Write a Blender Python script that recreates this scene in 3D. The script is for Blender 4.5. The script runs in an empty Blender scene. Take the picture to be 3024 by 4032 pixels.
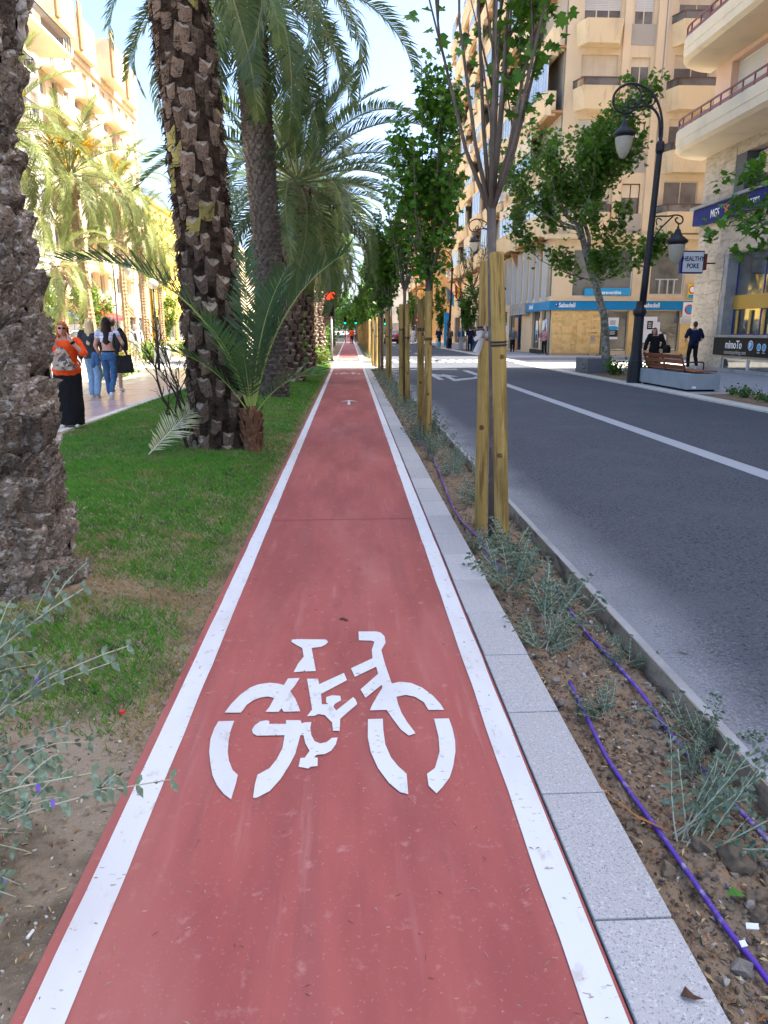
import bpy, math, random
import numpy as np
from mathutils import Vector, Matrix, Euler, noise as mnoise
R = math.radians
PI = math.pi
scene = bpy.context.scene

# ---------------------------------------------------------------- camera
cam_d = bpy.data.cameras.new('camera')
cam = bpy.data.objects.new('camera', cam_d)
scene.collection.objects.link(cam)
cam.location = (0, 0, 1.5)
cam.rotation_euler = (R(90 - 14.10), 0, R(-2.65))
cam_d.sensor_width = 36.0
cam_d.lens = 25.45
cam_d.clip_start = 0.05
cam_d.clip_end = 3000
scene.camera = cam

# ---------------------------------------------------------------- daylight
SUN_EL, SUN_AZ = R(53.0), R(1.0)      # azimuth measured from +X towards -Y
world = bpy.data.worlds.new('World')
scene.world = world
world.use_nodes = True
wn = world.node_tree
wn.nodes.clear()
sky = wn.nodes.new('ShaderNodeTexSky')
sky.sky_type = 'NISHITA'
sky.sun_disc = False
sky.sun_elevation = SUN_EL
sky.sun_rotation = R(90) + SUN_AZ
sky.air_density = 0.75
sky.dust_density = 3.2
sky.ozone_density = 2.2
bg = wn.nodes.new('ShaderNodeBackground')
bg.inputs['Strength'].default_value = 0.135
wo = wn.nodes.new('ShaderNodeOutputWorld')
wn.links.new(sky.outputs[0], bg.inputs[0])
wn.links.new(bg.outputs[0], wo.inputs[0])
sun_d = bpy.data.lights.new('sun', 'SUN')
sun_d.energy = 5.0
sun_d.angle = R(0.5)
sun_d.color = (1.0, 0.94, 0.84)
sun = bpy.data.objects.new('sun', sun_d)
scene.collection.objects.link(sun)
tosun = Vector((math.cos(SUN_EL) * math.cos(SUN_AZ), -math.cos(SUN_EL) * math.sin(SUN_AZ), math.sin(SUN_EL)))
sun.rotation_euler = (-tosun).to_track_quat('-Z', 'Y').to_euler()
sun.location = (30, 0, 40)
scene.view_settings.view_transform = 'Standard'
scene.view_settings.look = 'None'
scene.view_settings.exposure = 2.2
scene.view_settings.gamma = 1.0
scene.view_settings.use_curve_mapping = False
scene.cycles.max_bounces = 8
scene.cycles.transparent_max_bounces = 8
scene.cycles.diffuse_bounces = 4

# ---------------------------------------------------------------- helpers: objects
def link(o):
    scene.collection.objects.link(o)
    return o

def origin(o):
    v = Vector((0, 0, 0))
    while o is not None:
        v = v + o.location
        o = o.parent
    return v

def thing(name, label, cat, loc=(0, 0, 0), rotz=0, group=None):
    o = bpy.data.objects.new(name, None)
    link(o)
    o.empty_display_size = 0.2
    o.location = loc
    o.rotation_euler = (0, 0, rotz)
    o['label'] = label
    o['category'] = cat
    if group:
        o['group'] = group
    return o

def tag(o, label=None, cat=None, group=None, kind=None):
    if label: o['label'] = label
    if cat: o['category'] = cat
    if group: o['group'] = group
    if kind: o['kind'] = kind
    return o

class MB:
    """collects shapes of one part"""
    def __init__(s):
        s.v = []; s.f = []; s.m = []; s.cur = 0
    def mat(s, i):
        s.cur = i
        return s
    def add(s, vs, fs):
        b = len(s.v)
        s.v.extend([tuple(v) for v in vs])
        s.f.extend([tuple(i + b for i in f) for f in fs])
        s.m.extend([s.cur] * len(fs))
        return s
    def box(s, x0, y0, z0, x1, y1, z1):
        vs = [(x, y, z) for z in (z0, z1) for y in (y0, y1) for x in (x0, x1)]
        return s.add(vs, [(0, 2, 3, 1), (4, 5, 7, 6), (0, 1, 5, 4), (2, 6, 7, 3), (0, 4, 6, 2), (1, 3, 7, 5)])
    def obox(s, c, ax, ay, az):
        """box about centre c with half axes"""
        c, ax, ay, az = map(Vector, (c, ax, ay, az))
        vs = [c + i * ax + j * ay + k * az for k in (-1, 1) for j in (-1, 1) for i in (-1, 1)]
        return s.add(vs, [(0, 2, 3, 1), (4, 5, 7, 6), (0, 1, 5, 4), (2, 6, 7, 3), (0, 4, 6, 2), (1, 3, 7, 5)])
    def bar(s, a, b, w, h, up=(0, 0, 1)):
        a, b = Vector(a), Vector(b)
        d = (b - a)
        l = d.length
        d.normalize()
        u = Vector(up)
        side = d.cross(u)
        if side.length < 1e-4:
            side = d.cross(Vector((1, 0, 0)))
        side.normalize()
        u2 = side.cross(d)
        return s.obox((a + b) / 2, d * l / 2, side * w / 2, u2 * h / 2)
    def tube(s, pts, rad, n=8, cap=True, disp=None):
        pts = [Vector(p) for p in pts]
        k = len(pts)
        if not hasattr(rad, '__len__'):
            rad = [rad] * k
        base = len(s.v)
        ref = None
        for i, p in enumerate(pts):
            t = (pts[min(i + 1, k - 1)] - pts[max(i - 1, 0)])
            if t.length < 1e-9:
                t = Vector((0, 0, 1))
            t.normalize()
            if ref is None:
                ref = Vector((1, 0, 0)) if abs(t.x) < 0.8 else Vector((0, 1, 0))
            a = (ref - t * ref.dot(t))
            if a.length < 1e-5:
                a = t.orthogonal()
            a.normalize()
            ref = a
            b = t.cross(a)
            for j in range(n):
                th = 2 * PI * j / n
                r = rad[i]
                if disp:
                    r = r + disp(i, th, p)
                s.v.append(tuple(p + a * (r * math.cos(th)) + b * (r * math.sin(th))))
        for i in range(k - 1):
            for j in range(n):
                q = (j + 1) % n
                s.f.append((base + i * n + j, base + i * n + q, base + (i + 1) * n + q, base + (i + 1) * n + j))
                s.m.append(s.cur)
        if cap:
            s.f.append(tuple(base + j for j in range(n))[::-1]); s.m.append(s.cur)
            s.f.append(tuple(base + (k - 1) * n + j for j in range(n))); s.m.append(s.cur)
        return s
    def lathe(s, prof, c=(0, 0, 0), n=16):
        """prof: list of (r, z)"""
        c = Vector(c)
        return s.tube([c + Vector((0, 0, z)) for r, z in prof], [max(r, 1e-4) for r, z in prof], n)
    def prism(s, poly, z0, z1):
        n = len(poly)
        vs = [(x, y, z0) for x, y in poly] + [(x, y, z1) for x, y in poly]
        fs = [tuple(range(n))[::-1], tuple(range(n, 2 * n))]
        fs += [(i, (i + 1) % n, n + (i + 1) % n, n + i) for i in range(n)]
        return s.add(vs, fs)
    def ball(s, c, rx, ry=None, rz=None, n=10, m=6, rot=None):
        ry = ry or rx; rz = rz or rx
        c = Vector(c)
        vs = []
        for i in range(m + 1):
            ph = PI * i / m
            for j in range(n):
                th = 2 * PI * j / n
                p = Vector((rx * math.sin(ph) * math.cos(th), ry * math.sin(ph) * math.sin(th), rz * math.cos(ph)))
                if rot: p = rot @ p
                vs.append(c + p)
        fs = []
        for i in range(m):
            for j in range(n):
                q = (j + 1) % n
                if i == 0: fs.append((j, n + j, n + q))
                elif i == m - 1: fs.append((i * n + j, (i + 1) * n, i * n + q))
                else: fs.append((i * n + j, (i + 1) * n + j, (i + 1) * n + q, i * n + q))
        return s.add(vs, fs)
    def mesh(s, name, mats, off=(0, 0, 0)):
        me = bpy.data.meshes.new(name)
        ox, oy, oz = off
        me.from_pydata([(x - ox, y - oy, z - oz) for x, y, z in s.v], [], s.f)
        for m in (mats if isinstance(mats, (list, tuple)) else [mats]):
            me.materials.append(m)
        if isinstance(mats, (list, tuple)) and len(mats) > 1:
            me.polygons.foreach_set('material_index', s.m)
        me.update()
        return me
    def build(s, name, mats, parent=None, smooth=False, bevel=0):
        """vertices are in world space unless the parent is rotated"""
        off = origin(parent) if parent else (0, 0, 0)
        me = s.mesh(name, mats, off)
        o = bpy.data.objects.new(name, me)
        link(o)
        if parent: o.parent = parent
        if smooth: me.polygons.foreach_set('use_smooth', [True] * len(me.polygons))
        if bevel:
            b = o.modifiers.new('bevel', 'BEVEL')
            b.width = bevel; b.segments = 2; b.limit_method = 'ANGLE'
        return o

def piece(name, me, parent, loc=(0, 0, 0), rot=(0, 0, 0), scale=(1, 1, 1), local=False):
    """an object that shares mesh data; loc is in world space unless local"""
    o = bpy.data.objects.new(name, me)
    link(o)
    if parent:
        o.parent = parent
        if not local:
            loc = Vector(loc) - origin(parent)
    o.location = loc
    o.rotation_euler = rot
    o.scale = scale if hasattr(scale, '__len__') else (scale,) * 3
    return o

def copy_tree(o, parent=None):
    c = o.copy()
    link(c)
    if parent: c.parent = parent
    for ch in list(o.children):
        copy_tree(ch, c)
    return c

def np_mesh(name, verts, faces_flat, counts, mats, matidx=None, smooth=False):
    """fast mesh from numpy arrays"""
    me = bpy.data.meshes.new(name)
    me.vertices.add(len(verts))
    me.vertices.foreach_set('co', np.asarray(verts, dtype=np.float32).ravel())
    me.loops.add(len(faces_flat))
    me.loops.foreach_set('vertex_index', np.asarray(faces_flat, dtype=np.int32))
    me.polygons.add(len(counts))
    starts = np.concatenate([[0], np.cumsum(counts)[:-1]]).astype(np.int32)
    me.polygons.foreach_set('loop_start', starts)
    try:
        me.polygons.foreach_set('loop_total', np.asarray(counts, dtype=np.int32))
    except Exception:
        pass
    for m in (mats if isinstance(mats, (list, tuple)) else [mats]):
        me.materials.append(m)
    if matidx is not None:
        me.polygons.foreach_set('material_index', np.asarray(matidx, dtype=np.int32))
    if smooth:
        me.polygons.foreach_set('use_smooth', np.ones(len(counts), dtype=bool))
    me.update(calc_edges=True)
    me.validate()
    return me

# ---------------------------------------------------------------- helpers: materials
def M(name, col, rough=0.8, spec=0.3, metal=0.0, var=(), bump=(), rand=0.0, transl=0.0, emit=None, coat=0, stretch=(1, 1, 1), alpha=None):
    """procedural material. var: (scale, colour, lo, hi[, stretch]) noise layers; bump: (scale, strength[, distance])"""
    m = bpy.data.materials.new(name)
    m.use_nodes = True
    nt = m.node_tree
    N = nt.nodes; L = nt.links
    bs = N['Principled BSDF']
    out = N['Material Output']
    bs.inputs['Roughness'].default_value = rough
    bs.inputs['Specular IOR Level'].default_value = spec
    bs.inputs['Metallic'].default_value = metal
    if coat:
        bs.inputs['Coat Weight'].default_value = coat
    tc = N.new('ShaderNodeTexCoord')
    oi = N.new('ShaderNodeObjectInfo')
    def coords(st):
        mp = N.new('ShaderNodeMapping')
        L.new(tc.outputs['Object'], mp.inputs['Vector'])
        mp.inputs['Scale'].default_value = st
        ad = N.new('ShaderNodeVectorMath'); ad.operation = 'MULTIPLY_ADD'
        L.new(oi.outputs['Random'], ad.inputs[0])
        ad.inputs[1].default_value = (37.0, 17.0, 7.0) if rand else (0, 0, 0)
        L.new(mp.outputs[0], ad.inputs[2])
        return ad.outputs[0]
    c = N.new('ShaderNodeRGB'); c.outputs[0].default_value = (*col, 1)
    cur = c.outputs[0]
    for ly in var:
        sc, c2, lo, hi = ly[:4]
        st = ly[4] if len(ly) > 4 else stretch
        tx = N.new('ShaderNodeTexNoise')
        tx.inputs['Scale'].default_value = sc
        tx.inputs['Detail'].default_value = 4
        tx.inputs['Roughness'].default_value = 0.6
        L.new(coords(st), tx.inputs['Vector'])
        mr = N.new('ShaderNodeMapRange')
        mr.interpolation_type = 'SMOOTHSTEP'
        mr.inputs[1].default_value = lo; mr.inputs[2].default_value = hi
        if len(ly) > 5:
            mr.inputs[4].default_value = ly[5]
        L.new(tx.outputs['Fac'], mr.inputs[0])
        mx = N.new('ShaderNodeMix'); mx.data_type = 'RGBA'
        L.new(mr.outputs[0], mx.inputs[0])
        L.new(cur, mx.inputs[6])
        mx.inputs[7].default_value = (*c2, 1)
        cur = mx.outputs[2]
    if rand:
        mr = N.new('ShaderNodeMapRange')
        L.new(oi.outputs['Random'], mr.inputs[0])
        mr.inputs[3].default_value = 1 - rand; mr.inputs[4].default_value = 1 + rand
        vm = N.new('ShaderNodeVectorMath'); vm.operation = 'SCALE'
        L.new(cur, vm.inputs[0]); L.new(mr.outputs[0], vm.inputs['Scale'])
        cur = vm.outputs[0]
    L.new(cur, bs.inputs['Base Color'])
    if bump:
        nrm = None
        for bl in bump:
            sc, stg = bl[:2]
            tx = N.new('ShaderNodeTexNoise')
            tx.inputs['Scale'].default_value = sc
            tx.inputs['Detail'].default_value = 5
            L.new(coords(bl[3] if len(bl) > 3 else stretch), tx.inputs['Vector'])
            bp = N.new('ShaderNodeBump')
            bp.inputs['Strength'].default_value = stg
            bp.inputs['Distance'].default_value = bl[2] if len(bl) > 2 else 0.01
            L.new(tx.outputs['Fac'], bp.inputs['Height'])
            if nrm: L.new(nrm, bp.inputs['Normal'])
            nrm = bp.outputs[0]
        L.new(nrm, bs.inputs['Normal'])
    if emit:
        bs.inputs['Emission Color'].default_value = (*emit[0], 1)
        bs.inputs['Emission Strength'].default_value = emit[1]
    if transl:
        tr = N.new('ShaderNodeBsdfTranslucent')
        L.new(cur, tr.inputs['Color'])
        ms = N.new('ShaderNodeMixShader')
        ms.inputs[0].default_value = transl
        L.new(bs.outputs[0], ms.inputs[1]); L.new(tr.outputs[0], ms.inputs[2])
        L.new(ms.outputs[0], out.inputs['Surface'])
    return m

def glass_mat(name, col=(0.02, 0.028, 0.03), rough=0.03, wave=0.4):
    return M(name, tuple(.16 + c * 2 for c in col), rough, 0.9, .3, var=[(0.7, tuple(.05 + c for c in col), .4, .7)], bump=[(0.9, wave * .06, .05)], rand=0.3)

mt = {}
mt['asphalt'] = M('asphalt', (.076, .083, .100), .88, .25, var=[(55, (.125, .128, .138), .50, .64), (300, (.11, .115, .125), .52, .7), (45, (.022, .023, .027), .54, .66), (.8, (.10, .106, .12), .45, .8)], bump=[(260, .7, .006), (45, .5, .010)])
mt['road_dust'] = M('road_dust', (.14, .145, .155), .92, .2, var=[(200, (.22, .225, .23), .5, .75), (3, (.085, .088, .096), .42, .72)], bump=[(260, .5, .005)])
mt['red'] = M('red_coating', (.385, .100, .084), .66, .3, var=[(7, (.30, .088, .078), .50, .66, (1, .05, 1), .8), (15, (.46, .18, .16), .56, .72, (1, .06, 1), .6), (2.6, (.31, .078, .068), .42, .62, (1, .22, 1)), (1.3, (.45, .165, .14), .48, .75, (1, .25, 1)), (5, (.23, .075, .07), .62, .74, (1, .35, 1), .7), (17, (.47, .20, .18), .58, .78), (80, (.47, .21, .19), .60, .74), (9, (.20, .075, .075), .69, .76, (1, .5, 1), .8), (38, (.52, .36, .33), .705, .76, (.5, 1.6, 1), .8), (44, (.55, .40, .36), .72, .77, (2.2, .4, 1), .8), (110, (.12, .05, .05), .74, .8)], bump=[(220, .25, .002), (8, .12, .01)])
mt['white_paint'] = M('white_paint', (.69, .70, .70), .65, .25, var=[(2.5, (.62, .61, .59), .45, .7, (1, .4, 1)), (14, (.54, .50, .47), .58, .72, (1, .5, 1)), (48, (.36, .30, .27), .645, .69, (.6, 1.3, 1)), (20, (.40, .33, .30), .68, .73, (.5, 1.5, 1)), (70, (.45, .42, .40), .71, .80), (6, (.66, .67, .68), .55, .8), (25, (.4, .34, .3), .76, .82)], bump=[(150, .2, .002)])
mt['road_paint'] = M('road_paint', (.42, .44, .45), .75, .2, var=[(120, (.28, .29, .3), .56, .74), (2, (.42, .43, .44), .4, .7)], bump=[(200, .4, .004)])
mt['granite'] = M('granite', (.43, .42, .41), .75, .3, var=[(170, (.22, .22, .225), .54, .64), (110, (.56, .55, .54), .56, .66), (3.5, (.46, .42, .36), .62, .80)], bump=[(150, .3, .002)], rand=.09)
mt['grout'] = M('grout', (.20, .18, .155), .95, .1, var=[(40, (.10, .09, .08), .5, .7)])
mt['concrete'] = M('concrete', (.36, .36, .35), .9, .2, var=[(2.5, (.26, .26, .255), .4, .7), (60, (.44, .43, .41), .55, .75)], bump=[(60, .3, .004)])
mt['edging'] = M('edging', (.33, .27, .19), .9, .2, var=[(5, (.12, .10, .08), .45, .68, (1, 1, 2)), (50, (.36, .33, .28), .55, .75)], bump=[(50, .5, .006)])
mt['soil'] = M('soil', (.26, .185, .12), .97, .1, var=[(3, (.25, .19, .13), .45, .7), (25, (.09, .062, .04), .5, .68), (90, (.30, .25, .19), .6, .76)], bump=[(60, .9, .012), (200, .6, .005)])
mt['dust_soil'] = M('dust_soil', (.29, .235, .17), .97, .1, var=[(2.2, (.15, .12, .085), .48, .62), (30, (.17, .13, .09), .52, .7), (120, (.42, .38, .32), .62, .74)], bump=[(70, .8, .01), (220, .6, .005)])
mt['stone'] = M('loose_stone', (.34, .30, .255), .95, .15, var=[(20, (.22, .19, .155), .45, .7), (80, (.44, .40, .36), .6, .75)], bump=[(60, .7, .01)], rand=.3)
mt['grass'] = M('grass_blade', (.085, .27, .016), .55, .3, var=[(1.6, (.12, .22, .035), .45, .7), (9, (.04, .12, .02), .5, .7)], transl=.35)
mt['dry'] = M('dry_grass', (.34, .25, .11), .8, .15, var=[(5, (.22, .16, .07), .45, .7)], transl=.2)
mt['bark1'] = M('old_palm_bark', (.20, .158, .12), .95, .15, var=[(9, (.075, .053, .04), .50, .64), (4, (.42, .40, .37), .52, .66), (40, (.20, .16, .12), .55, .75, (1, 1, 3))], bump=[(14, .8, .03), (50, .7, .010, (1, 1, .35))], rand=.38)
mt['stub'] = M('palm_leaf_base', (.21, .14, .095), .9, .15, var=[(6, (.10, .075, .06), .48, .62), (12, (.12, .08, .055), .45, .65, (1, 1, .3)), (30, (.42, .36, .29), .56, .75, (1, 1, .2)), (3, (.12, .10, .085), .5, .8)], bump=[(60, .8, .008, (1, 1, .15))], rand=.35)
mt['stub_green'] = M('palm_leaf_base_green', (.30, .24, .06), .7, .3, var=[(8, (.20, .18, .05), .4, .65), (20, (.34, .24, .14), .52, .75, (1, 1, .3))], bump=[(50, .5, .006, (1, 1, .2))], rand=.3)
mt['cut'] = M('cut_face', (.30, .245, .185), .9, .15, var=[(30, (.26, .22, .18), .5, .7)], rand=.25)
mt['fibre'] = M('palm_fibre', (.085, .058, .042), 1.0, .05, var=[(25, (.14, .09, .055), .5, .72, (1, 1, 3)), (8, (.03, .02, .015), .45, .65)], bump=[(40, 1, .03, (1, 1, 4)), (140, .8, .01, (1, 1, 4))])
mt['smoothbark'] = M('scaly_palm_bark', (.10, .085, .072), .9, .2, var=[(20, (.075, .06, .045), .45, .65), (6, (.19, .165, .13), .5, .75)], bump=[(50, .7, .01)], rand=.2)
mt['sunbark'] = M('sunlit_palm_bark', (.36, .25, .14), .9, .2, var=[(18, (.20, .13, .07), .45, .65), (5, (.44, .33, .2), .5, .75)], bump=[(40, .7, .01)], rand=.15)  # brighter bark for palms in the sun, sunlight put into the colour
mt['frond'] = M('palm_leaflet', (.080, .135, .040), .45, .45, var=[(1.5, (.125, .17, .05), .4, .7), (5, (.04, .08, .035), .5, .7)], transl=.35, rand=.3)
mt['frond_y'] = M('palm_leaflet_sunlit', (.17, .20, .055), .5, .4, var=[(1.5, (.21, .24, .07), .4, .7)], transl=.35, rand=.3)  # yellow of sunlight put into the leaflet colour of the plaza palms
mt['frond_s'] = M('palm_leaflet_young', (.05, .125, .045), .4, .5, var=[(2, (.09, .16, .05), .45, .7)], transl=.25, rand=.2)
mt['frond_dead'] = M('palm_leaflet_dead', (.50, .47, .26), .7, .2, var=[(3, (.62, .6, .45), .4, .7)], transl=.3)
mt['rachis'] = M('palm_rachis', (.16, .20, .07), .5, .4, var=[(3, (.24, .22, .08), .4, .7)], rand=.2)
mt['rachis_dead'] = M('palm_rachis_dead', (.6, .56, .44), .6, .3, var=[(8, (.45, .38, .26), .5, .7)])
mt['flower'] = M('palm_flower_stalk', (.60, .38, .03), .7, .2, var=[(9, (.45, .25, .03), .45, .7)], transl=.2)
mt['leaf'] = M('broad_leaf', (.085, .22, .018), .42, .4, var=[(1.3, (.11, .23, .025), .45, .66), (6, (.025, .07, .016), .5, .7)], transl=.38)
mt['leaf_plane'] = M('plane_leaf', (.095, .22, .018), .5, .35, var=[(.9, (.12, .22, .03), .42, .65), (5, (.035, .09, .018), .5, .72)], transl=.4)
mt['leaf_lit'] = M('sunlit_leaf', (.12, .20, .03), .5, .3, var=[(2, (.2, .26, .04), .4, .7)], transl=.4)  # lit version of the leaf, sunlight put into the colour
mt['barkgrey'] = M('young_bark', (.13, .105, .085), .85, .2, var=[(15, (.10, .08, .065), .45, .65, (1, 1, .3)), (5, (.25, .22, .19), .5, .75)], bump=[(40, .5, .008, (1, 1, .3))])
mt['planebark'] = M('plane_bark', (.26, .26, .21), .85, .2, var=[(7, (.13, .12, .09), .5, .56), (11, (.38, .37, .31), .56, .6), (4, (.17, .13, .09), .56, .62)], bump=[(12, .4, .01)])
mt['stake'] = M('treated_timber', (.36, .235, .065), .7, .25, var=[(10, (.17, .10, .03), .46, .62, (2, 2, .16)), (24, (.46, .32, .11), .5, .7, (3, 3, .10)), (2.2, (.24, .17, .045), .48, .7), (30, (.12, .07, .025), .66, .74, (1.5, 1.5, .06))], bump=[(30, .35, .003, (3, 3, .1))], rand=.14)
mt['knot'] = M('timber_knot', (.12, .06, .025), .8, .2, var=[(60, (.25, .14, .05), .5, .7)])
mt['strap'] = M('black_rubber', (.018, .018, .02), .5, .4)
mt['teuc'] = M('grey_green_leaf', (.15, .195, .12), .7, .2, var=[(45, (.23, .31, .24), .5, .66), (30, (.06, .105, .07), .52, .68)], transl=.2, rand=.15)
mt['teucstem'] = M('pale_stem', (.40, .41, .30), .7, .2, var=[(8, (.4, .38, .26), .5, .7)])
mt['violet'] = M('violet_petal', (.25, .16, .62), .6, .2)
mt['hose'] = M('purple_hose', (.115, .055, .36), .38, .45, var=[(22, (.34, .30, .40), .53, .66), (6, (.10, .035, .40), .45, .7)], bump=[(80, .1, .002)])
mt['iron'] = M('dark_iron', (.016, .018, .022), .5, .3, var=[(20, (.035, .036, .04), .5, .7)], bump=[(60, .1, .002)])
mt['lampglass'] = M('lamp_glass', (.62, .60, .50), .12, .6, var=[(30, (.45, .42, .33), .5, .7)], transl=.45)
mt['white'] = M('white_plaster', (.72, .68, .60), .85, .2, var=[(1.2, (.62, .58, .5), .5, .8)])
mt['cream'] = M('cream_stucco', (.70, .55, .36), .85, .2, var=[(1.6, (.46, .36, .25), .56, .8, (1, 1, .08), .6), (.5, (.54, .43, .29), .45, .75), (5, (.66, .56, .42), .55, .8)], bump=[(120, .2, .002)])
mt['parapet'] = M('ochre_concrete', (.72, .56, .34), .85, .2, var=[(.6, (.60, .47, .30), .42, .7), (2.6, (.36, .26, .16), .55, .78, (1, 1, .10), .7), (9, (.68, .57, .42), .55, .8)], bump=[(100, .25, .003)])
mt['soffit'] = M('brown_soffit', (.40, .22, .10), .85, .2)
mt['greige'] = M('greige_wall', (.40, .36, .30), .85, .2, var=[(1, (.34, .30, .25), .45, .75)])
mt['peach'] = M('peach_stucco', (.72, .50, .38), .9, .15, var=[(.8, (.70, .52, .42), .45, .75), (3, (.50, .36, .28), .64, .85, (1, 1, .15))], bump=[(160, .35, .003)])
mt['balc'] = M('cream_render', (.72, .60, .42), .85, .2, var=[(.8, (.60, .51, .37), .45, .75), (2.5, (.46, .38, .28), .63, .84, (1, 1, .15))], bump=[(140, .25, .003)])
mt['travertine'] = M('travertine', (.56, .48, .37), .75, .3, var=[(2.6, (.38, .32, .25), .42, .68, (1, 1, 3)), (30, (.55, .50, .42), .55, .75, (1, 1, 3)), (12, (.25, .21, .16), .68, .78, (1, 1, 3))], bump=[(60, .35, .004, (1, 1, 3))], rand=.10)
mt['gold'] = M('gold_tile', (.66, .48, .22), .35, .6, .35, var=[(3, (.46, .30, .11), .45, .7), (40, (.62, .45, .22), .5, .75)], bump=[(14, .25, .01)], rand=.12)
mt['bronze'] = M('bronze_panel', (.13, .10, .07), .35, .5, .3, var=[(4, (.20, .16, .11), .45, .7)])
mt['blue'] = M('blue_fascia', (.008, .22, .48), .6, .2)
mt['navy'] = M('navy_fascia', (.018, .03, .15), .7, .12)
mt['blueframe'] = M('blue_frame', (.03, .04, .25), .4, .5)
mt['glass'] = glass_mat('window_glass')
mt['glass_dark'] = glass_mat('dark_glass', (.012, .014, .014), .04, .3)
mt['glass_blue'] = glass_mat('sky_glass', (.05, .08, .10), .03, .3)
mt['alu'] = M('white_frame', (.68, .68, .66), .5, .4)
mt['creamframe'] = M('cream_frame', (.66, .56, .38), .6, .3)
mt['brownframe'] = M('brown_frame', (.12, .055, .03), .5, .4)
mt['shutter'] = M('roller_slat', (.62, .60, .55), .6, .3)
mt['redrail'] = M('dark_red_rail', (.16, .022, .022), .45, .5)
mt['black'] = M('black_panel', (.008, .008, .009), .3, .18)
mt['blackmat'] = M('black_matte', (.012, .012, .012), .7, .2)
mt['whitep'] = M('print_white', (.82, .83, .84), .5, .3)
mt['cyan'] = M('print_cyan', (.02, .32, .62), .5, .3)
mt['orange'] = M('print_orange', (.80, .22, .03), .5, .3)
mt['redp'] = M('print_red', (.62, .03, .03), .5, .3)
mt['yellowp'] = M('print_yellow', (.80, .62, .05), .5, .3)
mt['wood'] = M('bench_timber', (.27, .085, .035), .5, .4, var=[(8, (.18, .05, .02), .45, .7, (4, .3, 4)), (3, (.34, .12, .05), .5, .75)], bump=[(40, .2, .002, (4, .2, 4))], rand=.15)
mt['benchblock'] = M('bench_concrete', (.30, .33, .35), .85, .2, var=[(60, (.38, .40, .42), .5, .75), (2, (.26, .285, .30), .45, .75)], bump=[(80, .2, .002)])
mt['pinktile'] = M('pink_tile', (.50, .33, .29), .28, .5, var=[(1.5, (.56, .40, .36), .45, .75)], rand=.08)
mt['creamtile'] = M('cream_tile', (.56, .48, .39), .26, .5, var=[(1.5, (.50, .43, .34), .45, .75)], rand=.12)
mt['paving'] = M('grey_paving', (.36, .36, .37), .85, .25, var=[(3, (.30, .30, .31), .45, .7), (80, (.44, .44, .45), .55, .7)], bump=[(80, .2, .003)], rand=.06)
mt['darkpave'] = M('dark_paving', (.15, .155, .17), .85, .25, var=[(60, (.2, .2, .22), .5, .7)], rand=.08)
mt['palepave'] = M('pale_paving', (.60, .57, .50), .85, .25, var=[(4, (.52, .49, .42), .45, .7)], rand=.06)
mt['yellowwall'] = M('yellow_wall', (.72, .50, .10), .85, .2, var=[(1, (.64, .43, .1), .5, .8)])
mt['orangewall'] = M('orange_wall', (.62, .37, .15), .85, .2, var=[(1, (.62, .28, .07), .5, .8)])
mt['skin'] = M('skin', (.50, .27, .19), .55, .35, var=[(20, (.44, .22, .15), .5, .8)])
mt['ground'] = M('ground_sheet', (.19, .18, .165), .95, .1, var=[(.4, (.15, .14, .13), .45, .7)])
# ================================================================ ground, road, path
def sheet(name, x0, y0, x1, y1, z, m, nx=1, ny=1, kind='structure'):
    b = MB()
    xs = [x0 + (x1 - x0) * i / nx for i in range(nx + 1)]
    ys = [y0 + (y1 - y0) * j / ny for j in range(ny + 1)]
    b.add([(x, y, z) for y in ys for x in xs],
          [(j * (nx + 1) + i, j * (nx + 1) + i + 1, (j + 1) * (nx + 1) + i + 1, (j + 1) * (nx + 1) + i) for j in range(ny) for i in range(nx)])
    o = b.build(name, m)
    if kind: o['kind'] = kind
    return o

sheet('ground', -600, -300, 600, 1500, -0.25, mt['ground'])
ZR = -0.03
road = sheet('road', 1.452, -6, 7.92, 420, ZR, mt['asphalt'])
sheet('side_street', 7.92, 29.9, 60, 35.4, ZR + .004, mt['palepave'])
sheet('second_side_street', 7.92, 90.5, 60, 97.5, ZR + .004, mt['asphalt'])

# pale dust that lies along the gutter
def wavy_strip(name, x0, x1, y0, y1, z, m, step=.12, amp=.02, seed=1, parent=None, freq=4.0, wob0=True, wob1=True, yfar=30):
    ys = []
    y = y0
    while y < y1:
        ys.append(y)
        y += step if y < yfar else 2.0
    ys.append(y1)
    v = []; f = []
    for i, y in enumerate(ys):
        a = mnoise.noise(Vector((y * freq, seed * 7.3, 0))) * amp + mnoise.noise(Vector((y * freq * 5, seed * 3.3, 4))) * amp * .4 if wob0 else 0
        c = mnoise.noise(Vector((y * freq, seed * 5.1, 9))) * amp + mnoise.noise(Vector((y * freq * 5, seed * 2.3, 7))) * amp * .4 if wob1 else 0
        v += [(x0 + a, y, z), (x1 + c, y, z)]
        if i: f.append((2 * i - 2, 2 * i - 1, 2 * i + 1, 2 * i))
    b = MB(); b.add(v, f)
    o = b.build(name, m, parent)
    return o
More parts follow.
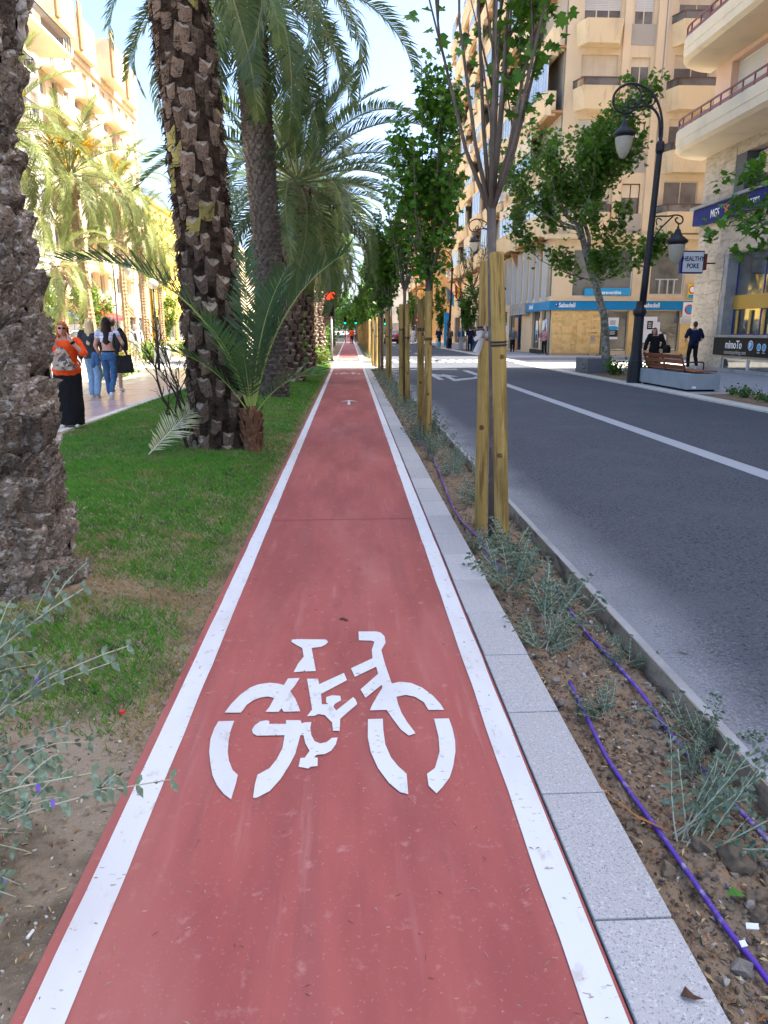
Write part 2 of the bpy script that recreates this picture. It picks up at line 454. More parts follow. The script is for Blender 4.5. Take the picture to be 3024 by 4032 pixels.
# dust blends by noise: a transparent edge
def dust_material():
    m = bpy.data.materials.new('gutter_dust'); m.use_nodes = True
    nt = m.node_tree; N = nt.nodes; L = nt.links
    bs = N['Principled BSDF']; bs.inputs['Base Color'].default_value = (.36, .37, .385, 1); bs.inputs['Roughness'].default_value = .95
    tr = N.new('ShaderNodeBsdfTransparent'); mx = N.new('ShaderNodeMixShader')
    tc = N.new('ShaderNodeTexCoord'); sx = N.new('ShaderNodeSeparateXYZ'); L.new(tc.outputs['Object'], sx.inputs[0])
    mr = N.new('ShaderNodeMapRange'); mr.inputs[1].default_value = 1.46; mr.inputs[2].default_value = 2.05; mr.inputs[3].default_value = 1.05; mr.inputs[4].default_value = -.3
    L.new(sx.outputs[0], mr.inputs[0])
    nz = N.new('ShaderNodeTexNoise'); nz.inputs['Scale'].default_value = 1.3; nz.inputs['Detail'].default_value = 6
    L.new(tc.outputs['Object'], nz.inputs['Vector'])
    nz2 = N.new('ShaderNodeTexNoise'); nz2.inputs['Scale'].default_value = 70; nz2.inputs['Detail'].default_value = 5; L.new(tc.outputs['Object'], nz2.inputs['Vector'])
    a = N.new('ShaderNodeMath'); a.operation = 'MULTIPLY_ADD'; L.new(nz.outputs['Fac'], a.inputs[0]); a.inputs[1].default_value = 1.3; a.inputs[2].default_value = -.62
    a2 = N.new('ShaderNodeMath'); a2.operation = 'ADD'; L.new(a.outputs[0], a2.inputs[0]); L.new(mr.outputs[0], a2.inputs[1])
    s = N.new('ShaderNodeMath'); s.operation = 'ADD'; s.use_clamp = True
    sb = N.new('ShaderNodeMath'); sb.operation = 'MULTIPLY_ADD'; L.new(nz2.outputs['Fac'], sb.inputs[0]); sb.inputs[1].default_value = 1.9; sb.inputs[2].default_value = -.95
    L.new(a2.outputs[0], s.inputs[0]); L.new(sb.outputs[0], s.inputs[1])
    sc = N.new('ShaderNodeMath'); sc.operation = 'MULTIPLY'; sc.inputs[1].default_value = .6; sc.use_clamp = True; L.new(s.outputs[0], sc.inputs[0])
    L.new(sc.outputs[0], mx.inputs[0]); L.new(tr.outputs[0], mx.inputs[1]); L.new(bs.outputs[0], mx.inputs[2])
    L.new(mx.outputs[0], N['Material Output'].inputs['Surface'])
    return m
tag(sheet('gutter_dust', 1.46, -4, 2.4, 60, ZR + .004, dust_material(), 1, 1, None), kind='stuff')

# bicycle path
PY1, PY2, PY3 = 29.3, 37.2, 90.0
path = sheet('bicycle_path', -.775, -6, .615, PY1, 0, mt['red'], 1, 1)
path2 = sheet('bicycle_path', -.775, PY2, .615, PY3, 0, mt['red'], 1, 1)
path3 = sheet('bicycle_path', -.775, 98, .615, 300, 0, mt['red'], 1, 1)
pb = MB().box(-.775, -6, -.2, .615, PY1 - .01, -.004)
tag(pb.build('path_base', mt['concrete']), kind='structure')
def tsheet(x0, x1, y0, y1, z, m, name='white_line', amp=.004, seed=1, parent=None, far=30):
    return wavy_strip(name, x0, x1, y0, y1, z, m, .1, amp, seed, parent, 3.0, yfar=far)
for k, (a, c) in enumerate(((-6, PY1), (PY2, PY3), (98, 300))):
    for s, (x0, x1) in enumerate(((-.742, -.650), (.513, .606))):
        tag(tsheet(x0, x1, a, c, .004, mt['white_paint'], seed=k * 2 + s), kind='structure')
# transverse joint in the coating
tag(sheet('path_joint', -.65, 5.72, .513, 5.728, .003, M('joint', (.16, .05, .05), .9)), kind='structure')

# bicycle symbol outline, metres on the path
SYM = [[(-0.52,2.66),(-0.505,2.728),(-0.479,2.805),(-0.445,2.868),(-0.413,2.896),(-0.366,2.908),(-0.329,2.899),(-0.302,2.884),(-0.289,2.945),(-0.238,2.946),(-0.254,2.875),(-0.27,2.827),(-0.244,2.762),(-0.229,2.708),(-0.216,2.656),(-0.283,2.656),(-0.294,2.686),(-0.303,2.655),(-0.357,2.658),(-0.344,2.698),(-0.332,2.771),(-0.361,2.786),(-0.391,2.777),(-0.418,2.755),(-0.44,2.718),(-0.454,2.657)],[(-0.533,2.594),(-0.471,2.594),(-0.474,2.529),(-0.471,2.452),(-0.462,2.378),(-0.448,2.319),(-0.426,2.262),(-0.404,2.233),(-0.403,2.187),(-0.405,2.127),(-0.406,2.098),(-0.435,2.128),(-0.465,2.175),(-0.491,2.233),(-0.51,2.3),(-0.53,2.381),(-0.541,2.467),(-0.54,2.545)],[(-0.305,3.335),(-0.303,3.361),(-0.278,3.365),(-0.136,3.354),(-0.122,3.327),(-0.134,3.293),(-0.156,3.268),(-0.201,3.258),(-0.188,3.16),(-0.169,3.011),(-0.216,3.009),(-0.221,3.024),(-0.225,3.01),(-0.269,3.003),(-0.255,3.089),(-0.233,3.162),(-0.246,3.26),(-0.273,3.291)],[(-0.344,2.593),(-0.332,2.585),(-0.332,2.565),(-0.265,2.562),(-0.268,2.59),(-0.211,2.587),(-0.204,2.562),(-0.194,2.57),(-0.167,2.571),(-0.169,2.528),(-0.162,2.475),(-0.148,2.434),(-0.127,2.417),(-0.103,2.425),(-0.084,2.453),(-0.062,2.455),(-0.068,2.408),(-0.084,2.367),(-0.107,2.346),(-0.137,2.343),(-0.145,2.326),(-0.132,2.325),(-0.13,2.273),(-0.153,2.27),(-0.162,2.259),(-0.197,2.272),(-0.194,2.325),(-0.178,2.327),(-0.163,2.37),(-0.182,2.42),(-0.192,2.477),(-0.204,2.477),(-0.207,2.439),(-0.214,2.355),(-0.229,2.287),(-0.254,2.201),(-0.284,2.136),(-0.326,2.1),(-0.335,2.104),(-0.338,2.174),(-0.336,2.231),(-0.298,2.268),(-0.278,2.323),(-0.264,2.393),(-0.264,2.48),(-0.37,2.482),(-0.386,2.499),(-0.393,2.525),(-0.386,2.558),(-0.368,2.586)],[(-0.205,2.938),(-0.157,2.936),(-0.149,2.884),(-0.134,2.899),(-0.042,2.987),(-0.028,2.916),(-0.138,2.797),(-0.131,2.708),(-0.104,2.71),(-0.114,2.725),(-0.115,2.769),(-0.091,2.783),(-0.056,2.777),(-0.052,2.738),(-0.078,2.709),(-0.083,2.686),(-0.071,2.656),(-0.002,2.764),(0.008,2.743),(0.015,2.704),(-0.054,2.591),(-0.055,2.502),(-0.081,2.503),(-0.086,2.565),(-0.116,2.622),(-0.142,2.631),(-0.157,2.618),(-0.187,2.617),(-0.169,2.668),(-0.183,2.775)],[(0.029,3.446),(0.119,3.442),(0.142,3.427),(0.159,3.38),(0.161,3.303),(0.136,3.219),(0.145,3.09),(0.156,2.978),(0.167,2.876),(0.204,2.891),(0.252,2.877),(0.296,2.833),(0.335,2.759),(0.358,2.688),(0.367,2.64),(0.303,2.643),(0.291,2.707),(0.257,2.755),(0.22,2.772),(0.18,2.758),(0.183,2.696),(0.193,2.622),(0.21,2.551),(0.236,2.47),(0.208,2.456),(0.181,2.499),(0.154,2.582),(0.134,2.651),(0.065,2.651),(0.078,2.701),(0.103,2.778),(0.124,2.838),(0.123,2.866),(0.05,2.755),(0.03,2.829),(0.111,2.971),(0.105,3.042),(0.007,2.946),(-0.011,3.031),(0.091,3.131),(0.09,3.222),(0.106,3.316),(0.092,3.33),(0.029,3.337)],[(0.056,2.583),(0.115,2.583),(0.113,2.502),(0.116,2.4),(0.132,2.315),(0.155,2.258),(0.181,2.213),(0.178,2.098),(0.151,2.111),(0.117,2.163),(0.083,2.25),(0.06,2.354),(0.052,2.453)],[(0.318,2.574),(0.377,2.574),(0.381,2.503),(0.379,2.412),(0.37,2.34),(0.349,2.249),(0.328,2.185),(0.295,2.129),(0.272,2.098),(0.25,2.142),(0.252,2.209),(0.283,2.241),(0.312,2.342),(0.32,2.44)]]
def symbol(dx, dy, sy=1.0, name='bicycle_marking', y0=2.6):
    b = MB()
    for poly in SYM:
        n = len(poly)
        b.add([(x + dx, (y - y0) * sy + y0 + dy, .005) for x, y in poly], [tuple(range(n))])
    o = b.build(name, mt['white_paint'])
    t = o.modifiers.new('tri', 'TRIANGULATE')
    o['kind'] = 'structure'
    return o
symbol(0, 0)
symbol(0, 23.6)
symbol(0, 36.6)
def arrow(yb, name='arrow_marking'):
    b = MB()
    pts = [(-.078, yb), (-.018, yb), (-.022, yb + .80), (.13, yb + .66), (.115, yb + .74), (-.045, yb + .98), (-.205, yb + .74), (-.215, yb + .66), (-.074, yb + .80)]
    b.add([(x + .02, y, .005) for x, y in pts], [tuple(range(len(pts)))])
    o = b.build(name, mt['white_paint']); o.modifiers.new('tri', 'TRIANGULATE'); o['kind'] = 'structure'
arrow(15.1)
arrow(60)

# granite kerb: every slab its own piece
def slab_mesh(name, w, l, h, m, bev=.004):
    b = MB().box(-w / 2, -l / 2, -h, w / 2, l / 2, 0)
    me = b.mesh(name, m)
    return me
kerb = thing('granite_kerb', 'pale speckled granite slab kerb running between the red path and the planting bed', 'kerb', (.73, 0, 0))
del kerb['category'], kerb['label']
kerb['kind'] = 'structure'
bm_slab = slab_mesh('slab', .208, .524, .18, mt['granite'])
rnd = random.Random(4)
y = 1.549 - .531 * 12
i = 0
while y < PY1 - .5:
    o = piece('slab', bm_slab, kerb, (.727 + rnd.uniform(-.0015, .0015), y + .2655, .006 + rnd.uniform(-.0015, .0015)), (rnd.uniform(-.003, .003), rnd.uniform(-.004, .004), rnd.uniform(-.002, .002)))
    if y < 12:
        bv = o.modifiers.new('bevel', 'BEVEL'); bv.width = .004; bv.segments = 2
    y += .531
MB().box(.621, -6, -.18, .832, PY1 - .3, -.006).build('joint_mortar', mt['grout'], kerb)
kerb2 = MB()
yy = PY2
while yy < 89:
    kerb2.box(.625, yy, -.1, .833, yy + .524, .004); yy += .531
tag(kerb2.build('far_kerb', mt['granite']), kind='structure')

# steel/concrete edging between bed and road
eb = MB()
ys = [-4 + .35 * k for k in range(100)]
for k in range(len(ys) - 1):
    a = mnoise.noise(Vector((ys[k] * .7, 3, 0))) * .012
    c = mnoise.noise(Vector((ys[k + 1] * .7, 3, 0))) * .012
    v = [(1.415 + a, ys[k], -.3), (1.447 + a, ys[k], -.3), (1.447 + a, ys[k], -.012), (1.415 + a, ys[k], -.012),
         (1.415 + c, ys[k + 1], -.3), (1.447 + c, ys[k + 1], -.3), (1.447 + c, ys[k + 1], -.012), (1.415 + c, ys[k + 1], -.012)]
    eb.add(v, [(0, 4, 7, 3), (3, 7, 6, 2), (2, 6, 5, 1)])
tag(eb.build('bed_edging', mt['edging']), kind='structure')
cap = wavy_strip('edging_cap', 1.418, 1.462, -4, PY1, -.010, mt['concrete'], .15, .004, 5); cap['kind'] = 'structure'
sheet('road_shoulder', 1.447, -6, 1.4535, 60, ZR - .004, mt['concrete'])

# soil bed on the right and lawn soil on the left
def terrain(name, x0, x1, y0, y1, m, zf, res):
    nx = max(1, int((x1 - x0) / res)); 
    ysl = []
    y = y0
    while y < y1:
        ysl.append(y); y += res * (1 + max(0, y) * .12)
    ysl.append(y1)
    xs = np.linspace(x0, x1, nx + 1)
    V = [(x, yy, zf(x, yy)) for yy in ysl for x in xs]
    F = [(j * (nx + 1) + i, j * (nx + 1) + i + 1, (j + 1) * (nx + 1) + i + 1, (j + 1) * (nx + 1) + i) for j in range(len(ysl) - 1) for i in range(nx)]
    b = MB(); b.add(V, F)
    o = b.build(name, m, None, True)
    o['kind'] = 'structure'
    return o
def bedz(x, y):
    n = mnoise.noise
    e = min(1, (x - .83) / .08) * min(1, (1.42 - x) / .05)
    return -.10 + .028 * n(Vector((x * 5, y * 5, 0))) + .02 * n(Vector((x * 16, y * 16, 2))) + .012 * n(Vector((x * 45, y * 45, 5))) - .02 * (1 - e)
terrain('planting_bed_soil', .831, 1.416, .6, PY1, mt['soil'], bedz, .02)
terrain('far_bed_soil', .834, 1.45, PY2, 90, mt['soil'], lambda x, y: -.05, .5)
def lawnz(x, y):
    n = mnoise.noise
    h = .05 * n(Vector((x * .6, y * .5, 1))) + .015 * n(Vector((x * 4, y * 4, 2)))
    if y < 7: h += .008 * n(Vector((x * 25, y * 25, 3)))
    m = math.exp(-((x + 2.1) ** 2) / .8) * .09
    e = min(1, max(0, (-.77 - x) / .5)) * min(1, max(0, (x + 4.36) / .4))
    return -.015 + (h + m + .02) * e
terrain('lawn_soil', -4.36, -.772, .5, 34, mt['dust_soil'], lawnz, .035)
terrain('far_lawn_soil', -4.36, -.776, 38.5, 90, mt['dust_soil'], lambda x, y: -.01, .8)

# grass blades ------------------------------------------------------------
T1P, T2P = (-2.16, 4.06), (-1.62, 9.3)
TRUNKS = [(-2.16, 4.06, .62), (-1.62, 9.35, .5), (-1.8, 16.4, .38), (-1.8, 21.4, .42), (-1.75, 28.1, .42)]
def fn(v): return mnoise.noise(Vector(v))
def grass_cover(x, y):
    """returns density 0..1 and dryness 0..1"""
    n1 = fn((x * 1.1, y * 1.1, 3)); n2 = fn((x * 3.2, y * 3.2, 8)); n3 = fn((x * 9, y * 9, 1))
    dens = 1.0
    dry = .10 + 1.1 * max(0, n1 * .8 + n2 * .9 + n3 * .4 - .16)
    yb = 4.0 - .22 * (x + 1.3)
    dry += 1.1 * math.exp(-((y - yb) / .16) ** 2) * (1 if x > -1.9 else .3)
    dry += .8 * math.exp(-((x + .8) / .10) ** 2)
    if y < 2.8:
        k = (2.8 - y)
        dens = max(0, 1 - k * 1.9 + n1 * .9 + n2 * .7)
        dry += .5 * k + max(0, n2) * .6
    for tx, ty, r in TRUNKS:
        d = math.hypot(x - tx, y - ty)
        if d < r * .9: dens = 0
        elif d < r + .3: dry += .6 * (1 - (d - r * .9) / .35)
    if y < 2.1: dens *= .15
    return max(0, min(1, dens)), max(0, min(1, dry))
rg = np.random.default_rng(7)
verts = []; mi = []
def blades(x0, x1, y0, y1, n, h, w, seed):
    global verts, mi
    xs = rg.uniform(x0, x1, n); ysx = rg.uniform(y0, y1, n); rr = rg.uniform(0, 1, (n, 6))
    cache = {}
    for i in range(n):
        x, y = xs[i], ysx[i]
        key = (int(x * 16), int(y * 16))
        if key not in cache:
            cache[key] = (*grass_cover(x, y), lawnz(x, y))
        d, dr, z = cache[key]
        if rr[i, 0] > d + .02: continue
        dry = rr[i, 1] < dr
        z = lawnz(x, y) if y < 5 else z
        a = rr[i, 2] * 6.283; hh = h * (.55 + .8 * rr[i, 3]) * (.6 if dry else 1); ww = w * (.7 + .6 * rr[i, 4])
        lean = hh * (.5 + 1.0 * rr[i, 5]) * (1.5 if dry else 1)
        b = rr[i, 2] * 17.0
        ca, sa = math.cos(a) * ww, math.sin(a) * ww
        verts.append((x - ca, y - sa, z - .004)); verts.append((x + ca, y + sa, z - .004))
        verts.append((x + math.cos(b) * lean, y + math.sin(b) * lean, z + hh))
        mi.append(1 if dry else 0)
blades(-4.3, -.78, 2.0, 5.0, 90000, .034, .0032, 1)
blades(-4.3, -.78, 5.0, 8.5, 80000, .036, .0042, 2)
blades(-4.3, -.78, 8.5, 14, 62000, .040, .005, 3)
blades(-4.3, -.78, 14, 22, 42000, .045, .009, 4)
blades(-4.3, -.78, 22, 34, 26000, .05, .016, 5)
nb = len(mi)
me = np_mesh('grass', np.array(verts), np.arange(nb * 3), np.full(nb, 3), [mt['grass'], mt['dry']], mi)
go = link(bpy.data.objects.new('grass', me))
tag(go, 'short green lawn grass with dry straw patches between the path and the plaza', 'grass', kind='stuff')
verts = []; mi = []
# plaza beyond the lawn ----------------------------------------------------
sheet('plaza', -70, -10, -4.5, 300, -.03, mt['creamtile'])
pk = thing('plaza_kerb', '', '', (-4.42, 0, 0)); del pk['label'], pk['category']; pk['kind'] = 'structure'
kme = MB().box(-.07, -.49, -.2, .07, .49, .015).mesh('kerb_stone', mt['palepave'])
for k in range(48):
    piece('kerb_stone', kme, pk, (-4.43, -2 + k * 1.0, 0))
pt = thing('plaza_paving', '', '', (-8, 0, 0)); del pt['label'], pt['category']; pt['kind'] = 'structure'
tme = MB().box(-.297, -.297, -.03, .297, .297, 0).mesh('tile', mt['pinktile'])
tmc = MB().box(-.297, -.297, -.03, .297, .297, 0).mesh('tile', mt['creamtile'])
MB().box(-9.4, 8, -.026, -4.5, 31, -.012).build('joint_mortar', mt['grout'], pt)
rnd = random.Random(11); cnt = 0; rest = MB()
for j in range(36):
    for i in range(8):
        x = -4.81 - i * .605; y = 9.4 + j * .605
        pink = i < 3 or (i in (6,) and j % 5 == 0)
        dz = rnd.uniform(-.0015, .0015)
        if cnt < 288:
            piece('tile', tme if pink else tmc, pt, (x, y, dz), (rnd.uniform(-.002, .002), rnd.uniform(-.002, .002), 0)); cnt += 1
# crossing between the two stretches of path
sheet('crossing_paving', -9, PY1, 1.44, 34.6, -.002, mt['palepave'])
sheet('crossing_asphalt', -9, 34.6, 1.44, PY2, -.002, mt['asphalt'])
sheet('far_crossing_asphalt', -9, 90, 1.44, 98, -.002, mt['asphalt'])
ck = MB(); ck2 = MB()
for k in range(6):
    x = -.78 + k * .235
    (ck if k % 2 == 0 else ck2).box(x, 34.9, 0, x + .235, 35.9, .004)
    (ck2 if k % 2 == 0 else ck).box(x, 35.9, 0, x + .235, 36.9, .004)
tag(ck.build('crossing_paint', mt['road_paint']), kind='structure')
tag(ck2.build('crossing_dark_square', mt['darkpave']), kind='structure')
for x0, x1 in ((-.742, -.650), (.513, .606)):
    sheet('white_line', x0, PY1, x1, PY2, .003, mt['white_paint'])
# road markings
tag(wavy_strip('lane_line', 4.375, 4.63, -4, 28.6, ZR + .004, mt['road_paint'], .2, .006, 3, None, 2), kind='structure')
for k in range(24):
    sheet('lane_line', 4.40, 37 + k * 9, 4.62, 42 + k * 9, ZR + .004, mt['road_paint'])
for k in range(14):
    sheet('crosswalk_stripe', 1.75 + k * .44 * 1.0, 35.8, 1.75 + k * .44 + .24, 39.0, ZR + .004, mt['road_paint'])
sheet('stop_line', 1.7, 29.2, 4.3, 29.7, ZR + .004, mt['road_paint'])
for k in range(12):
    sheet('crosswalk_stripe', 1.75 + k * .5, 86.0, 1.75 + k * .5 + .28, 89.5, ZR + .004, mt['road_paint'])
def road_arrow(xc, y0, turn=0):
    b = MB()
    z = ZR + .004
    pts = [(-.09, 0), (.09, 0), (.09, 2.2), (.38, 2.2), (0, 3.6), (-.38, 2.2), (-.09, 2.2)]
    b.add([(xc + x, y0 + y, z) for x, y in pts], [tuple(range(7))])
    if turn:
        p2 = [(.095, .2), (.9, 1.2), (.9, .7), (1.5, 1.55), (.9, 2.3), (.9, 1.8), (.095, .9)]
        b.add([(xc + x, y0 + y, z) for x, y in p2], [tuple(range(7))])
    o = b.build('road_arrow', mt['road_paint']); o.modifiers.new('tri', 'TRIANGULATE'); o['kind'] = 'structure'
road_arrow(2.9, 23.2)
road_arrow(3.3, 22.6, 1)
# far sidewalk
sheet('sidewalk', 8.35, -6, 40, 29.9, -.004, mt['paving'])
sheet('sidewalk', 8.35, 35.4, 40, 90.5, -.004, mt['paving'])
sheet('sidewalk', 8.35, 97.5, 40, 300, -.004, mt['paving'])
sheet('dark_paving_band', 8.7, 37.5, 20, 41.5, 0, mt['darkpave'])
sk = thing('road_kerb', '', '', (8.15, 0, 0)); del sk['label'], sk['category']; sk['kind'] = 'structure'
kme2 = MB().box(-.2, -.49, -.2, .2, .49, .0).mesh('kerb_stone', mt['palepave'])
for k in range(70):
    if 31 <= k <= 36: continue
    piece('kerb_stone', kme2, sk, (8.13, -1 + k, .004))
# ================================================================ palms
def frond_mesh(name, L, pairs, ll, droop, seed, mats, w=.024, v=.45, petiole=.12, twist=0.0, fall=.35, seg=14, spread=1.0):
    """arching feather leaf along +X; leaflets on both sides"""
    r = random.Random(seed)
    mb = MB()
    pts = []; dirs = []
    p = Vector((0, 0, 0)); n = 40
    side_b = r.uniform(-.25, .25)
    for i in range(n + 1):
        s = i / n
        a = -droop * s ** 1.6
        h = side_b * s * s
        d = Vector((math.cos(a) * math.cos(h), math.cos(a) * math.sin(h), math.sin(a)))
        pts.append(p.copy()); dirs.append(d)
        p += d * L / n
    idx = [round(n * k / seg) for k in range(seg + 1)]
    mb.mat(0).tube([pts[i] for i in idx], [max(.0025, .022 * L / 3 * (1 - .85 * i / n)) for i in idx], 5)
    mb.mat(1)
    for k in range(pairs):
        s = petiole + (1 - petiole) * (k + .5) / pairs
        f = s * n; i0 = min(n - 1, int(f)); t = f - i0
        o = pts[i0].lerp(pts[i0 + 1], t); d = dirs[i0]
        side = Vector((-d.y, d.x, 0)).normalized(); up = side.cross(d) * -1 if False else d.cross(side)
        prof = min(1, .35 + 2.2 * (s - petiole)) * (1 - .55 * max(0, s - .45) / .55)
        for sg in (-1, 1):
            lf = ll * prof * r.uniform(.82, 1.1)
            fw = .45 + .75 * s + r.uniform(-.14, .14)
            lift = v + r.uniform(-.22, .22)
            dr = (side * sg * spread + d * fw + up * lift).normalized()
            e1 = o + dr * lf * .5
            dr2 = (dr + Vector((0, 0, -fall * r.uniform(.4, 1.5)))).normalized()
            e2 = e1 + dr2 * lf * .5
            wv = (d - dr * d.dot(dr)).normalized() * w * .5 * r.uniform(.8, 1.2)
            mb.add([o - wv * .6, o + wv * .6, e1 + wv, e1 - wv, e2], [(0, 1, 2, 3), (3, 2, 4)])
    return mb.mesh(name, mats)

FR = [mt['rachis'], mt['frond']]
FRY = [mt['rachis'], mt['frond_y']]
frond_up = [frond_mesh('frond', 2.9, 74, .50, .7, 10 + k, FR, .030) for k in range(2)]
frond_mid = [frond_mesh('frond', 3.2, 82, .52, 1.35, 20 + k, FR, .030) for k in range(3)]
frond_low = [frond_mesh('frond', 3.1, 78, .50, 1.9, 30 + k, FR, .030, .25, fall=.6) for k in range(3)]
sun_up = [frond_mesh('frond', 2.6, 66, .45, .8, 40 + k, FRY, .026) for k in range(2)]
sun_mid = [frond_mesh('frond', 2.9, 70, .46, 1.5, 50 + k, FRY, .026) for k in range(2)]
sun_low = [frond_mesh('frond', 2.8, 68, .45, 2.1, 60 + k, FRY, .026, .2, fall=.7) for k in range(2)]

def crown(root, c, n, sets, scale=1.0, seed=1, lo=-50, hi=80, skip=None, r0=.16, frame=None):
    r = random.Random(seed)
    c = Vector(c)
    up, mid, low = sets
    for k in range(n):
        q = (k + .5) / n
        pitch = R(hi + (lo - hi) * q ** .85 + r.uniform(-7, 7))
        yaw = k * 2.39996 + r.uniform(-.2, .2)
        if skip and skip(yaw, pitch): continue
        me = r.choice(up if pitch > R(48) else mid if pitch > R(2) else low)
        s = scale * r.uniform(.85, 1.1) * (.8 if pitch > R(65) else 1)
        loc = c + Vector((math.cos(yaw) * r0, math.sin(yaw) * r0, .25 * math.sin(pitch)))
        piece('frond', me, root, loc, (r.uniform(-.35, .35), -pitch, yaw), s)

def trunk_path(base, top, bend=0, n=14):
    b, t = Vector(base), Vector(top)
    return [b.lerp(t, i / n) + Vector((math.sin(PI * i / n) * bend, 0, 0)) for i in range(n + 1)]
def on_path(pts, s):
    f = s * (len(pts) - 1); i = min(len(pts) - 2, int(f))
    return pts[i].lerp(pts[i + 1], f - i)
def core(root, pts, rads, m, n=20, amp=.03, seed=0, freq=3.0):
    fine = [on_path(pts, i / 60) for i in range(61)]
    rr = np.interp(np.linspace(0, 1, 61), np.linspace(0, 1, len(rads)), rads)
    def disp(i, th, p):
        q = Vector((math.cos(th) * 1.2, math.sin(th) * 1.2, p.z * freq + seed * 9))
        return amp * (mnoise.noise(q * 1.7) + .5 * mnoise.noise(q * 5))
    mb = MB().tube(fine, list(rr), n, True, disp)
    return mb.build('trunk', m, root, True)

def rock_mesh(name, m, seed, sub=3, sq=(1, 1, 1), amp=.35, f=1.6):
    import bmesh
    bm = bmesh.new()
    bmesh.ops.create_icosphere(bm, subdivisions=sub, radius=1)
    for v in bm.verts:
        q = v.co.copy()
        k = 1 + amp * mnoise.noise(q * f + Vector((seed * 7.1, 0, 0))) + amp * .45 * mnoise.noise(q * f * 3 + Vector((0, seed * 3.7, 0))) + amp * .16 * mnoise.noise(q * f * 8)
        v.co = Vector((q.x * k * sq[0], q.y * k * sq[1], q.z * k * sq[2]))
    me = bpy.data.meshes.new(name)
    bm.to_mesh(me); bm.free()
    me.materials.append(m)
    me.polygons.foreach_set('use_smooth', [True] * len(me.polygons))
    return me

# leaf-base shapes: local +X points out of the trunk, +Z up
def scale_mesh(name, m, seed):
    """thick broken shelf of an old leaf base: wide, wrapped round the trunk, undercut, with a torn upper lip"""
    nu, nv = 19, 15
    V = []
    ctrl = [(.0, -.95), (.45, -.85), (.80, -.5), (.92, 0), (1.12, .42), (1.15, .60), (.85, .66), (.45, .52), (.0, .62)]
    cx = [c[0] for c in ctrl]; cz = [c[1] for c in ctrl]; ct = np.linspace(0, 1, len(ctrl))
    hw = .75 + .3 * mnoise.noise(Vector((seed * 3.1, 0, 0)))
    for j in range(nv):
        s = j / (nv - 1)
        ox, oz = float(np.interp(s, ct, cx)), float(np.interp(s, ct, cz))
        for i in range(nu):
            u = i / (nu - 1) * 2 - 1
            ed = math.sqrt(max(0, 1 - abs(u) ** 3))
            q = Vector((u * 2.4, s * 2.6, seed * 5.3))
            n1 = mnoise.noise(q); n2 = mnoise.noise(q * 2.7); n3 = mnoise.noise(q * 6.5)
            rip = abs(mnoise.noise(Vector((u * 4.2, s * .5, seed * 2.2))))      # vertical cracks
            k = 1 + .35 * n1 + .28 * n2 + .14 * n3 - (.35 * max(0, .14 - rip) / .14)
            x = ox * (.2 + .8 * ed) * k
            z = oz * (.45 + .55 * ed) + .30 * mnoise.noise(Vector((u * 2.1, 0, seed * 9.1))) + .22 * mnoise.noise(Vector((u * 6.3, 1, seed * 4.1))) * (s > .3) + n3 * .08
            V.append((x, u * 1.05 + .08 * n2, z))
    F = [(j * nu + i, j * nu + i + 1, (j + 1) * nu + i + 1, (j + 1) * nu + i) for j in range(nv - 1) for i in range(nu - 1)]
    mb = MB(); mb.add(V, F)
    me = mb.mesh(name, m)
    me.polygons.foreach_set('use_smooth', [seed % 2 == 0] * len(me.polygons))
    return me
def stub_mesh(name, mats, seed):
    """trimmed leaf stalk: a shield that swells outwards to a torn two-pointed top with a pale hollow cut face"""
    r = random.Random(seed)
    nu, nv = 7, 6
    V = []; mb = MB()
    wb, wt = r.uniform(.62, .8), r.uniform(.72, 1.0); notch = r.uniform(.25, .6); pk = r.uniform(-.15, .15); out = r.uniform(.42, .62)
    for j in range(nv):
        s = j / (nv - 1)
        for i in range(nu):
            u = i / (nu - 1) * 2 - 1
            w = wb + (wt - wb) * s
            x = (.10 + (out - .1) * s ** 1.3) * (1 - .45 * u * u) + r.uniform(-.02, .02)
            ztop = .55 - notch * (1 - abs(u) ** 1.3) + pk * u + r.uniform(-.05, .05)
            z = -.62 - .18 * (1 - u * u) + (ztop + .62 + .18 * (1 - u * u)) * s
            V.append((x, u * w * (.75 if abs(u) < 1 or s < .9 else .68), z))
    F = [(j * nu + i, j * nu + i + 1, (j + 1) * nu + i + 1, (j + 1) * nu + i) for j in range(nv - 1) for i in range(nu - 1)]
    b = len(V)
    for i in range(nu):     # inner lip of the cut, sloping back to the trunk
        u = i / (nu - 1) * 2 - 1
        top = V[(nv - 1) * nu + i]
        V.append((.03, top[1] * .85, .62 + .05 * r.uniform(-1, 1) - .1 * u * u))
    F1 = [((nv - 1) * nu + i, (nv - 1) * nu + i + 1, b + i + 1, b + i) for i in range(nu - 1)]
    S = [(0, *[j * nu for j in range(1, nv)], b)[::-1], (nu - 1, *[j * nu + nu - 1 for j in range(1, nv)], b + nu - 1)]
    mb.mat(0).add(V, F)
    bb = 0
    mb.mat(1); mb.f += F1; mb.m += [1] * len(F1)
    mb.f += S; mb.m += [0, 0]
    return mb.mesh(name, mats)
scales1 = [scale_mesh('leaf_scar', mt['bark1'], s) for s in range(7)]
stubs = [stub_mesh('leaf_base', [mt['stub'], mt['cut']], s) for s in range(6)]
stubs_g = [stub_mesh('leaf_base', [mt['stub_green'], mt['cut']], s + 20) for s in range(2)]

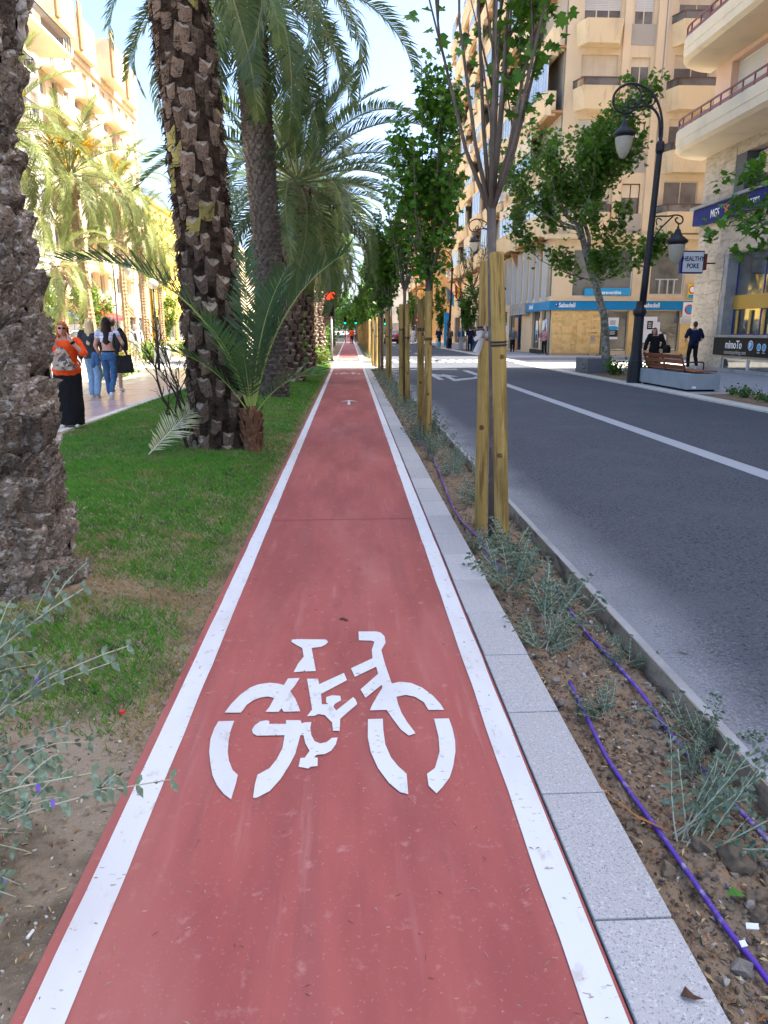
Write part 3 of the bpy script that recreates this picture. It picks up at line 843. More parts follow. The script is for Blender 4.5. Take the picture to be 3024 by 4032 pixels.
def cover(root, pts, rads, meshes, dz, per, size, seed, name='leaf_base', zmax=None, tilt=0, alt=None, altp=0, thmin=None, limit=300, inset=0.03, jit=.12, zj=.02, roll=.08):
    """clothe a trunk with leaf bases in a spiral; the nearest 300 are parts, the rest one part"""
    r = random.Random(seed)
    L = sum((pts[i + 1] - pts[i]).length for i in range(len(pts) - 1))
    n = int(L / dz * per)
    cand = []
    for k in range(n):
        s = (k + .5) / n
        th = (k % per + .5 * ((k // per) % 2)) * 2 * PI / per + r.uniform(-jit, jit)
        p = on_path(pts, s)
        if zmax and p.z > zmax: continue
        rad = float(np.interp(s, np.linspace(0, 1, len(rads)), rads)) - inset
        out = Vector((math.cos(th), math.sin(th), 0))
        cand.append((s, th, p + out * rad + Vector((0, 0, r.uniform(-zj, zj))), out, r.uniform(.75, 1.25), r.uniform(-.12, .12), r.random(), r.uniform(-roll, roll)))
    camp = Vector((0, 0, 1.5))
    facing = [c for c in cand if (camp - c[2]).normalized().dot(c[3]) > -.25]
    facing.sort(key=lambda c: (c[2] - camp).length)
    parts = facing[:limit]
    ids = set(id(c) for c in parts)
    rest = [c for c in cand if id(c) not in ids]
    for c in parts:
        me = r.choice(alt) if alt and c[6] < altp else r.choice(meshes)
        k = c[4]
        piece(name, me, root, c[2], (c[7], -tilt + c[5], c[1]), (size[0] * k, size[1] * k, size[2] * k * (1 + c[5])))
    if rest:
        mb = MB()
        me = meshes[0]
        vs = [v.co.copy() for v in me.vertices]; fs = [tuple(p.vertices) for p in me.polygons]; ms = [p.material_index for p in me.polygons]
        for c in rest:
            rot = Euler((0, -tilt + c[5], c[1])).to_matrix()
            k = c[4]
            b = len(mb.v)
            mb.v.extend([tuple(rot @ Vector((v.x * size[0] * k, v.y * size[1] * k, v.z * size[2] * k)) + c[2]) for v in vs])
            mb.f.extend([tuple(i + b for i in f) for f in fs]); mb.m.extend(ms)
        o = mb.build(name, list(me.materials), root)
        o['kind'] = 'stuff'

# --- the old palm at the left edge
pg = 'date palms in the lawn beside the path'
t1 = thing('palm_tree', 'huge rugged old palm trunk filling the left edge, nearest of all the palms', 'palm tree', (-2.16, 4.08, 0), 0, pg)
p1 = [Vector(p) for p in ((-2.16, 4.08, -.1), (-2.13, 4.10, .3), (-2.10, 4.14, .9), (-2.10, 4.18, 1.6), (-2.12, 4.22, 2.4), (-2.06, 4.25, 3.2), (-2.1, 4.3, 5.2), (-2.1, 4.3, 6.9))]
r1 = [.50, .42, .345, .305, .265, .34, .33, .34]
core(t1, p1, r1, mt['bark1'], 26, .05, 1)
# path lengths between the points differ, so resample
def resample(pts, rads, n=30):
    L = [0]
    for i in range(len(pts) - 1): L.append(L[-1] + (pts[i + 1] - pts[i]).length)
    out = []; rr = []
    for k in range(n + 1):
        d = L[-1] * k / n
        i = 0
        while i < len(pts) - 2 and L[i + 1] < d: i += 1
        t = (d - L[i]) / max(1e-6, L[i + 1] - L[i])
        out.append(pts[i].lerp(pts[i + 1], t)); rr.append(rads[i] + (rads[i + 1] - rads[i]) * t)
    return out, rr
q1, qr1 = resample(p1, r1)
cover(t1, q1, qr1, scales1, .150, 9, (.120, .205, .125), 5, 'leaf_scar', tilt=.10, inset=.045, jit=.34, zj=.05, roll=.3)
for k in range(16):   # root flare lumps
    th = -2.6 + k * .27
    me = rock_mesh('root_lump', mt['bark1'], k + 40, 2, (1, .8, .75), .5, 1.3) if k < 5 else None
    if me: lumps = (globals().get('lumps') or []) + [me]
    piece('root_lump', lumps[k % len(lumps)], t1, (-2.16 + math.cos(th) * .44, 4.08 + math.sin(th) * .44, .02 + .05 * (k % 3)), (0, .2, th), (.13, .17, .10))
crown(t1, (-2.1, 4.3, 7.0), 34, (frond_up, frond_mid, frond_low), .85, 3, lo=-10, skip=lambda a, p: p < 1.1 and math.cos(a) > -.75)

# --- the second palm with orange brown stubs
t2 = thing('palm_tree', 'thick palm covered in pointed cut leaf stubs, with a young green sucker at its foot', 'palm tree', (-1.62, 9.35, 0), 0, pg)
p2 = [Vector(p) for p in ((-1.60, 9.35, -.1), (-1.63, 9.35, .5), (-1.70, 9.36, 1.6), (-1.74, 9.38, 2.6), (-1.80, 9.4, 4.0), (-1.90, 9.45, 5.3), (-1.92, 9.5, 7.2))]
r2 = [.44, .39, .34, .315, .32, .32, .33]
core(t2, p2, r2, mt['fibre'], 24, .03, 2, 6)
q2, qr2 = resample(p2, r2)
cover(t2, q2, qr2, stubs, .165, 8, (.125, .112, .165), 8, 'leaf_base', tilt=.10, alt=stubs_g, altp=.11, inset=.02, jit=.24, zj=.04, roll=.2)
# hanging fibre between the stubs
fb = MB(); r = random.Random(3)
for k in range(5200):
    s = r.random() ; th = r.uniform(-PI * .98, .5)
    p = on_path(q2, s); rad = float(np.interp(s, np.linspace(0, 1, len(qr2)), qr2))
    o = Vector((math.cos(th), math.sin(th), 0)); tng = Vector((-o.y, o.x, 0))
    a = p + o * rad
    d = (tng * r.uniform(-1, 1) + Vector((0, 0, r.uniform(-.8, .2))) + o * r.uniform(.05, .5)).normalized() * r.uniform(.05, .15)
    w = Vector((0, 0, .004))
    fb.add([a - w, a + w, a + d * .6 + o * .012, a + d], [(0, 1, 2), (0, 2, 3)])
tag(fb.build('fibre', mt['fibre'], t2), kind='stuff')
crown(t2, (-1.92, 9.5, 7.3), 52, (frond_up, frond_mid, frond_low), 1.15, 7, lo=-50, skip=lambda a, p: p < 1.0 and (math.sin(a) < .45 or math.cos(a) < -.1) and not (math.cos(a) > .80 and p > .1))

# --- third palm: slim, fine scales
t3 = thing('palm_tree', 'slim palm trunk of fine dark scales just behind the sucker, swollen foot', 'palm tree', (-1.8, 16.4, 0), 0, pg)
p3 = [Vector(p) for p in ((-1.78, 16.4, -.1), (-1.77, 16.4, .7), (-1.72, 16.4, 1.8), (-1.74, 16.4, 3.6), (-1.84, 16.4, 5.6), (-1.92, 16.4, 8.2))]
r3 = [.42, .36, .27, .27, .29, .30]
core(t3, p3, r3, mt['smoothbark'], 22, .012, 3, 6)
q3, qr3 = resample(p3, r3)
fine = [scale_mesh('leaf_scar', mt['smoothbark'], s + 30) for s in range(1)]
def fine_scale(name, m, seed):
    r = random.Random(seed)
    V = [(0, -1, .1), (.0, 1, .1), (.25, 0, -1), (.9, -.55, .5), (.9, .55, .5), (.2, 0, .8)]
    F = [(0, 2, 3), (2, 4, 3), (2, 1, 4), (3, 4, 5), (0, 3, 5), (4, 1, 5)]
    return MB().add(V, F).mesh(name, m)
fsc = [fine_scale('leaf_scar', mt['smoothbark'], 1)]
cover(t3, q3, qr3, fsc, .095, 14, (.065, .075, .07), 12, 'leaf_scar', inset=.012, tilt=0)
crown(t3, (-1.92, 16.4, 8.3), 44, (frond_up, frond_mid, frond_low), 1.15, 11, lo=-58)

# --- further palms along the lawn
def mid_palm(label, x, y, h, r, seed, n=46, sc=1.05, lit=False, lo=-45, limit=160, top=None):
    t = thing('palm_tree', label, 'palm tree', (x, y, 0), 0, pg)
    tx, ty = top or (x + .1, y)
    pts, rr = resample([Vector((x, y, -.1)), Vector((x, y, h * .25)), Vector((tx, ty, h))], [r * 1.25, r, r * .95])
    core(t, pts, rr, mt['fibre'], 16, .03, seed, 5)
    cover(t, pts, rr, stubs, .17, 9, (.14, .15, .15), seed, 'leaf_base', inset=.0, tilt=.1, limit=limit)
    crown(t, (tx, ty, h + .1), n, (frond_up, frond_mid, frond_low), sc, seed, lo=lo)
    return t
mid_palm('palm with a big drooping crown behind the slim palm, fourth along the lawn', -1.75, 21.5, 5.3, .34, 21, 46, 1.3, lo=-26, top=(-1.35, 21.5))
mid_palm('dark stubby palm beside the bright green bush, fifth along the lawn', -1.75, 28.3, 5.6, .38, 22, 50, 1.1, limit=120)
mid_palm('left one of the two sunlit pale trunks before the crossing', -1.80, 34.2, 6.6, .30, 23, 44, 1.0, limit=100)
mid_palm('right one of the two sunlit pale trunks before the crossing', -1.55, 38.2, 7.0, .30, 24, 40, 1.0, limit=80)
for k, (x, y, h, lb) in enumerate(((-1.9, 44, 6.5, 'dark palm just beyond the traffic light'), (-1.7, 50.5, 6.0, 'second dark palm beyond the crossing, left of the distant path'), (-1.8, 58, 6.8, 'third dark palm beyond the crossing'), (-1.8, 66, 6.0, 'fourth palm beyond the crossing, among the hedges'), (-1.8, 74, 7, 'fifth palm beyond the crossing, near the far end'))):
    mid_palm(lb, x, y, h, .28, 30 + k, 30, 1.0, limit=30)

# sucker at the foot of the second palm
FS = [M('sucker_rachis', (.30, .36, .09), .45, .4), mt['frond_s']]
s1 = thing('palm_sucker', 'young green palm sucker with stiff arching fronds growing at the foot of the stubby palm', 'young palm', (-1.22, 9.0, 0))
sb = MB()
for k in range(22):
    th = k * 2.4; z = .02 + k * .02
    a = Vector((-1.22 + math.cos(th) * .085, 9.0 + math.sin(th) * .08, z)); 
    sb.bar(a, a + Vector((math.cos(th) * .06, math.sin(th) * .05, .16)), .09, .02, (math.cos(th), math.sin(th), 0))
sb.tube([(-1.22, 9, -.1), (-1.22, 9, .3), (-1.21, 9, .6)], [.12, .10, .06], 10)
sb.build('stem', M('sucker_bark', (.17, .08, .045), .95, .1, var=[(20, (.30, .19, .12), .5, .7)], bump=[(60, 1, .02)]), s1)
def sfrond(L, pairs, ll, droop, seed, v=.35, w=.032):
    return frond_mesh('frond', L, int(pairs * .8), ll, droop, seed, FS, w * .85, v, petiole=.25, fall=.08, seg=12)
for (yaw, pitch, L, droop, sd, roll) in ((180, 74, 2.95, 1.5, 1, .25), (4, 77, 2.35, .85, 2, -.2), (150, 80, 1.9, .7, 3, 0), (60, 79, 1.75, .5, 4, 0), (-60, 76, 1.9, .6, 5, .2),
                                   (-120, 70, 1.5, .8, 6, 0), (20, 80, 1.8, .35, 7, .3), (-20, 52, 1.1, 1.0, 8, 0), (190, 60, 1.3, .9, 9, 0), (-90, 62, 1.2, .9, 10, .1), (100, 84, 2.0, .3, 11, 0)):
    piece('frond', sfrond(L, int(24 * L), .56 if L > 2 else .48, droop, sd), s1, (-1.21, 9.0, .45), (roll, -R(pitch), R(yaw)))

# dry frond lying against the trunk and a stray rachis on the grass
df = frond_mesh('dry_frond', 1.15, 42, .34, .25, 5, [mt['rachis_dead'], mt['frond_dead']], .016, .2, .05, fall=.25)
o = piece('dry_frond', df, None, (-2.35, 8.45, .10), (.5, R(-34), R(55)))
tag(o, 'dry yellow palm frond leaning on the grass against the stubby palm trunk', 'palm frond')
o = MB().tube([(-2.6, 6.2, .10), (-2.2, 6.25, .08), (-1.75, 6.38, .10)], [.006, .008, .005], 5).build('dry_stalk', mt['rachis_dead'])
tag(o, 'thin dry straw stalk lying across the grass beside the old palm', 'stalk')

# --- sunlit palms on the plaza
sg = 'sunlit palms on the plaza'
def sun_palm(label, x, y, h, r, seed, n=40, sc=1.0, flowers=True, top=None):
    t = thing('palm_tree', label, 'palm tree', (x, y, -.03), 0, sg)
    tx, ty = top or (x, y)
    b, tp = Vector((x, y, -.1)), Vector((tx, ty, h))
    pts = [b.lerp(tp, i / 90) for i in range(91)]
    # ringed trunk with diamond scars as real relief
    def disp(i, th, p):
        a = math.sin(i * 1.45 + th * 4) * math.sin(i * 1.45 - th * 4)
        return .035 * a
    rr = [r * (1.15 - .2 * min(1, i / 30)) for i in range(91)]
    for i in range(82, 91): rr[i] = r * (1.0 + .9 * math.sin((i - 81) / 10 * PI))
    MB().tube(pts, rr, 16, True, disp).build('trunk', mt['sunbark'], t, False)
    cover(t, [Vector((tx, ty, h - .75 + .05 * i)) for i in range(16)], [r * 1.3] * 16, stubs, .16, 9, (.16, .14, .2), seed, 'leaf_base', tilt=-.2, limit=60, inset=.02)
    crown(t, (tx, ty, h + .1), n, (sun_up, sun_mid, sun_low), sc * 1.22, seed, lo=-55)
    if flowers:
        fm = MB(); r_ = random.Random(seed)
        for k in range(7):
            yaw = r_.uniform(0, 6.28); c = Vector((tx, ty, h + .2))
            e = c + Vector((math.cos(yaw) * .55, math.sin(yaw) * .55, 1.0))
            fm.bar(c, e, .05, .03)
            for q in range(26):
                d = Vector((math.cos(yaw) * .5 + r_.uniform(-.5, .5), math.sin(yaw) * .5 + r_.uniform(-.5, .5), r_.uniform(-.5, .7))).normalized()
                fm.bar(e, e + d * r_.uniform(.3, .7), .03, .02)
        fm.build('flower_stalks', mt['flower'], t)
    return t
sun_palm('tall sunlit palm farthest left on the plaza, crown just right of the old trunk', -12.4, 30, 8.6, .21, 1, 44, 1.05, True, (-12.9, 30))
sun_palm('sunlit palm with yellow flower stalks, trunk behind the long-haired brunette', -11.1, 33, 7.6, .20, 2, 44, 1.05, True, (-11.5, 33))
sun_palm('slender sunlit palm right of the black lamp post on the plaza', -12.9, 44, 9.0, .19, 3, 36, 1.0)
sun_palm('sunlit palm behind the bare twigs, left of the stubby trunk', -13.2, 49, 7.6, .19, 4, 36, .95, False)
sun_palm('plaza palm mostly hidden behind the stubby trunk', -13.6, 55, 7.0, .19, 5, 34, .95, False)
sun_palm('short young sunlit palm behind the blonde woman', -11.4, 30.5, 3.9, .17, 6, 34, .75, False)
sun_palm('distant plaza palm seen low between the trunks', -13, 66, 7.5, .2, 7, 30, 1.0, False)
sun_palm('farthest plaza palm before the yellow building', -13, 78, 7.5, .2, 8, 30, 1.0, False)
# ================================================================ broadleaf trees and shrubs
LEAF = [(0, 0), (.30, .16), (.20, .34), (.52, .42), (.34, .56), (.40, .80), (.14, .72), (0, 1.0), (-.14, .72), (-.40, .80), (-.34, .56), (-.52, .42), (-.20, .34), (-.30, .16)]
LEAFS = [(0, 0), (.34, .25), (.42, .6), (0, 1.0), (-.42, .6), (-.34, .25)]
def leaf_cloud(name, pts, size, m, seed, lobed=True, droop=.6):
    """pts: array of leaf positions"""
    rg = np.random.default_rng(seed)
    P = np.array(LEAF if lobed else LEAFS)
    n = len(pts); k = len(P)
    yaw = rg.uniform(0, 2 * PI, n); pit = rg.uniform(-1.3, .7, n) - droop * .3; rol = rg.uniform(-.9, .9, n); s = size * rg.uniform(.6, 1.25, n)
    fx = np.stack([np.cos(yaw) * np.cos(pit), np.sin(yaw) * np.cos(pit), np.sin(pit)], 1)
    sx = np.stack([-np.sin(yaw), np.cos(yaw), np.zeros(n)], 1)
    up = np.cross(sx, fx)
    sx = sx * np.cos(rol)[:, None] + up * np.sin(rol)[:, None]
    nn = np.cross(sx, fx)
    V = pts[:, None, :] + (P[None, :, 0:1] * sx[:, None, :] + P[None, :, 1:2] * fx[:, None, :] + (np.abs(P[None, :, 0:1]) * .35 - .25 * P[None, :, 1:2] ** 2) * nn[:, None, :]) * s[:, None, None]
    return np_mesh(name, V.reshape(-1, 3), np.arange(n * k), np.full(n, k), m)

def add_mesh(name, me, parent):
    o = link(bpy.data.objects.new(name, me)); o.parent = parent
    return o

def fan_tree(label, x, y, fork, top, spread, nst, leaves, size, seed, group, leafy=(.25, 1.0), trunk_r=.035, lean=(0, 0), mat='leaf', parts=True):
    """young tree with a clear stem and a narrow fan of upright shoots; local coordinates"""
    r = random.Random(seed)
    t = thing('street_tree', label, 'tree', (x, y, -.1), 0, group)
    f = Vector((lean[0], lean[1], fork))
    mb = MB().tube([(0, 0, -.05), (lean[0] * .3, 0, fork * .4), tuple(f)], [trunk_r * 1.15, trunk_r, trunk_r * 1.05], 9)
    tips = []
    for k in range(nst):
        a = k * 2.4 + r.uniform(-.4, .4); q = math.sqrt((k + .5) / nst)
        hh = (top - fork) * r.uniform(.62, 1.0) * (1.05 - .25 * q)
        b = Vector((math.cos(a) * spread * q, math.sin(a) * spread * q, 0))
        p = [f + Vector((0, 0, -.1)), f + b * .35 + Vector((0, 0, hh * .16)), f + b * .72 + Vector((0, 0, hh * .5)) , f + b * r.uniform(.9, 1.2) + Vector((r.uniform(-.1, .1), r.uniform(-.1, .1), hh))]
        mb.tube(p, [trunk_r * .6, trunk_r * .42, trunk_r * .28, .005], 6)
        tips.append(p)
        for j in range(3):
            s = r.uniform(.3, .8); i = 1 if s < .5 else 2
            o = p[i].lerp(p[i + 1] if i < 3 else p[3], r.random())
            e = o + Vector((r.uniform(-.35, .35) * spread, r.uniform(-.35, .35) * spread, r.uniform(.3, .8)))
            mb.tube([o, e], [.009, .003], 4)
            tips.append([o, o.lerp(e, .4), o.lerp(e, .7), e])
    mb.build('trunk', mt['barkgrey'], None, True).parent = t
    rgl = np.random.default_rng(seed)
    pts = []
    cl = []
    for p in tips:
        for j in range(7):
            s = r.uniform(*leafy) * 2.99; i = min(2, int(s)); c = p[i].lerp(p[i + 1], s - i)
            cl.append((c, r.uniform(.4, 1.3)))
    W = np.array([c[1] for c in cl]); W /= W.sum()
    ix = rgl.choice(len(cl), leaves, p=W)
    C = np.array([tuple(c[0]) for c in cl])
    pts = C[ix] + rgl.normal(0, 1, (leaves, 3)) * np.array([.13, .13, .20]) * max(.6, spread)
    if seed == 50: pts = pts[(pts[:, 0] > -.02) | (rgl.random(len(pts)) < .12)]
    add_mesh('crown', leaf_cloud('crown', pts, size, mt[mat], seed), t)
    return t

stake_me = []
for s in range(3):
    r = random.Random(s)
    mb = MB()
    pts = [(0, 0, -.25), (0, 0, 0), (0, 0, .7), (.004, 0, 1.4), (0, 0, 2.09), (0, 0, 2.11)]
    mb.tube([Vector(p) for p in pts], [.053, .053, .052, .051, .050, .045], 18)
    stake_me.append(mb.mesh('stake', mt['stake']))
    stake_me[-1].polygons.foreach_set('use_smooth', [len(p.vertices) == 4 for p in stake_me[-1].polygons])
knot_me = MB().ball((0, 0, 0), .028, .006, .030, 12, 6).add([(math.cos(i * PI / 6) * .014, -.0075, math.sin(i * PI / 6) * .014) for i in range(12)], [tuple(range(12))[::-1]]).mesh('knot', mt['knot'])
def stake_pair(i, pos, h, labels, near=False):
    """two round posts with a rubber strap between them"""
    for k, (x, y, dh, lean) in enumerate(pos):
        t = thing('tree_stake', labels[k], 'wooden stake', (x, y, -.1), 0, 'timber stakes supporting the young trees')
        t.rotation_euler = (lean[1], lean[0], 0)
        o = link(bpy.data.objects.new('post', stake_me[(i + k) % 3])); o.parent = t; o.scale = (1, 1, (h + dh) / 2.11); o.rotation_euler = (0, 0, i * 1.3 + k)
        if near or i < 3:
            for q in range(2):
                kk = link(bpy.data.objects.new('knot', knot_me)); kk.parent = t
                a = -1.9 + q * .7 + i * .2
                kk.location = (math.cos(a) * .0495, math.sin(a) * .0495, (.72, 1.42)[q] + .12 * k); kk.rotation_euler = (0, 0, a + PI / 2); kk.scale = (.7, .5, .75)
        sb = MB()
        zz = 1.50 - .03 * i if k == 0 else 1.60
        for dz in (0, .022):
            ring = [(math.cos(a) * .056, math.sin(a) * .056, zz + dz) for a in np.linspace(0, 2 * PI, 17)]
            sb.tube(ring, .007, 5, False)
        other = Vector(pos[1 - k][:2]) - Vector(pos[k][:2])
        d = Vector((other.x, other.y, 0)).normalized()
        sb.bar(d * .05 + Vector((0, 0, zz + .01)), d * .20 + Vector((0, 0, zz + .02)), .008, .028)
        o = sb.build('strap', mt['strap']); o.parent = t

tg = 'young trees in the planting bed beside the path'
beds = [  # x, y, stakes
    (1.12, 5.50, [(1.134, 5.19, 0, (-.058, .0)), (1.08, 5.82, 0, (-.012, .0))]),
    (1.13, 10.75, [(1.115, 10.35, 0, (-.012, 0)), (1.07, 11.0, -.08, (-.01, 0))]),
    (1.15, 15.6, [(1.215, 15.45, 0, (-.01, 0)), (1.09, 15.55, 0, (-.005, 0))]),
    (1.14, 21.6, [(1.09, 21.3, 0, (-.01, 0)), (1.20, 22.0, -.1, (0, 0))]),
    (1.15, 26.6, [(1.18, 26.9, 0, (0, 0)), (1.05, 26.4, 0, (0, 0))]),
    (1.05, 31.5, [(1.12, 31.2, 0, (0, 0)), (.98, 31.8, 0, (0, 0))]),
]
names = ['nearest', 'second', 'third', 'fourth', 'fifth', 'sixth']
spec = [  # fork, top, spread, stems, leaves, size
    (2.50, 5.7, .58, 11, 1300, .10, (.45, 1.0)), (2.35, 4.75, .52, 12, 2900, .10, (.15, 1.0)), (2.45, 4.6, .42, 11, 1100, .10, (.3, 1.0)),
    (2.4, 4.7, .48, 11, 2500, .11, (.1, 1.0)), (2.3, 4.9, .48, 10, 2600, .12, (.1, 1.0)), (2.3, 5.0, .5, 10, 2400, .13, (.1, 1.0))]
looks = ['sparse leaves on tall bare shoots', 'dense dark green crown in two lobes', 'thin half bare crown', 'dense dark narrow crown', 'leafy narrow crown', 'crown standing in the sunlit gap']
for i, (x, y, st) in enumerate(beds):
    sp = spec[i]
    fan_tree('%s young street tree in the bed, %s' % (names[i], looks[i]), x, y, sp[0], sp[1], sp[2], sp[3], sp[4], sp[5], 50 + i, tg, sp[6], (.032, .040, .034, .036, .036, .036)[i], (-.10, 0) if i == 0 else (0, 0))
    stake_pair(i, st, 2.12, ['front round timber stake of the %s young tree' % names[i], 'rear round timber stake of the %s young tree' % names[i]], i < 2)
# farther row beyond the crossing
ordn = ['first', 'second', 'third', 'fourth', 'fifth', 'sixth', 'seventh', 'eighth', 'ninth', 'tenth']
proto = fan_tree('first small tree of the row beyond the crossing', 1.15, 43, 2.3, 5.4, .55, 8, 1700, .15, 71, 'young trees in the bed beyond the crossing', (.05, 1))
proto2 = fan_tree('second small tree of the row beyond the crossing', 1.15, 48.5, 2.2, 5.0, .6, 8, 1700, .15, 72, 'young trees in the bed beyond the crossing', (.05, 1))
for k in range(2, 10):
    c = copy_tree(proto if k % 2 else proto2)
    c.location = (1.15, 43 + k * 5.3, -.05); c.rotation_euler = (0, 0, k * 1.7)
    c['label'] = '%s small tree of the row beyond the crossing' % ordn[k]
for k in range(10):
    for q in (0, 1):
        yy = 43 + k * 5.3 + (-.3 if q == 0 else .3)
        t = thing('tree_stake', '%s timber stake of the %s small tree beyond the crossing' % (('nearer', 'farther')[q], ordn[k]), 'wooden stake', (1.1 + .07 * q, yy, -.05), 0, 'timber stakes beyond the crossing')
        o = link(bpy.data.objects.new('post', stake_me[0])); o.parent = t

# white ribbon tied between the near stakes
rb = MB()
def ribbon(pts, w, up=(0, 0, 1)):
    for a, b in zip(pts[:-1], pts[1:]):
        rb.bar(a, b, .004, w, up)
base = Vector((1.04, 5.62, 1.46))
ribbon([base, base + Vector((.05, -.12, .03)), base + Vector((.10, -.3, .05))], .05)
for dx, dz, dy in ((-.09, .02, -.05), (-.11, -.03, -.08), (-.07, -.14, -.03), (-.10, -.12, -.06), (.03, .06, -.04), (-.03, .07, -.05)):
    ribbon([base, base + Vector((dx * .5, dy, dz * .3 + .02)), base + Vector((dx, dy * 1.3, dz))], .028)
rb.ball(base + Vector((0, -.02, 0)), .022)
tag(rb.build('ribbon', M('ribbon_cloth', (.62, .60, .57), .8, .1)), 'white cloth ribbon knotted round the nearest pair of stakes', 'ribbon')

# mature plane tree on the far sidewalk -------------------------------------
def plane_tree(label, x, y, seed, H=6.4, R0=2.7, leaves=9000, bare=False, mat='leaf_plane', group='plane trees on the far sidewalk', size=.17, tr=.15):
    r = random.Random(seed)
    t = thing('plane_tree', label, 'tree', (x, y, 0), 0, group)
    k1 = Vector((-1.25, 0, H * .70))
    mb = MB()
    mb.tube([(0, 0, -.1), (-.05, 0, .7), (-.2, 0, H * .28), (-.62, .05, H * .45), (-1.0, 0, H * .58), tuple(k1)], [tr * 1.35, tr, tr * .9, tr * .8, tr * .72, tr * .62], 12)
    mb.tube([(-.62, .05, H * .44), (-.85, .1, H * .56), (-.9, .1, H * .66), (-1.2, .1, H * .76)], [tr * .6, tr * .5, tr * .45, tr * .4], 9)
    tips = []
    def limb(o, d, L, rad, lev):
        p = [o]; dd = d.normalized(); q = o
        for i in range(3):
            dd = (dd + Vector((r.uniform(-.2, .2), r.uniform(-.2, .2), .16))).normalized()
            q = q + dd * L / 3; p.append(q)
        mb.tube(p, [rad, rad * .8, rad * .6, rad * .35], 6 if lev < 2 else 4, False)
        if lev >= 2: tips.append(p)
        if lev < 3:
            for k in range(4 if lev < 2 else 3):
                i = r.choice((1, 2, 3))
                nd = (dd + Vector((r.uniform(-.8, .8), r.uniform(-.8, .8), r.uniform(-.2, .9))))
                limb(p[i], nd, L * r.uniform(.45, .7), rad * .5, lev + 1)
    for k in range(11):
        a = k * 2.4
        limb(k1 + Vector((r.uniform(-.1, .1), 0, r.uniform(-.4, .2))), Vector((math.cos(a), math.sin(a), r.uniform(.0, 3.0))), R0 * r.uniform(.6, 1.15), tr * .32, 1)
    for k in range(3):
        a = k * 2.1 + .5
        limb(Vector((-.6, 0, H * .45)), Vector((math.cos(a), math.sin(a), .1)), R0 * .8, tr * .22, 1)
    o = mb.build('trunk', mt['planebark' if not bare else 'barkgrey'], None, True); o.parent = t
    if leaves:
        rgl = np.random.default_rng(seed)
        C = np.array([tuple(p[i].lerp(p[i + 1], u)) for p in tips for i in range(3) for u in (.2, .7)])
        w = rgl.uniform(.1, 1, len(C)) ** 2; w /= w.sum()
        ix = rgl.choice(len(C), leaves, p=w)
        pts = C[ix] + rgl.normal(0, .14, (leaves, 3))
        add_mesh('crown', leaf_cloud('crown', pts, size, mt[mat], seed), t)
    return t
plane_tree('mature plane tree with leaning mottled trunk in front of the blue bank fascia', 9.2, 26.1, 3, 7.0, 2.7, 9500)
plane_tree('almost bare pale tree on the sidewalk left of the near stakes', 10.7, 58, 9, 6.6, 2.6, 250, True, tr=.13)
# branches reaching in at the right edge, from a tree outside the frame
br = thing('plane_tree', 'plane tree at the right edge, only leafy branch ends reach into the picture', 'tree', (8.9, 11.2, 0), 0, 'plane trees on the far sidewalk')
mb = MB(); tips = []
rr_ = random.Random(8)
mb.tube([(8.9, 11.2, -.1), (8.85, 11.2, 1.2), (8.8, 11.3, 2.6), (8.7, 11.5, 3.9)], [.17, .14, .12, .1], 10)
for e in ((7.35, 14.4, 4.45), (6.95, 13.9, 3.35), (7.45, 13.8, 2.85), (7.3, 14.4, 3.7), (8.6, 13.8, 5.8), (9.6, 12, 5.6), (9.8, 10.3, 5.2), (8.3, 9.8, 5.6), (7.6, 10.4, 5.2)):
    o = Vector((8.78, 11.35, 3.0 + rr_.uniform(-.2, .8))); e = Vector(e)
    m1 = o.lerp(e, .5) + Vector((0, 0, .15))
    mb.tube([o, m1, e], [.03, .018, .006], 5)
    for k in range(16):
        c = m1.lerp(e, rr_.uniform(.25, 1.05)); f = c + Vector((rr_.uniform(-.3, .3), rr_.uniform(-.3, .3), rr_.uniform(-.2, .2)))
        mb.tube([c, f], [.005, .002], 4); tips.append(f)
mb.build('trunk', mt['planebark'], br, True)
rgl = np.random.default_rng(4); C = np.array([tuple(p) for p in tips]); ix = rgl.integers(0, len(C), 900)
add_mesh('crown', leaf_cloud('crown', C[ix] + rgl.normal(0, .08, (900, 3)) - np.array(tuple(origin(br))), .17, mt['leaf'], 4), br)

# small leafy street trees on the far sidewalk and the plaza
for k, (x, y, h, lb) in enumerate(((8.85, 56, 4.6, 'slim leafy tree on the sidewalk in front of the standing group'), (8.8, 72, 5.0, 'slim leafy tree beside the no entry sign'), (8.8, 84, 5, 'slim leafy tree farthest up the sidewalk'), (9, 106, 6, 'leafy tree before the distant orange building'))):
    fan_tree(lb, x, y, 1.6, h + 1.2, .8, 9, 2200, .16, 80 + k, 'small trees on the far sidewalk', (.05, 1))
for k, (x, y, lb) in enumerate(((-15.2, 38, 'bright sunlit small tree behind the woman in orange'), (-14.2, 42, 'bright sunlit small tree between the plaza palms'), (-15, 62, 'small sunlit tree before the red awning'))):
    fan_tree(lb, x, y, 1.2, 4.6, 1.0, 9, 2600, .15, 90 + k, 'small sunlit trees on the plaza', (.05, 1), mat='leaf_lit')

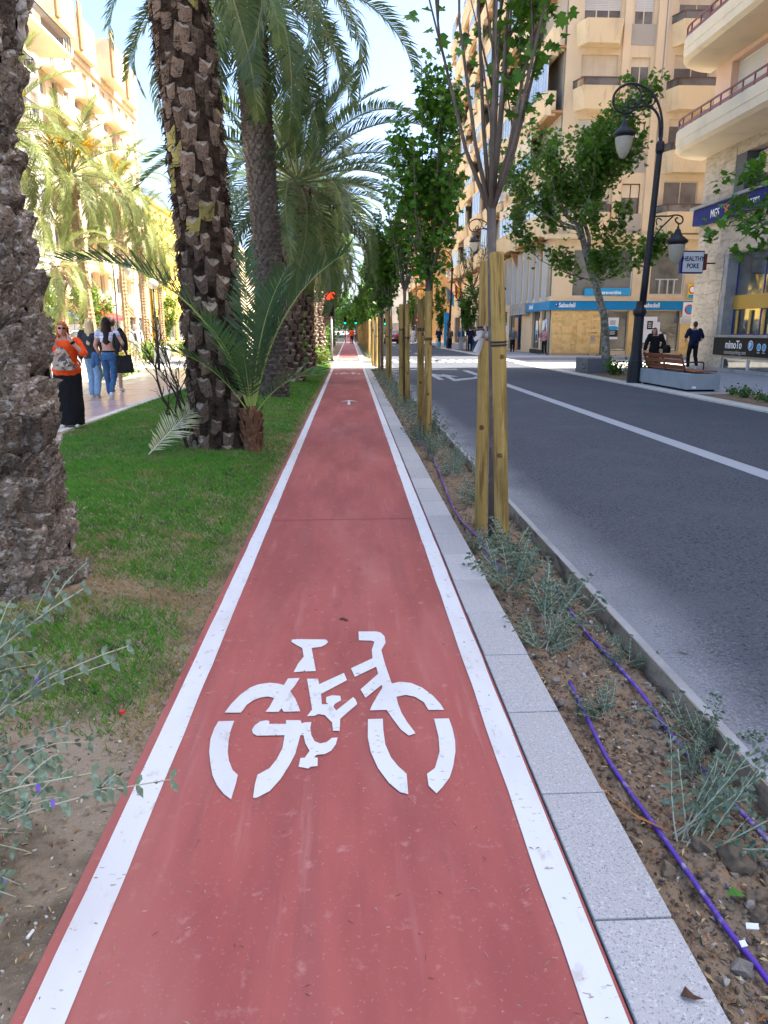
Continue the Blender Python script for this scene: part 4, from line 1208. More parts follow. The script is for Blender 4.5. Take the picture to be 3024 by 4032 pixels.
for k in range(9):
    c = copy_tree(proto if k % 2 else proto2)
    c.location = (1.2 if k < 5 else 8.8, 101 + (k % 5) * 9, -.05); c.rotation_euler = (0, 0, k * 1.3); c.scale = (1.2,) * 3
    c['label'] = '%s small tree %s past the second side street' % (ordn[k], 'by the path' if k < 5 else 'on the right sidewalk')
far_m = []
rgl = np.random.default_rng(99)
P_ = []
for k in range(34):
    cx_, cy_ = rgl.uniform(-16, 4.5), rgl.uniform(170, 255); h_ = rgl.uniform(7, 12)
    P_.append(rgl.normal(0, 1, (170, 3)) * np.array([1.7, 1.7, h_ * .2]) + np.array([cx_, cy_, h_ * .62]))
o = link(bpy.data.objects.new('distant_trees', leaf_cloud('distant_trees', np.concatenate(P_), .9, mt['leaf'], 98, False)))
tag(o, 'distant mass of green trees closing the view at the end of the path', 'trees', kind='stuff')
# bushes -----------------------------------------------------------------
def bush(label, x, y, w, d, h, n, size, m, seed, cat='bush', group=None, name='bush', z=0, lobed=False):
    t = thing(name, label, cat, (x, y, z), 0, group)
    r = random.Random(seed); rgl = np.random.default_rng(seed)
    mb = MB()
    C = []
    for k in range(14):
        e = Vector((r.uniform(-.5, .5) * w, r.uniform(-.5, .5) * d, h * r.uniform(.4, 1)))
        mb.tube([(e.x * .2, e.y * .2, 0), tuple(e * .6), tuple(e)], [.014, .009, .004], 4); 
        for u in (.35, .6, .8, 1): C.append(tuple(e * u))
    C = np.array(C); ix = rgl.integers(0, len(C), n)
    P = C[ix] + rgl.normal(0, 1, (n, 3)) * np.array([w, d, h]) * .12
    P[:, 2] = np.abs(P[:, 2])
    mb.build('stems', mt['barkgrey']).parent = t
    add_mesh('foliage', leaf_cloud('foliage', P, size, mt[m], seed, lobed), t)
    return t
bush('tall glossy green bush between the fourth and fifth lawn palms', -1.95, 25.0, .9, 1.3, 2.1, 1500, .13, 'leaf', 1)
bush('second glossy green bush beyond the fifth lawn palm', -2.2, 31.0, 1.1, 1.6, 1.9, 1200, .14, 'leaf', 2)
bush('yellow green flowering shrub in full sun at the foot of the pale palms', -1.55, 32.3, 1.4, 2.0, .8, 1600, .10, 'leaf_lit', 3)
bush('dark clipped bush left of the path beyond the crossing', -1.8, 42.5, 1.2, 3.5, 1.6, 1700, .13, 'leaf', 4)
bush('dark bush further beyond the crossing', -1.8, 53, 1.2, 5, 1.8, 1500, .15, 'leaf', 5)
bush('low glossy plants round the traffic light pole', -1.5, 39.0, 1.1, 1.8, .45, 700, .13, 'leaf', 6)
for k in range(7):
    bush('%s stretch of sunlit hedge across the plaza' % ordn[k], -9.6 - (k % 2) * .9, 37 + k * 4.2, 1.6, 3.6, .9, 1100, .12, 'leaf_lit', 20 + k, 'hedge', 'sunlit hedges across the plaza')
bush('low sunlit ground plants left of the woman in orange', -7.8, 24.5, 1.1, 2.2, .4, 700, .1, 'leaf_lit', 41)
for k, (x, y, s_, lb) in enumerate(((9.1, 24.9, .55, 'low dark shrub at the foot of the mature plane tree'), (9.6, 22.9, .5, 'low dark shrub left of the lamp post'), (8.9, 26.6, .6, 'low dark shrub beside the dark planter box'), (9.3, 23.6, .4, 'small shrub between plane tree and lamp post'),
                                   (9.15, 17.0, .24, 'small leafy plant in the sidewalk bed right of the bench, nearest the block'), (9.0, 16.3, .25, 'second small leafy plant in the bed right of the bench'), (9.1, 15.7, .28, 'third small leafy plant in the bed right of the bench'), (8.9, 15.1, .22, 'fourth small leafy plant at the right edge'))):
    bush(lb, x, y, s_ * 1.7, s_ * 1.7, s_, 330 if s_ > .4 else 70, .075 if s_ < .4 else .09, 'leaf', 50 + k)
sheet('tree_pit_soil', 8.36, 22.2, 10.2, 27.6, .004, mt['soil'])
sheet('tree_pit_soil', 8.36, 12.5, 9.6, 17.3, .004, mt['soil'])
sheet('tree_pit_soil', 8.4, 53, 9.6, 60, .004, mt['soil'])

# bare twiggy shrub left of the second palm
bt = thing('bare_shrub', 'leafless dark twiggy shrub leaning left beside the stubby palm', 'shrub', (-1.98, 9.0, 0))
r = random.Random(5); mb = MB()
def twig(o, d, L, rad, lev):
    p = [o]; q = o
    for i in range(4):
        d = (d + Vector((r.uniform(-.35, .35), r.uniform(-.2, .2), r.uniform(-.1, .35)))).normalized()
        q = q + d * L / 4; p.append(q)
    mb.tube(p, [rad, rad * .85, rad * .7, rad * .55, rad * .35], 5)
    if lev < 4:
        for i in (1, 2, 3, 4):
            if r.random() < .72: twig(p[i], (d + Vector((r.uniform(-1, 1), r.uniform(-.8, .8), r.uniform(-.3, .9)))).normalized(), L * r.uniform(.45, .7), rad * .6, lev + 1)
twig(Vector((-1.98, 9.0, -.05)), Vector((-.45, -.1, 1)), .95, .024, 0)
twig(Vector((-1.98, 9.0, -.05)), Vector((-.2, -.1, 1)), 1.1, .02, 1)
mb.build('twigs', M('dark_twig', (.045, .033, .026), .85, .2), bt)
add_mesh('leaves', leaf_cloud('leaves', np.array([(r.uniform(-.25, -.05), -.1, r.uniform(.45, .62)) for _ in range(7)]), .07, mt['leaf'], 3, False), bt)

# germander plants ---------------------------------------------------------
def germander(seed, nst, L, spreadz=.8, leaf=.03, gap=.034, bend=.9, branch=2, az=None, el=(.25, 1.3), wide=1.0, flowers=0):
    """pale stems with opposite grey green leaves; returns (stem MB, leaf MB, flower MB)"""
    r = random.Random(seed)
    st, lf, fl = MB(), MB(), MB()
    def leafat(o, d, side, s):
        dr = (side + d * .55 + Vector((0, 0, .15))).normalized()
        w = d.cross(dr).cross(dr).normalized() * s * .23
        up = dr.cross(w).normalized() * s * .05
        a = o + dr * s * .15; b = o + dr * s * .55; c = o + dr * s - Vector((0, 0, s * .18))
        lf.add([o, a + w * .6, b + w, c, b - w, a - w * .6, b - up * 1.5], [(0, 1, 6), (1, 2, 6), (2, 3, 6), (3, 4, 6), (4, 5, 6), (5, 0, 6)])
    def shoot(o, d, L, rad, lev):
        n = max(4, int(L / gap)); q = o; pts = [o]
        ph = r.uniform(0, PI)
        for i in range(n):
            s = i / n
            d = (d + Vector((r.uniform(-.05, .05), r.uniform(-.05, .05), (.05 - .09 * s * bend)))).normalized()
            q = q + d * gap; pts.append(q)
            if i > (1 if lev else n * .18):
                sd = d.orthogonal().normalized()
                sd = Matrix.Rotation(ph + (i % 2) * PI / 2, 3, d) @ sd
                sz = leaf * r.uniform(.7, 1.15) * (1.15 - .55 * s)
                leafat(q, d, sd, sz); leafat(q, d, -sd, sz)
                if flowers and r.random() < flowers:
                    fl.ball(q + sd * .012, .006, .006, .014, 5, 3)
            if lev < branch and i > 2 and i < n - 3 and r.random() < .13:
                sd = (Matrix.Rotation(r.uniform(0, 6.28), 3, d) @ d.orthogonal().normalized())
                shoot(q, (d + sd * .8).normalized(), (L - gap * i) * r.uniform(.3, .65), rad * .6, lev + 1)
        k = max(1, n // 5)
        pp = pts[::k]
        if pp[-1] != pts[-1]: pp.append(pts[-1])
        st.tube(pp, [rad * (1 - .6 * i / len(pp)) for i in range(len(pp))], 4)
        # tuft at the tip
        for j in range(4):
            sd = Matrix.Rotation(j * PI / 2, 3, d) @ d.orthogonal().normalized()
            leafat(q, d, (sd + d * 1.5).normalized(), leaf * .55)
    for k in range(nst):
        a = (az[0] + (az[1] - az[0]) * r.random()) if az else r.uniform(0, 2 * PI)
        e = r.uniform(*el)
        shoot(Vector((r.uniform(-.05, .05), r.uniform(-.05, .05), 0)), Vector((math.cos(a) * math.cos(e) * wide, math.sin(a) * math.cos(e), math.sin(e))), L * r.uniform(.6, 1.1), .0035, 0)
    return st, lf, fl
gv = []
for s in range(5):
    st, lf, fl = germander(s + 3, 16, .40, leaf=.046, gap=.025)
    gv.append((st.mesh('stems', mt['teucstem']), lf.mesh('leaves', mt['teuc'])))
gfar = []
for s in range(2):
    st, lf, fl = germander(s + 30, 12, .42, leaf=.055, gap=.07, branch=1)
    gfar.append((st.mesh('stems', mt['teucstem']), lf.mesh('leaves', mt['teuc'])))
spots = [(1.06, 1.95, 1.15, 'tall grey green plant between the two purple hoses, nearest in the bed'), (1.06, 2.75, .6, 'small grey green plant just beyond the end of the short hose'), (1.10, 3.75, 1.25, 'grey green plant with many shoots beside the long hose'),
         (1.0, 4.25, 1.25, 'grey green plant in the bed before the nearest stakes, third from the front'), (1.35, 3.25, .6, 'little shoot leaning over the edging'), (1.37, 2.5, .8, 'second little shoot leaning over the edging'), (1.12, 4.8, 1.2, 'grey green plant right at the foot of the front stake'),
         (.95, 5.15, .7, 'low grey green plant beside the kerb slab near the stakes'), (1.27, 2.3, .5, 'grey green sprig at the right edge of the picture'), (.98, 3.4, .85, 'sprawling grey green plant against the kerb'), (1.15, 6.6, .9, 'grey green plant behind the nearest stakes')]
germ_g = 'grey green plants in the planting bed'
r = random.Random(77)
for i, (x, y, s, lb) in enumerate(spots):
    t = thing('germander_plant', lb, 'plant', (x, y, bedz(x, y) - .01), 0, germ_g)
    st, lf = gv[i % 5]
    for nm, me in (('stems', st), ('leaves', lf)):
        o = link(bpy.data.objects.new(nm, me)); o.parent = t
    t.rotation_euler = (0, 0, r.uniform(0, 6.28)); t.scale = (s * .88, s * .88, s * .7)
    if i == 0: t.rotation_euler = (0, .6, 0); t.scale = (s * .7, s * .7, s * 1.0)
yy = 7.2; k = 0
while yy < 28.8:
    for q in range(1 if yy < 11 else 2):
        x = .97 + r.random() * .33
        t = thing('germander_plant', 'grey green bushy plant among the dense row in the bed under the trees', 'plant', (x, yy + r.uniform(-.2, .2), -.11), r.uniform(0, 6.28), 'bushy plants in a dense row in the bed')
        st, lf = gfar[k % 2] if yy > 12 else gv[k % 5]
        for nm, me in (('stems', st), ('leaves', lf)):
            o = link(bpy.data.objects.new(nm, me)); o.parent = t
        t.scale = (r.uniform(.6, .85),) * 2 + (r.uniform(.8, 1.1),)
        k += 1
    yy += .62 if yy < 12 else .55
st, lf = gfar[0]
fm = MB()
for k in range(70):
    y_ = 37.5 + k * .72; x_ = 1.1 + r.uniform(-.15, .2)
    b = len(fm.v); a = r.uniform(0, 6.28); ca, sa = math.cos(a), math.sin(a)
    fm.v.extend([(x_ + (v.co.x * ca - v.co.y * sa) * .9, y_ + v.co.x * sa + v.co.y * ca, v.co.z * 1.1 - .05) for v in lf.vertices])
    fm.f.extend([tuple(i + b for i in p.vertices) for p in lf.polygons]); fm.m.extend([0] * len(lf.polygons))
tag(fm.build('far_bed_planting', mt['teuc']), 'grey green ground cover in the bed beyond the crossing', 'ground cover', kind='stuff')

# the big germander that reaches in from the lower left corner
gb = thing('germander_shrub', 'large grey green shrub with long pale shoots and violet flowers in the lower left corner', 'shrub', (-1.42, 1.75, 0))
st, lf, fl = MB(), MB(), MB()
def long_shoot(o, e, sag, n, leaf, seed, rad=.0036, lift=.12):
    r = random.Random(seed)
    o, e = Vector(o), Vector(e)
    pts = []
    for i in range(n + 1):
        s = i / n
        pts.append(o.lerp(e, s) + Vector((0, 0, lift * math.sin(PI * s) - sag * s * s)) + Vector((r.uniform(-.003, .003), r.uniform(-.003, .003), 0)))
    st.tube(pts[::max(1, n // 8)] + [pts[-1]], [rad * (1 - .6 * k / (n // max(1, n // 8) + 2)) for k in range(len(pts[::max(1, n // 8)]) + 1)], 5)
    for i in range(2, n + 1):
        d = (pts[i] - pts[i - 1]).normalized()
        sd = Matrix.Rotation((i % 2) * PI / 2 + r.uniform(-.3, .3), 3, d) @ d.orthogonal().normalized()
        s_ = leaf * r.uniform(.7, 1.25) * (1.15 - .45 * i / n)
        for sg in ((-1, 1) if r.random() < .9 else (1,)):
            dr = (sd * sg + d * .5).normalized(); w = d.cross(dr).cross(dr).normalized() * s_ * .27
            q = pts[i]; a = q + dr * s_ * .15; b = q + dr * s_ * .55; c = q + dr * s_ - Vector((0, 0, s_ * .2)); up = Vector((0, 0, s_ * .05))
            lf.add([q, a + w * .6, b + w, c, b - w, a - w * .6, b - up], [(0, 1, 6), (1, 2, 6), (2, 3, 6), (3, 4, 6), (4, 5, 6), (5, 0, 6)])
        if r.random() < .05: fl.ball(pts[i] + Vector((0, 0, -.012)), .006, .006, .014, 5, 3)
        if r.random() < .30 and i < n - 3 and rad > .003:
            dd = (d + sd * .7).normalized()
            long_shoot(pts[i], pts[i] + dd * .16 * r.uniform(.5, 1.3), .01, 6, leaf * .8, seed * 31 + i, .002, .01)
O1 = (-1.42, 1.75, .02)
targets = [((-.77, 2.0, .80), 24), ((-.66, 2.0, .62), 22), ((-.72, 2.02, .56), 20), ((-.495, 1.75, .34), 22), ((-.757, 1.7, .385), 18), ((-.654, 1.62, .45), 20), ((-.93, 1.8, .62), 16), ((-1.0, 1.9, .7), 18),
           ((-.765, 1.9, .37), 18), ((-.9, 1.6, .18), 14), ((-.95, 1.7, .10), 14), ((-.88, 1.5, .12), 14), ((-1.0, 1.5, .3), 14), ((-1.05, 1.95, .45), 16), ((-.98, 1.85, .25), 16), ((-.93, 1.65, .30), 16), ((-1.1, 2.1, .35), 14), ((-1.0, 1.62, .06), 14), ((-.82, 1.42, .26), 12)]
for k, (e, n) in enumerate(targets):
    long_shoot((O1[0] + .05 * math.sin(k), O1[1] - (.35 if k in (3, 5, 11, 18, 9) else 0) + .05 * math.cos(k), .03), e, .02, n, (.046 if k < 8 else .042), 100 + k)
r = random.Random(6)
for k in range(60):
    e = (r.uniform(-1.30, -.84), r.uniform(1.38, 1.95), r.uniform(.04, .36))
    long_shoot((O1[0] + r.uniform(0, .2), O1[1] + r.uniform(-.3, .1), .02), e, .02, 11, .042, 200 + k)
st.build('stems', mt['teucstem'], None, True).parent = gb
lf.build('leaves', mt['teuc']).parent = gb
_f = fl.build('flowers', mt['violet']); _f.parent = gb; _f['kind'] = 'stuff'
for c in gb.children:
    c.location = -gb.location
    
# hoses ---------------------------------------------------------------------
def hose(label, pts, rad=.0085):
    P = []
    for i in range(len(pts) - 1):
        p0 = Vector(pts[max(0, i - 1)]); p1 = Vector(pts[i]); p2 = Vector(pts[i + 1]); p3 = Vector(pts[min(len(pts) - 1, i + 2)])
        for k in range(6):
            t_ = k / 6
            P.append(.5 * ((2 * p1) + (-p0 + p2) * t_ + (2 * p0 - 5 * p1 + 4 * p2 - p3) * t_ * t_ + (-p0 + 3 * p1 - 3 * p2 + p3) * t_ ** 3))
    P.append(Vector(pts[-1]))
    o = MB().tube(P, rad, 10).build('irrigation_hose', mt['hose'], None, True)
    tag(o, label, 'hose')
hz = -.082
hose('short purple drip hose lying along the kerb slabs, its end pointing up the bed', [(.989, 2.98, hz + .02), (.979, 2.685, hz), (.96, 2.41, hz + .005), (.972, 2.186, hz), (.987, 1.99, hz), (1.0, 1.765, hz), (1.01, 1.584, hz), (1.03, 1.43, hz), (1.04, 1.1, hz)])
hose('longer purple drip hose running down the middle of the bed near the edging', [(1.269, 4.32, hz), (1.276, 4.155, hz), (1.262, 3.8, hz - .003), (1.256, 3.538, hz), (1.28, 3.258, hz), (1.289, 2.898, hz + .004), (1.277, 2.51, hz), (1.297, 2.275, hz), (1.305, 2.093, hz), (1.33, 1.8, hz), (1.35, 1.4, hz)])
hose('purple drip hose winding past the foot of the nearest stakes', [(1.015, 4.556, hz), (1.0, 4.8, hz + .01), (.975, 4.98, hz + .01)], .008)
hose('purple drip hose winding behind the nearest stakes', [(.991, 5.05, hz), (.991, 5.356, hz + .01), (.951, 5.656, hz + .015), (.926, 6.116, hz + .01), (.95, 7.0, hz + .01), (1.01, 8.2, hz + .01), (1.03, 9.4, hz + .02), (.96, 10.5, hz + .02)], .008)

mt['clod'] = M('earth_clod', (.27, .21, .145), .97, .1, var=[(30, (.18, .13, .085), .45, .7), (60, (.38, .33, .26), .58, .76)], bump=[(90, .6, .006), (30, .6, .01)], rand=.15)
# loose stones, litter --------------------------------------------------------
rocks = [rock_mesh('stone', mt['clod'], s, 3, (1, .85, .65), .7, 1.7) for s in range(6)]
r = random.Random(21)
for (x, y, s, lb) in ((1.165, 1.845, .055, 'largest pale clod of earth between the two purple hoses'), (1.10, 1.90, .04, 'rounded clod left of the largest clod'), (1.155, 1.70, .032, 'knobbly stone in front of the largest clod'), (1.20, 1.66, .035, 'pale stone at the right picture edge beside the largest clods'), (1.12, 1.63, .024, 'small stone beside the green leaf')):
    o = piece('stone', rocks[r.randrange(6)], None, (x, y, -.085), (r.uniform(0, 6), r.uniform(0, 1), r.uniform(0, 6)), s)
    tag(o, lb, 'stone', 'loose stones in the planting bed')
def scatter(name, label, n, area, zf, size, m, seed, flat=.6):
    r = random.Random(seed)
    mb = MB()
    base = [v.co.copy() for v in rocks_lo.vertices]; fs = [tuple(p.vertices) for p in rocks_lo.polygons]
    for k in range(n):
        x = r.uniform(area[0], area[2]); y = area[1] + (area[3] - area[1]) * r.random() ** 1.6
        s = size * r.uniform(.3, 1.0) ** 1.6
        rot = Euler((r.uniform(0, 6), r.uniform(0, 6), r.uniform(0, 6))).to_matrix()
        b = len(mb.v); z = zf(x, y)
        sx = Vector((r.uniform(.7, 1.2), r.uniform(.6, 1.1), flat * r.uniform(.7, 1.3)))
        for v in base:
            q = rot @ Vector((v.x * sx.x * s, v.y * sx.y * s, v.z * sx.z * s))
            mb.v.append((x + q.x, y + q.y, z + q.z + s * .2))
        mb.f.extend([tuple(i + b for i in f) for f in fs]); mb.m.extend([r.randrange(len(m))] * len(fs))
    o = mb.build(name, m)
    return tag(o, label, name.replace('_', ' '), kind='stuff')
rocks_lo = rock_mesh('pebble', mt['stone'], 3, 1, (1, 1, 1), .4, 1.2)
mt['pebble_w'] = M('pale_pebble', (.50, .47, .42), .9, .2, var=[(60, (.4, .36, .3), .5, .7)])
mt['pebble_d'] = M('dark_pebble', (.13, .10, .08), .95, .1)
mt['pebble_o'] = M('orange_pebble', (.42, .20, .10), .9, .2)
scatter('gravel', 'small stones and clods strewn over the soil of the planting bed', 3000, (.86, 1.15, 1.40, 6.5), bedz, .015, [mt['stone'], mt['clod'], mt['clod'], mt['pebble_d'], mt['clod'], mt['clod'], mt['pebble_w'], mt['pebble_d'], mt['pebble_d']], 1)
scatter('gravel', 'fine earth crumbs over the soil of the planting bed', 7000, (.86, 1.15, 1.40, 5.0), bedz, .006, [mt['clod'], mt['clod'], mt['pebble_d']], 5)
scatter('gravel', 'small pale stones strewn over the bare soil beside the path', 2600, (-2.0, .9, -.79, 3.1), lawnz, .0075, [mt['stone'], mt['pebble_d'], mt['pebble_w']], 2)
scatter('gravel', 'lumps of earth strewn over the nearest soil of the planting bed', 130, (.88, 1.2, 1.38, 4.2), bedz, .035, [mt['clod'], mt['stone'], mt['clod']], 9)
# dead leaves, twigs and straw
def litter(name, label, n, area, zf, L, w, mats, seed):
    r = random.Random(seed); mb = MB()
    for k in range(n):
        x = r.uniform(area[0], area[2]); y = area[1] + (area[3] - area[1]) * r.random() ** 1.5
        a = r.uniform(0, 6.28); l = L * r.uniform(.4, 1.2); ww = w * r.uniform(.6, 1.3); z = zf(x, y) + .006
        d = Vector((math.cos(a), math.sin(a), r.uniform(-.15, .35))) * l; s = Vector((-math.sin(a), math.cos(a), r.uniform(-.3, .3))) * ww
        o = Vector((x, y, z))
        mb.cur = r.randrange(len(mats))
        mb.add([o, o + d * .5 + s + Vector((0, 0, .003)), o + d, o + d * .5 - s + Vector((0, 0, .003))], [(0, 1, 2), (0, 2, 3)])
    tag(mb.build(name, mats), label, 'leaf litter', kind='stuff')
ltm = [M('dead_leaf', (.28, .13, .05), .8, .2), M('straw', (.48, .38, .20), .8, .2), M('dark_litter', (.07, .045, .03), .9, .1)]
litter('leaf_litter', 'brown leaf bits and straw on the planting bed', 1500, (.86, 1.2, 1.40, 9), bedz, .03, .004, ltm, 1)
litter('leaf_litter', 'brown leaf bits and straw on the soil and grass beside the path', 1300, (-2.6, 1.2, -.79, 5), lawnz, .028, .0035, ltm, 2)
litter('leaf_litter', 'scattered straw bits on the red path and its white lines', 330, (-.74, 1.2, .6, 9), lambda x, y: 0, .022, .0013, [ltm[1], ltm[0], M('chalk', (.5, .35, .32), .9)], 3)
litter('leaf_litter', 'twigs and leaf scraps on the dusty road edge', 26, (1.5, 2.4, 3.2, 9), lambda x, y: ZR + .004, .07, .006, [ltm[2], ltm[0]], 6)
litter('leaf_litter', 'dry leaf scraps over the far lawn', 260, (-4.2, 5, -.9, 16), lawnz, .05, .016, [ltm[0], ltm[1]], 4)
def small(name, label, cat, mb, m):
    return tag(mb.build(name, m), label, cat)
small('bottle_cap_scrap', 'small bright red plastic scrap on the dry grass left of the path', 'litter', MB().obox((-.925, 2.66, .02), (.009, .002, 0), (-.003, .007, 0), (0, 0, .004)), M('red_scrap', (.75, .03, .02), .5))
small('cigarette_butt', 'white cigarette butt on the bare soil near the lower left edge', 'litter', MB().tube([(-.83, 1.55, .012), (-.825, 1.575, .012)], .004, 8), M('paper_white', (.75, .72, .66), .8))
small('paper_scrap', 'white paper scrap beside the short purple hose', 'litter', MB().obox((1.02, 1.53, -.07), (.008, 0, .002), (0, .008, .002), (0, 0, .001)), mt['whitep'])
small('plastic_scrap', 'torn white plastic beside the short purple hose near the bottom edge', 'litter', MB().obox((1.075, 1.585, -.07), (.014, -.006, .004), (.003, .008, .002), (0, 0, .001)), mt['whitep'])
small('plastic_scrap', 'blue white plastic bit in the bottom right corner', 'litter', MB().obox((.97, 1.30, -.08), (.016, 0, .002), (0, .008, .002), (0, 0, .001)), M('pale_blue', (.45, .65, .85), .5))
for k, (x, y, lb) in enumerate(((1.135, 4.05, 'red berry like scrap in the leaves beside the long hose'), (1.15, 3.88, 'second red scrap nearer than the first in the bed'))):
    small('red_scrap', lb, 'litter', MB().ball((x, y, -.05), .014, .014, .012, 8, 5), mt['redp'])
small('green_leaf', 'crumpled bright green leaf beside the short hose', 'leaf', MB().add([(1.06, 1.70, -.07), (1.085, 1.715, -.055), (1.115, 1.69, -.07), (1.085, 1.68, -.06)], [(0, 1, 3), (1, 2, 3)]), M('fresh_leaf', (.10, .26, .04), .5, transl=.3))
small('dry_palm_strip', 'long orange brown dry palm strip lying between kerb and short hose', 'palm strip', MB().add([(.85, 2.16, -.03), (.93, 2.05, -.06), (1.01, 1.98, -.07), (1.01, 1.972, -.07), (.93, 2.03, -.06), (.85, 2.15, -.03)], [(0, 1, 4, 5), (1, 2, 3, 4)]), M('rust_leaf', (.38, .15, .045), .6))
small('palm_fruit_remains', 'dark squashed fruit stain on the path ahead of the bicycle marking', 'litter', MB().ball((-.055, 3.62, .004), .018, .014, .006, 10, 4).ball((-.035, 3.60, .004), .012, .01, .008, 8, 4), M('squash', (.10, .055, .035), .9))
small('dead_leaf', 'curled black and orange leaf on the nearest kerb slab', 'leaf', MB().add([(.745, 1.315, .010), (.762, 1.330, .022), (.776, 1.316, .012), (.792, 1.296, .020), (.770, 1.300, .014), (.757, 1.297, .022)], [(0, 1, 5), (1, 2, 4, 5), (2, 3, 4)]), M('black_leaf', (.09, .045, .03), .6))
# ================================================================ buildings
def wall(mb, O, u, n, W, H, holes, t=.25):
    """a wall sheet with real openings and reveals. u: along, n: outward"""
    O, u, n = Vector(O), Vector(u), Vector(n)
    up = Vector((0, 0, 1))
    us = sorted({0, W} | {h[0] for h in holes} | {h[1] for h in holes}); zs = sorted({0, H} | {h[2] for h in holes} | {h[3] for h in holes})
    def P(a, z, d=0): return O + u * a + up * z - n * d
    flip = u.cross(up).dot(n) < 0
    def q(a, b, c, d): mb.add([a, b, c, d], [(3, 2, 1, 0) if flip else (0, 1, 2, 3)])
    for z0, z1 in zip(zs[:-1], zs[1:]):
        for a0, a1 in zip(us[:-1], us[1:]):
            am, zm = (a0 + a1) / 2, (z0 + z1) / 2
            if any(h[0] < am < h[1] and h[2] < zm < h[3] for h in holes): continue
            q(P(a0, z0), P(a1, z0), P(a1, z1), P(a0, z1))
    for a0, a1, z0, z1 in holes:
        q(P(a0, z0), P(a0, z0, t), P(a1, z0, t), P(a1, z0)); q(P(a0, z1), P(a1, z1), P(a1, z1, t), P(a0, z1, t))
        q(P(a0, z0), P(a0, z1), P(a0, z1, t), P(a0, z0, t)); q(P(a1, z0), P(a1, z0, t), P(a1, z1, t), P(a1, z1))
_wc = {}
def window_meshes(w, h, style, fm, gm, lights=2, slats=0):
    k = (round(w, 2), round(h, 2), style, fm.name, gm.name, lights)
    if k in _wc: return _wc[k]
    f = MB(); b = .05
    f.box(0, 0, 0, w, .06, b); f.box(0, 0, h - b, w, .06, h); f.box(0, 0, b, b, .06, h - b); f.box(w - b, 0, b, w, .06, h - b)
    for i in range(1, lights):
        x = w * i / lights
        f.box(x - .03, .003, b, x + .03, .057, h - b)
    if style == 'shutter':
        s = MB(); n = int((h * .62) / .09)
        for i in range(n):
            z = h - b - .085 * (i + 1)
            s.box(b, -.004, z, w - b, .02, z + .07)
        p = MB().box(b, .025, b, w - b, .035, h - b)
        _wc[k] = (f.mesh('frame', fm), p.mesh('pane', gm), s.mesh('roller_shutter', mt['shutter']))
    else:
        p = MB().box(b, .025, b, w - b, .035, h - b)
        _wc[k] = (f.mesh('frame', fm), p.mesh('pane', gm), None)
    return _wc[k]
def window(root, O, u, n, w, h, fm, gm, lights=2, style='plain', depth=.16, blind=0):
    """O: lower left corner seen from outside (u runs to the right)"""
    f, p, s = window_meshes(w, h, style, fm, gm, lights)
    u, n = Vector(u).normalized(), Vector(n).normalized()
    ang = math.atan2(u.y, u.x)
    o = piece('window', f, root, Vector(O) - n * depth, (0, 0, ang))
    c = piece('pane', p, o, (0, 0, 0), local=True)
    if s: piece('roller_shutter', s, o, (0, 0, 0), local=True)
    k_ = random.Random(int(sum(abs(c_) for c_ in Vector(O)) * 97)).random()
    if style == 'plain' and h > 1.2 and O[2] > 5.5 and k_ < .62:
        hh_ = h * (.18 + k_ * .8)
        key = ('blind', round(w, 2), round(hh_, 1))
        if key not in _wc: _wc[key] = MB().box(.052, .012, -key[2], w - .052, .022, 0).mesh('blind', mt['balc'])
        piece('blind', _wc[key], o, (0, 0, h - .05), local=True)
    return o

# ---------- corner bank building across the side street
B = thing('corner_building', 'ochre corner apartment building with angular balconies above a blue fascia bank', 'building', (17, 60, 0))
yS = 45.2
wb = MB()
top = 33.0
# south side ground floor and first floor
SW = 12.35
gf = MB()
wall(gf, (SW, yS, 0), (1, 0, 0), (0, -1, 0), 14.3, 7.0, [(3.45, 4.7, .25, 2.62), (5.6, 7.95, .25, 2.62), (1.15, 4.8, 3.5, 6.2), (5.9, 8.0, 3.6, 6.25), (9.2, 13, 3.5, 6.25), (9.2, 13, .3, 2.6)], .2)
gf.build('lower_wall', mt['cream'], B)
sd = MB()
street_holes = [(1.2, 2.4, .3, 2.7), (2.9, 4.9, .3, 2.7)]
for k in range(12): street_holes.append((.5 + k * 1.75, 1.6 + k * 1.75, 3.5, 6.3))
for k in range(7): street_holes.append((8 + k * 5, 12.2 + k * 5, .1, 2.9))
wall(sd, (SW, yS, 0), (0, 1, 0), (-1, 0, 0), 44.8, 7.0, street_holes, .25)
sd.build('street_wall', mt['cream'], B)
for k in range(12):
    window(B, (SW, yS + 1.6 + k * 1.75, 3.5), (0, -1, 0), (-1, 0, 0), 1.1, 2.8, mt['alu'], mt['glass'], 1)
    f = MB().box(SW - .28, yS + 1.72 + k * 1.75, 3.3, SW, yS + 1.82 + k * 1.75, 6.7)
    f.build('fin', mt['alu'], B)
window(B, (SW + 1.15, yS, 3.5), (1, 0, 0), (0, -1, 0), 3.65, 2.7, mt['alu'], mt['glass'], 1)
window(B, (SW + 5.9, yS, 3.6), (1, 0, 0), (0, -1, 0), 2.1, 2.65, mt['alu'], mt['glass'], 1)
window(B, (SW + 9.2, yS, 3.5), (1, 0, 0), (0, -1, 0), 3.8, 2.75, mt['alu'], mt['glass'], 2)
for a, w in ((3.45, 1.25), (5.6, 2.35)):
    window(B, (SW + a, yS, .25), (1, 0, 0), (0, -1, 0), w, 2.37, mt['bronze'], mt['glass'], 1, depth=.1)
window(B, (SW, yS + 2.4, .3), (0, -1, 0), (-1, 0, 0), 1.2, 2.4, mt['bronze'], mt['glass'], 1)
window(B, (SW, yS + 4.9, .3), (0, -1, 0), (-1, 0, 0), 2.0, 2.4, mt['bronze'], mt['glass'], 2)
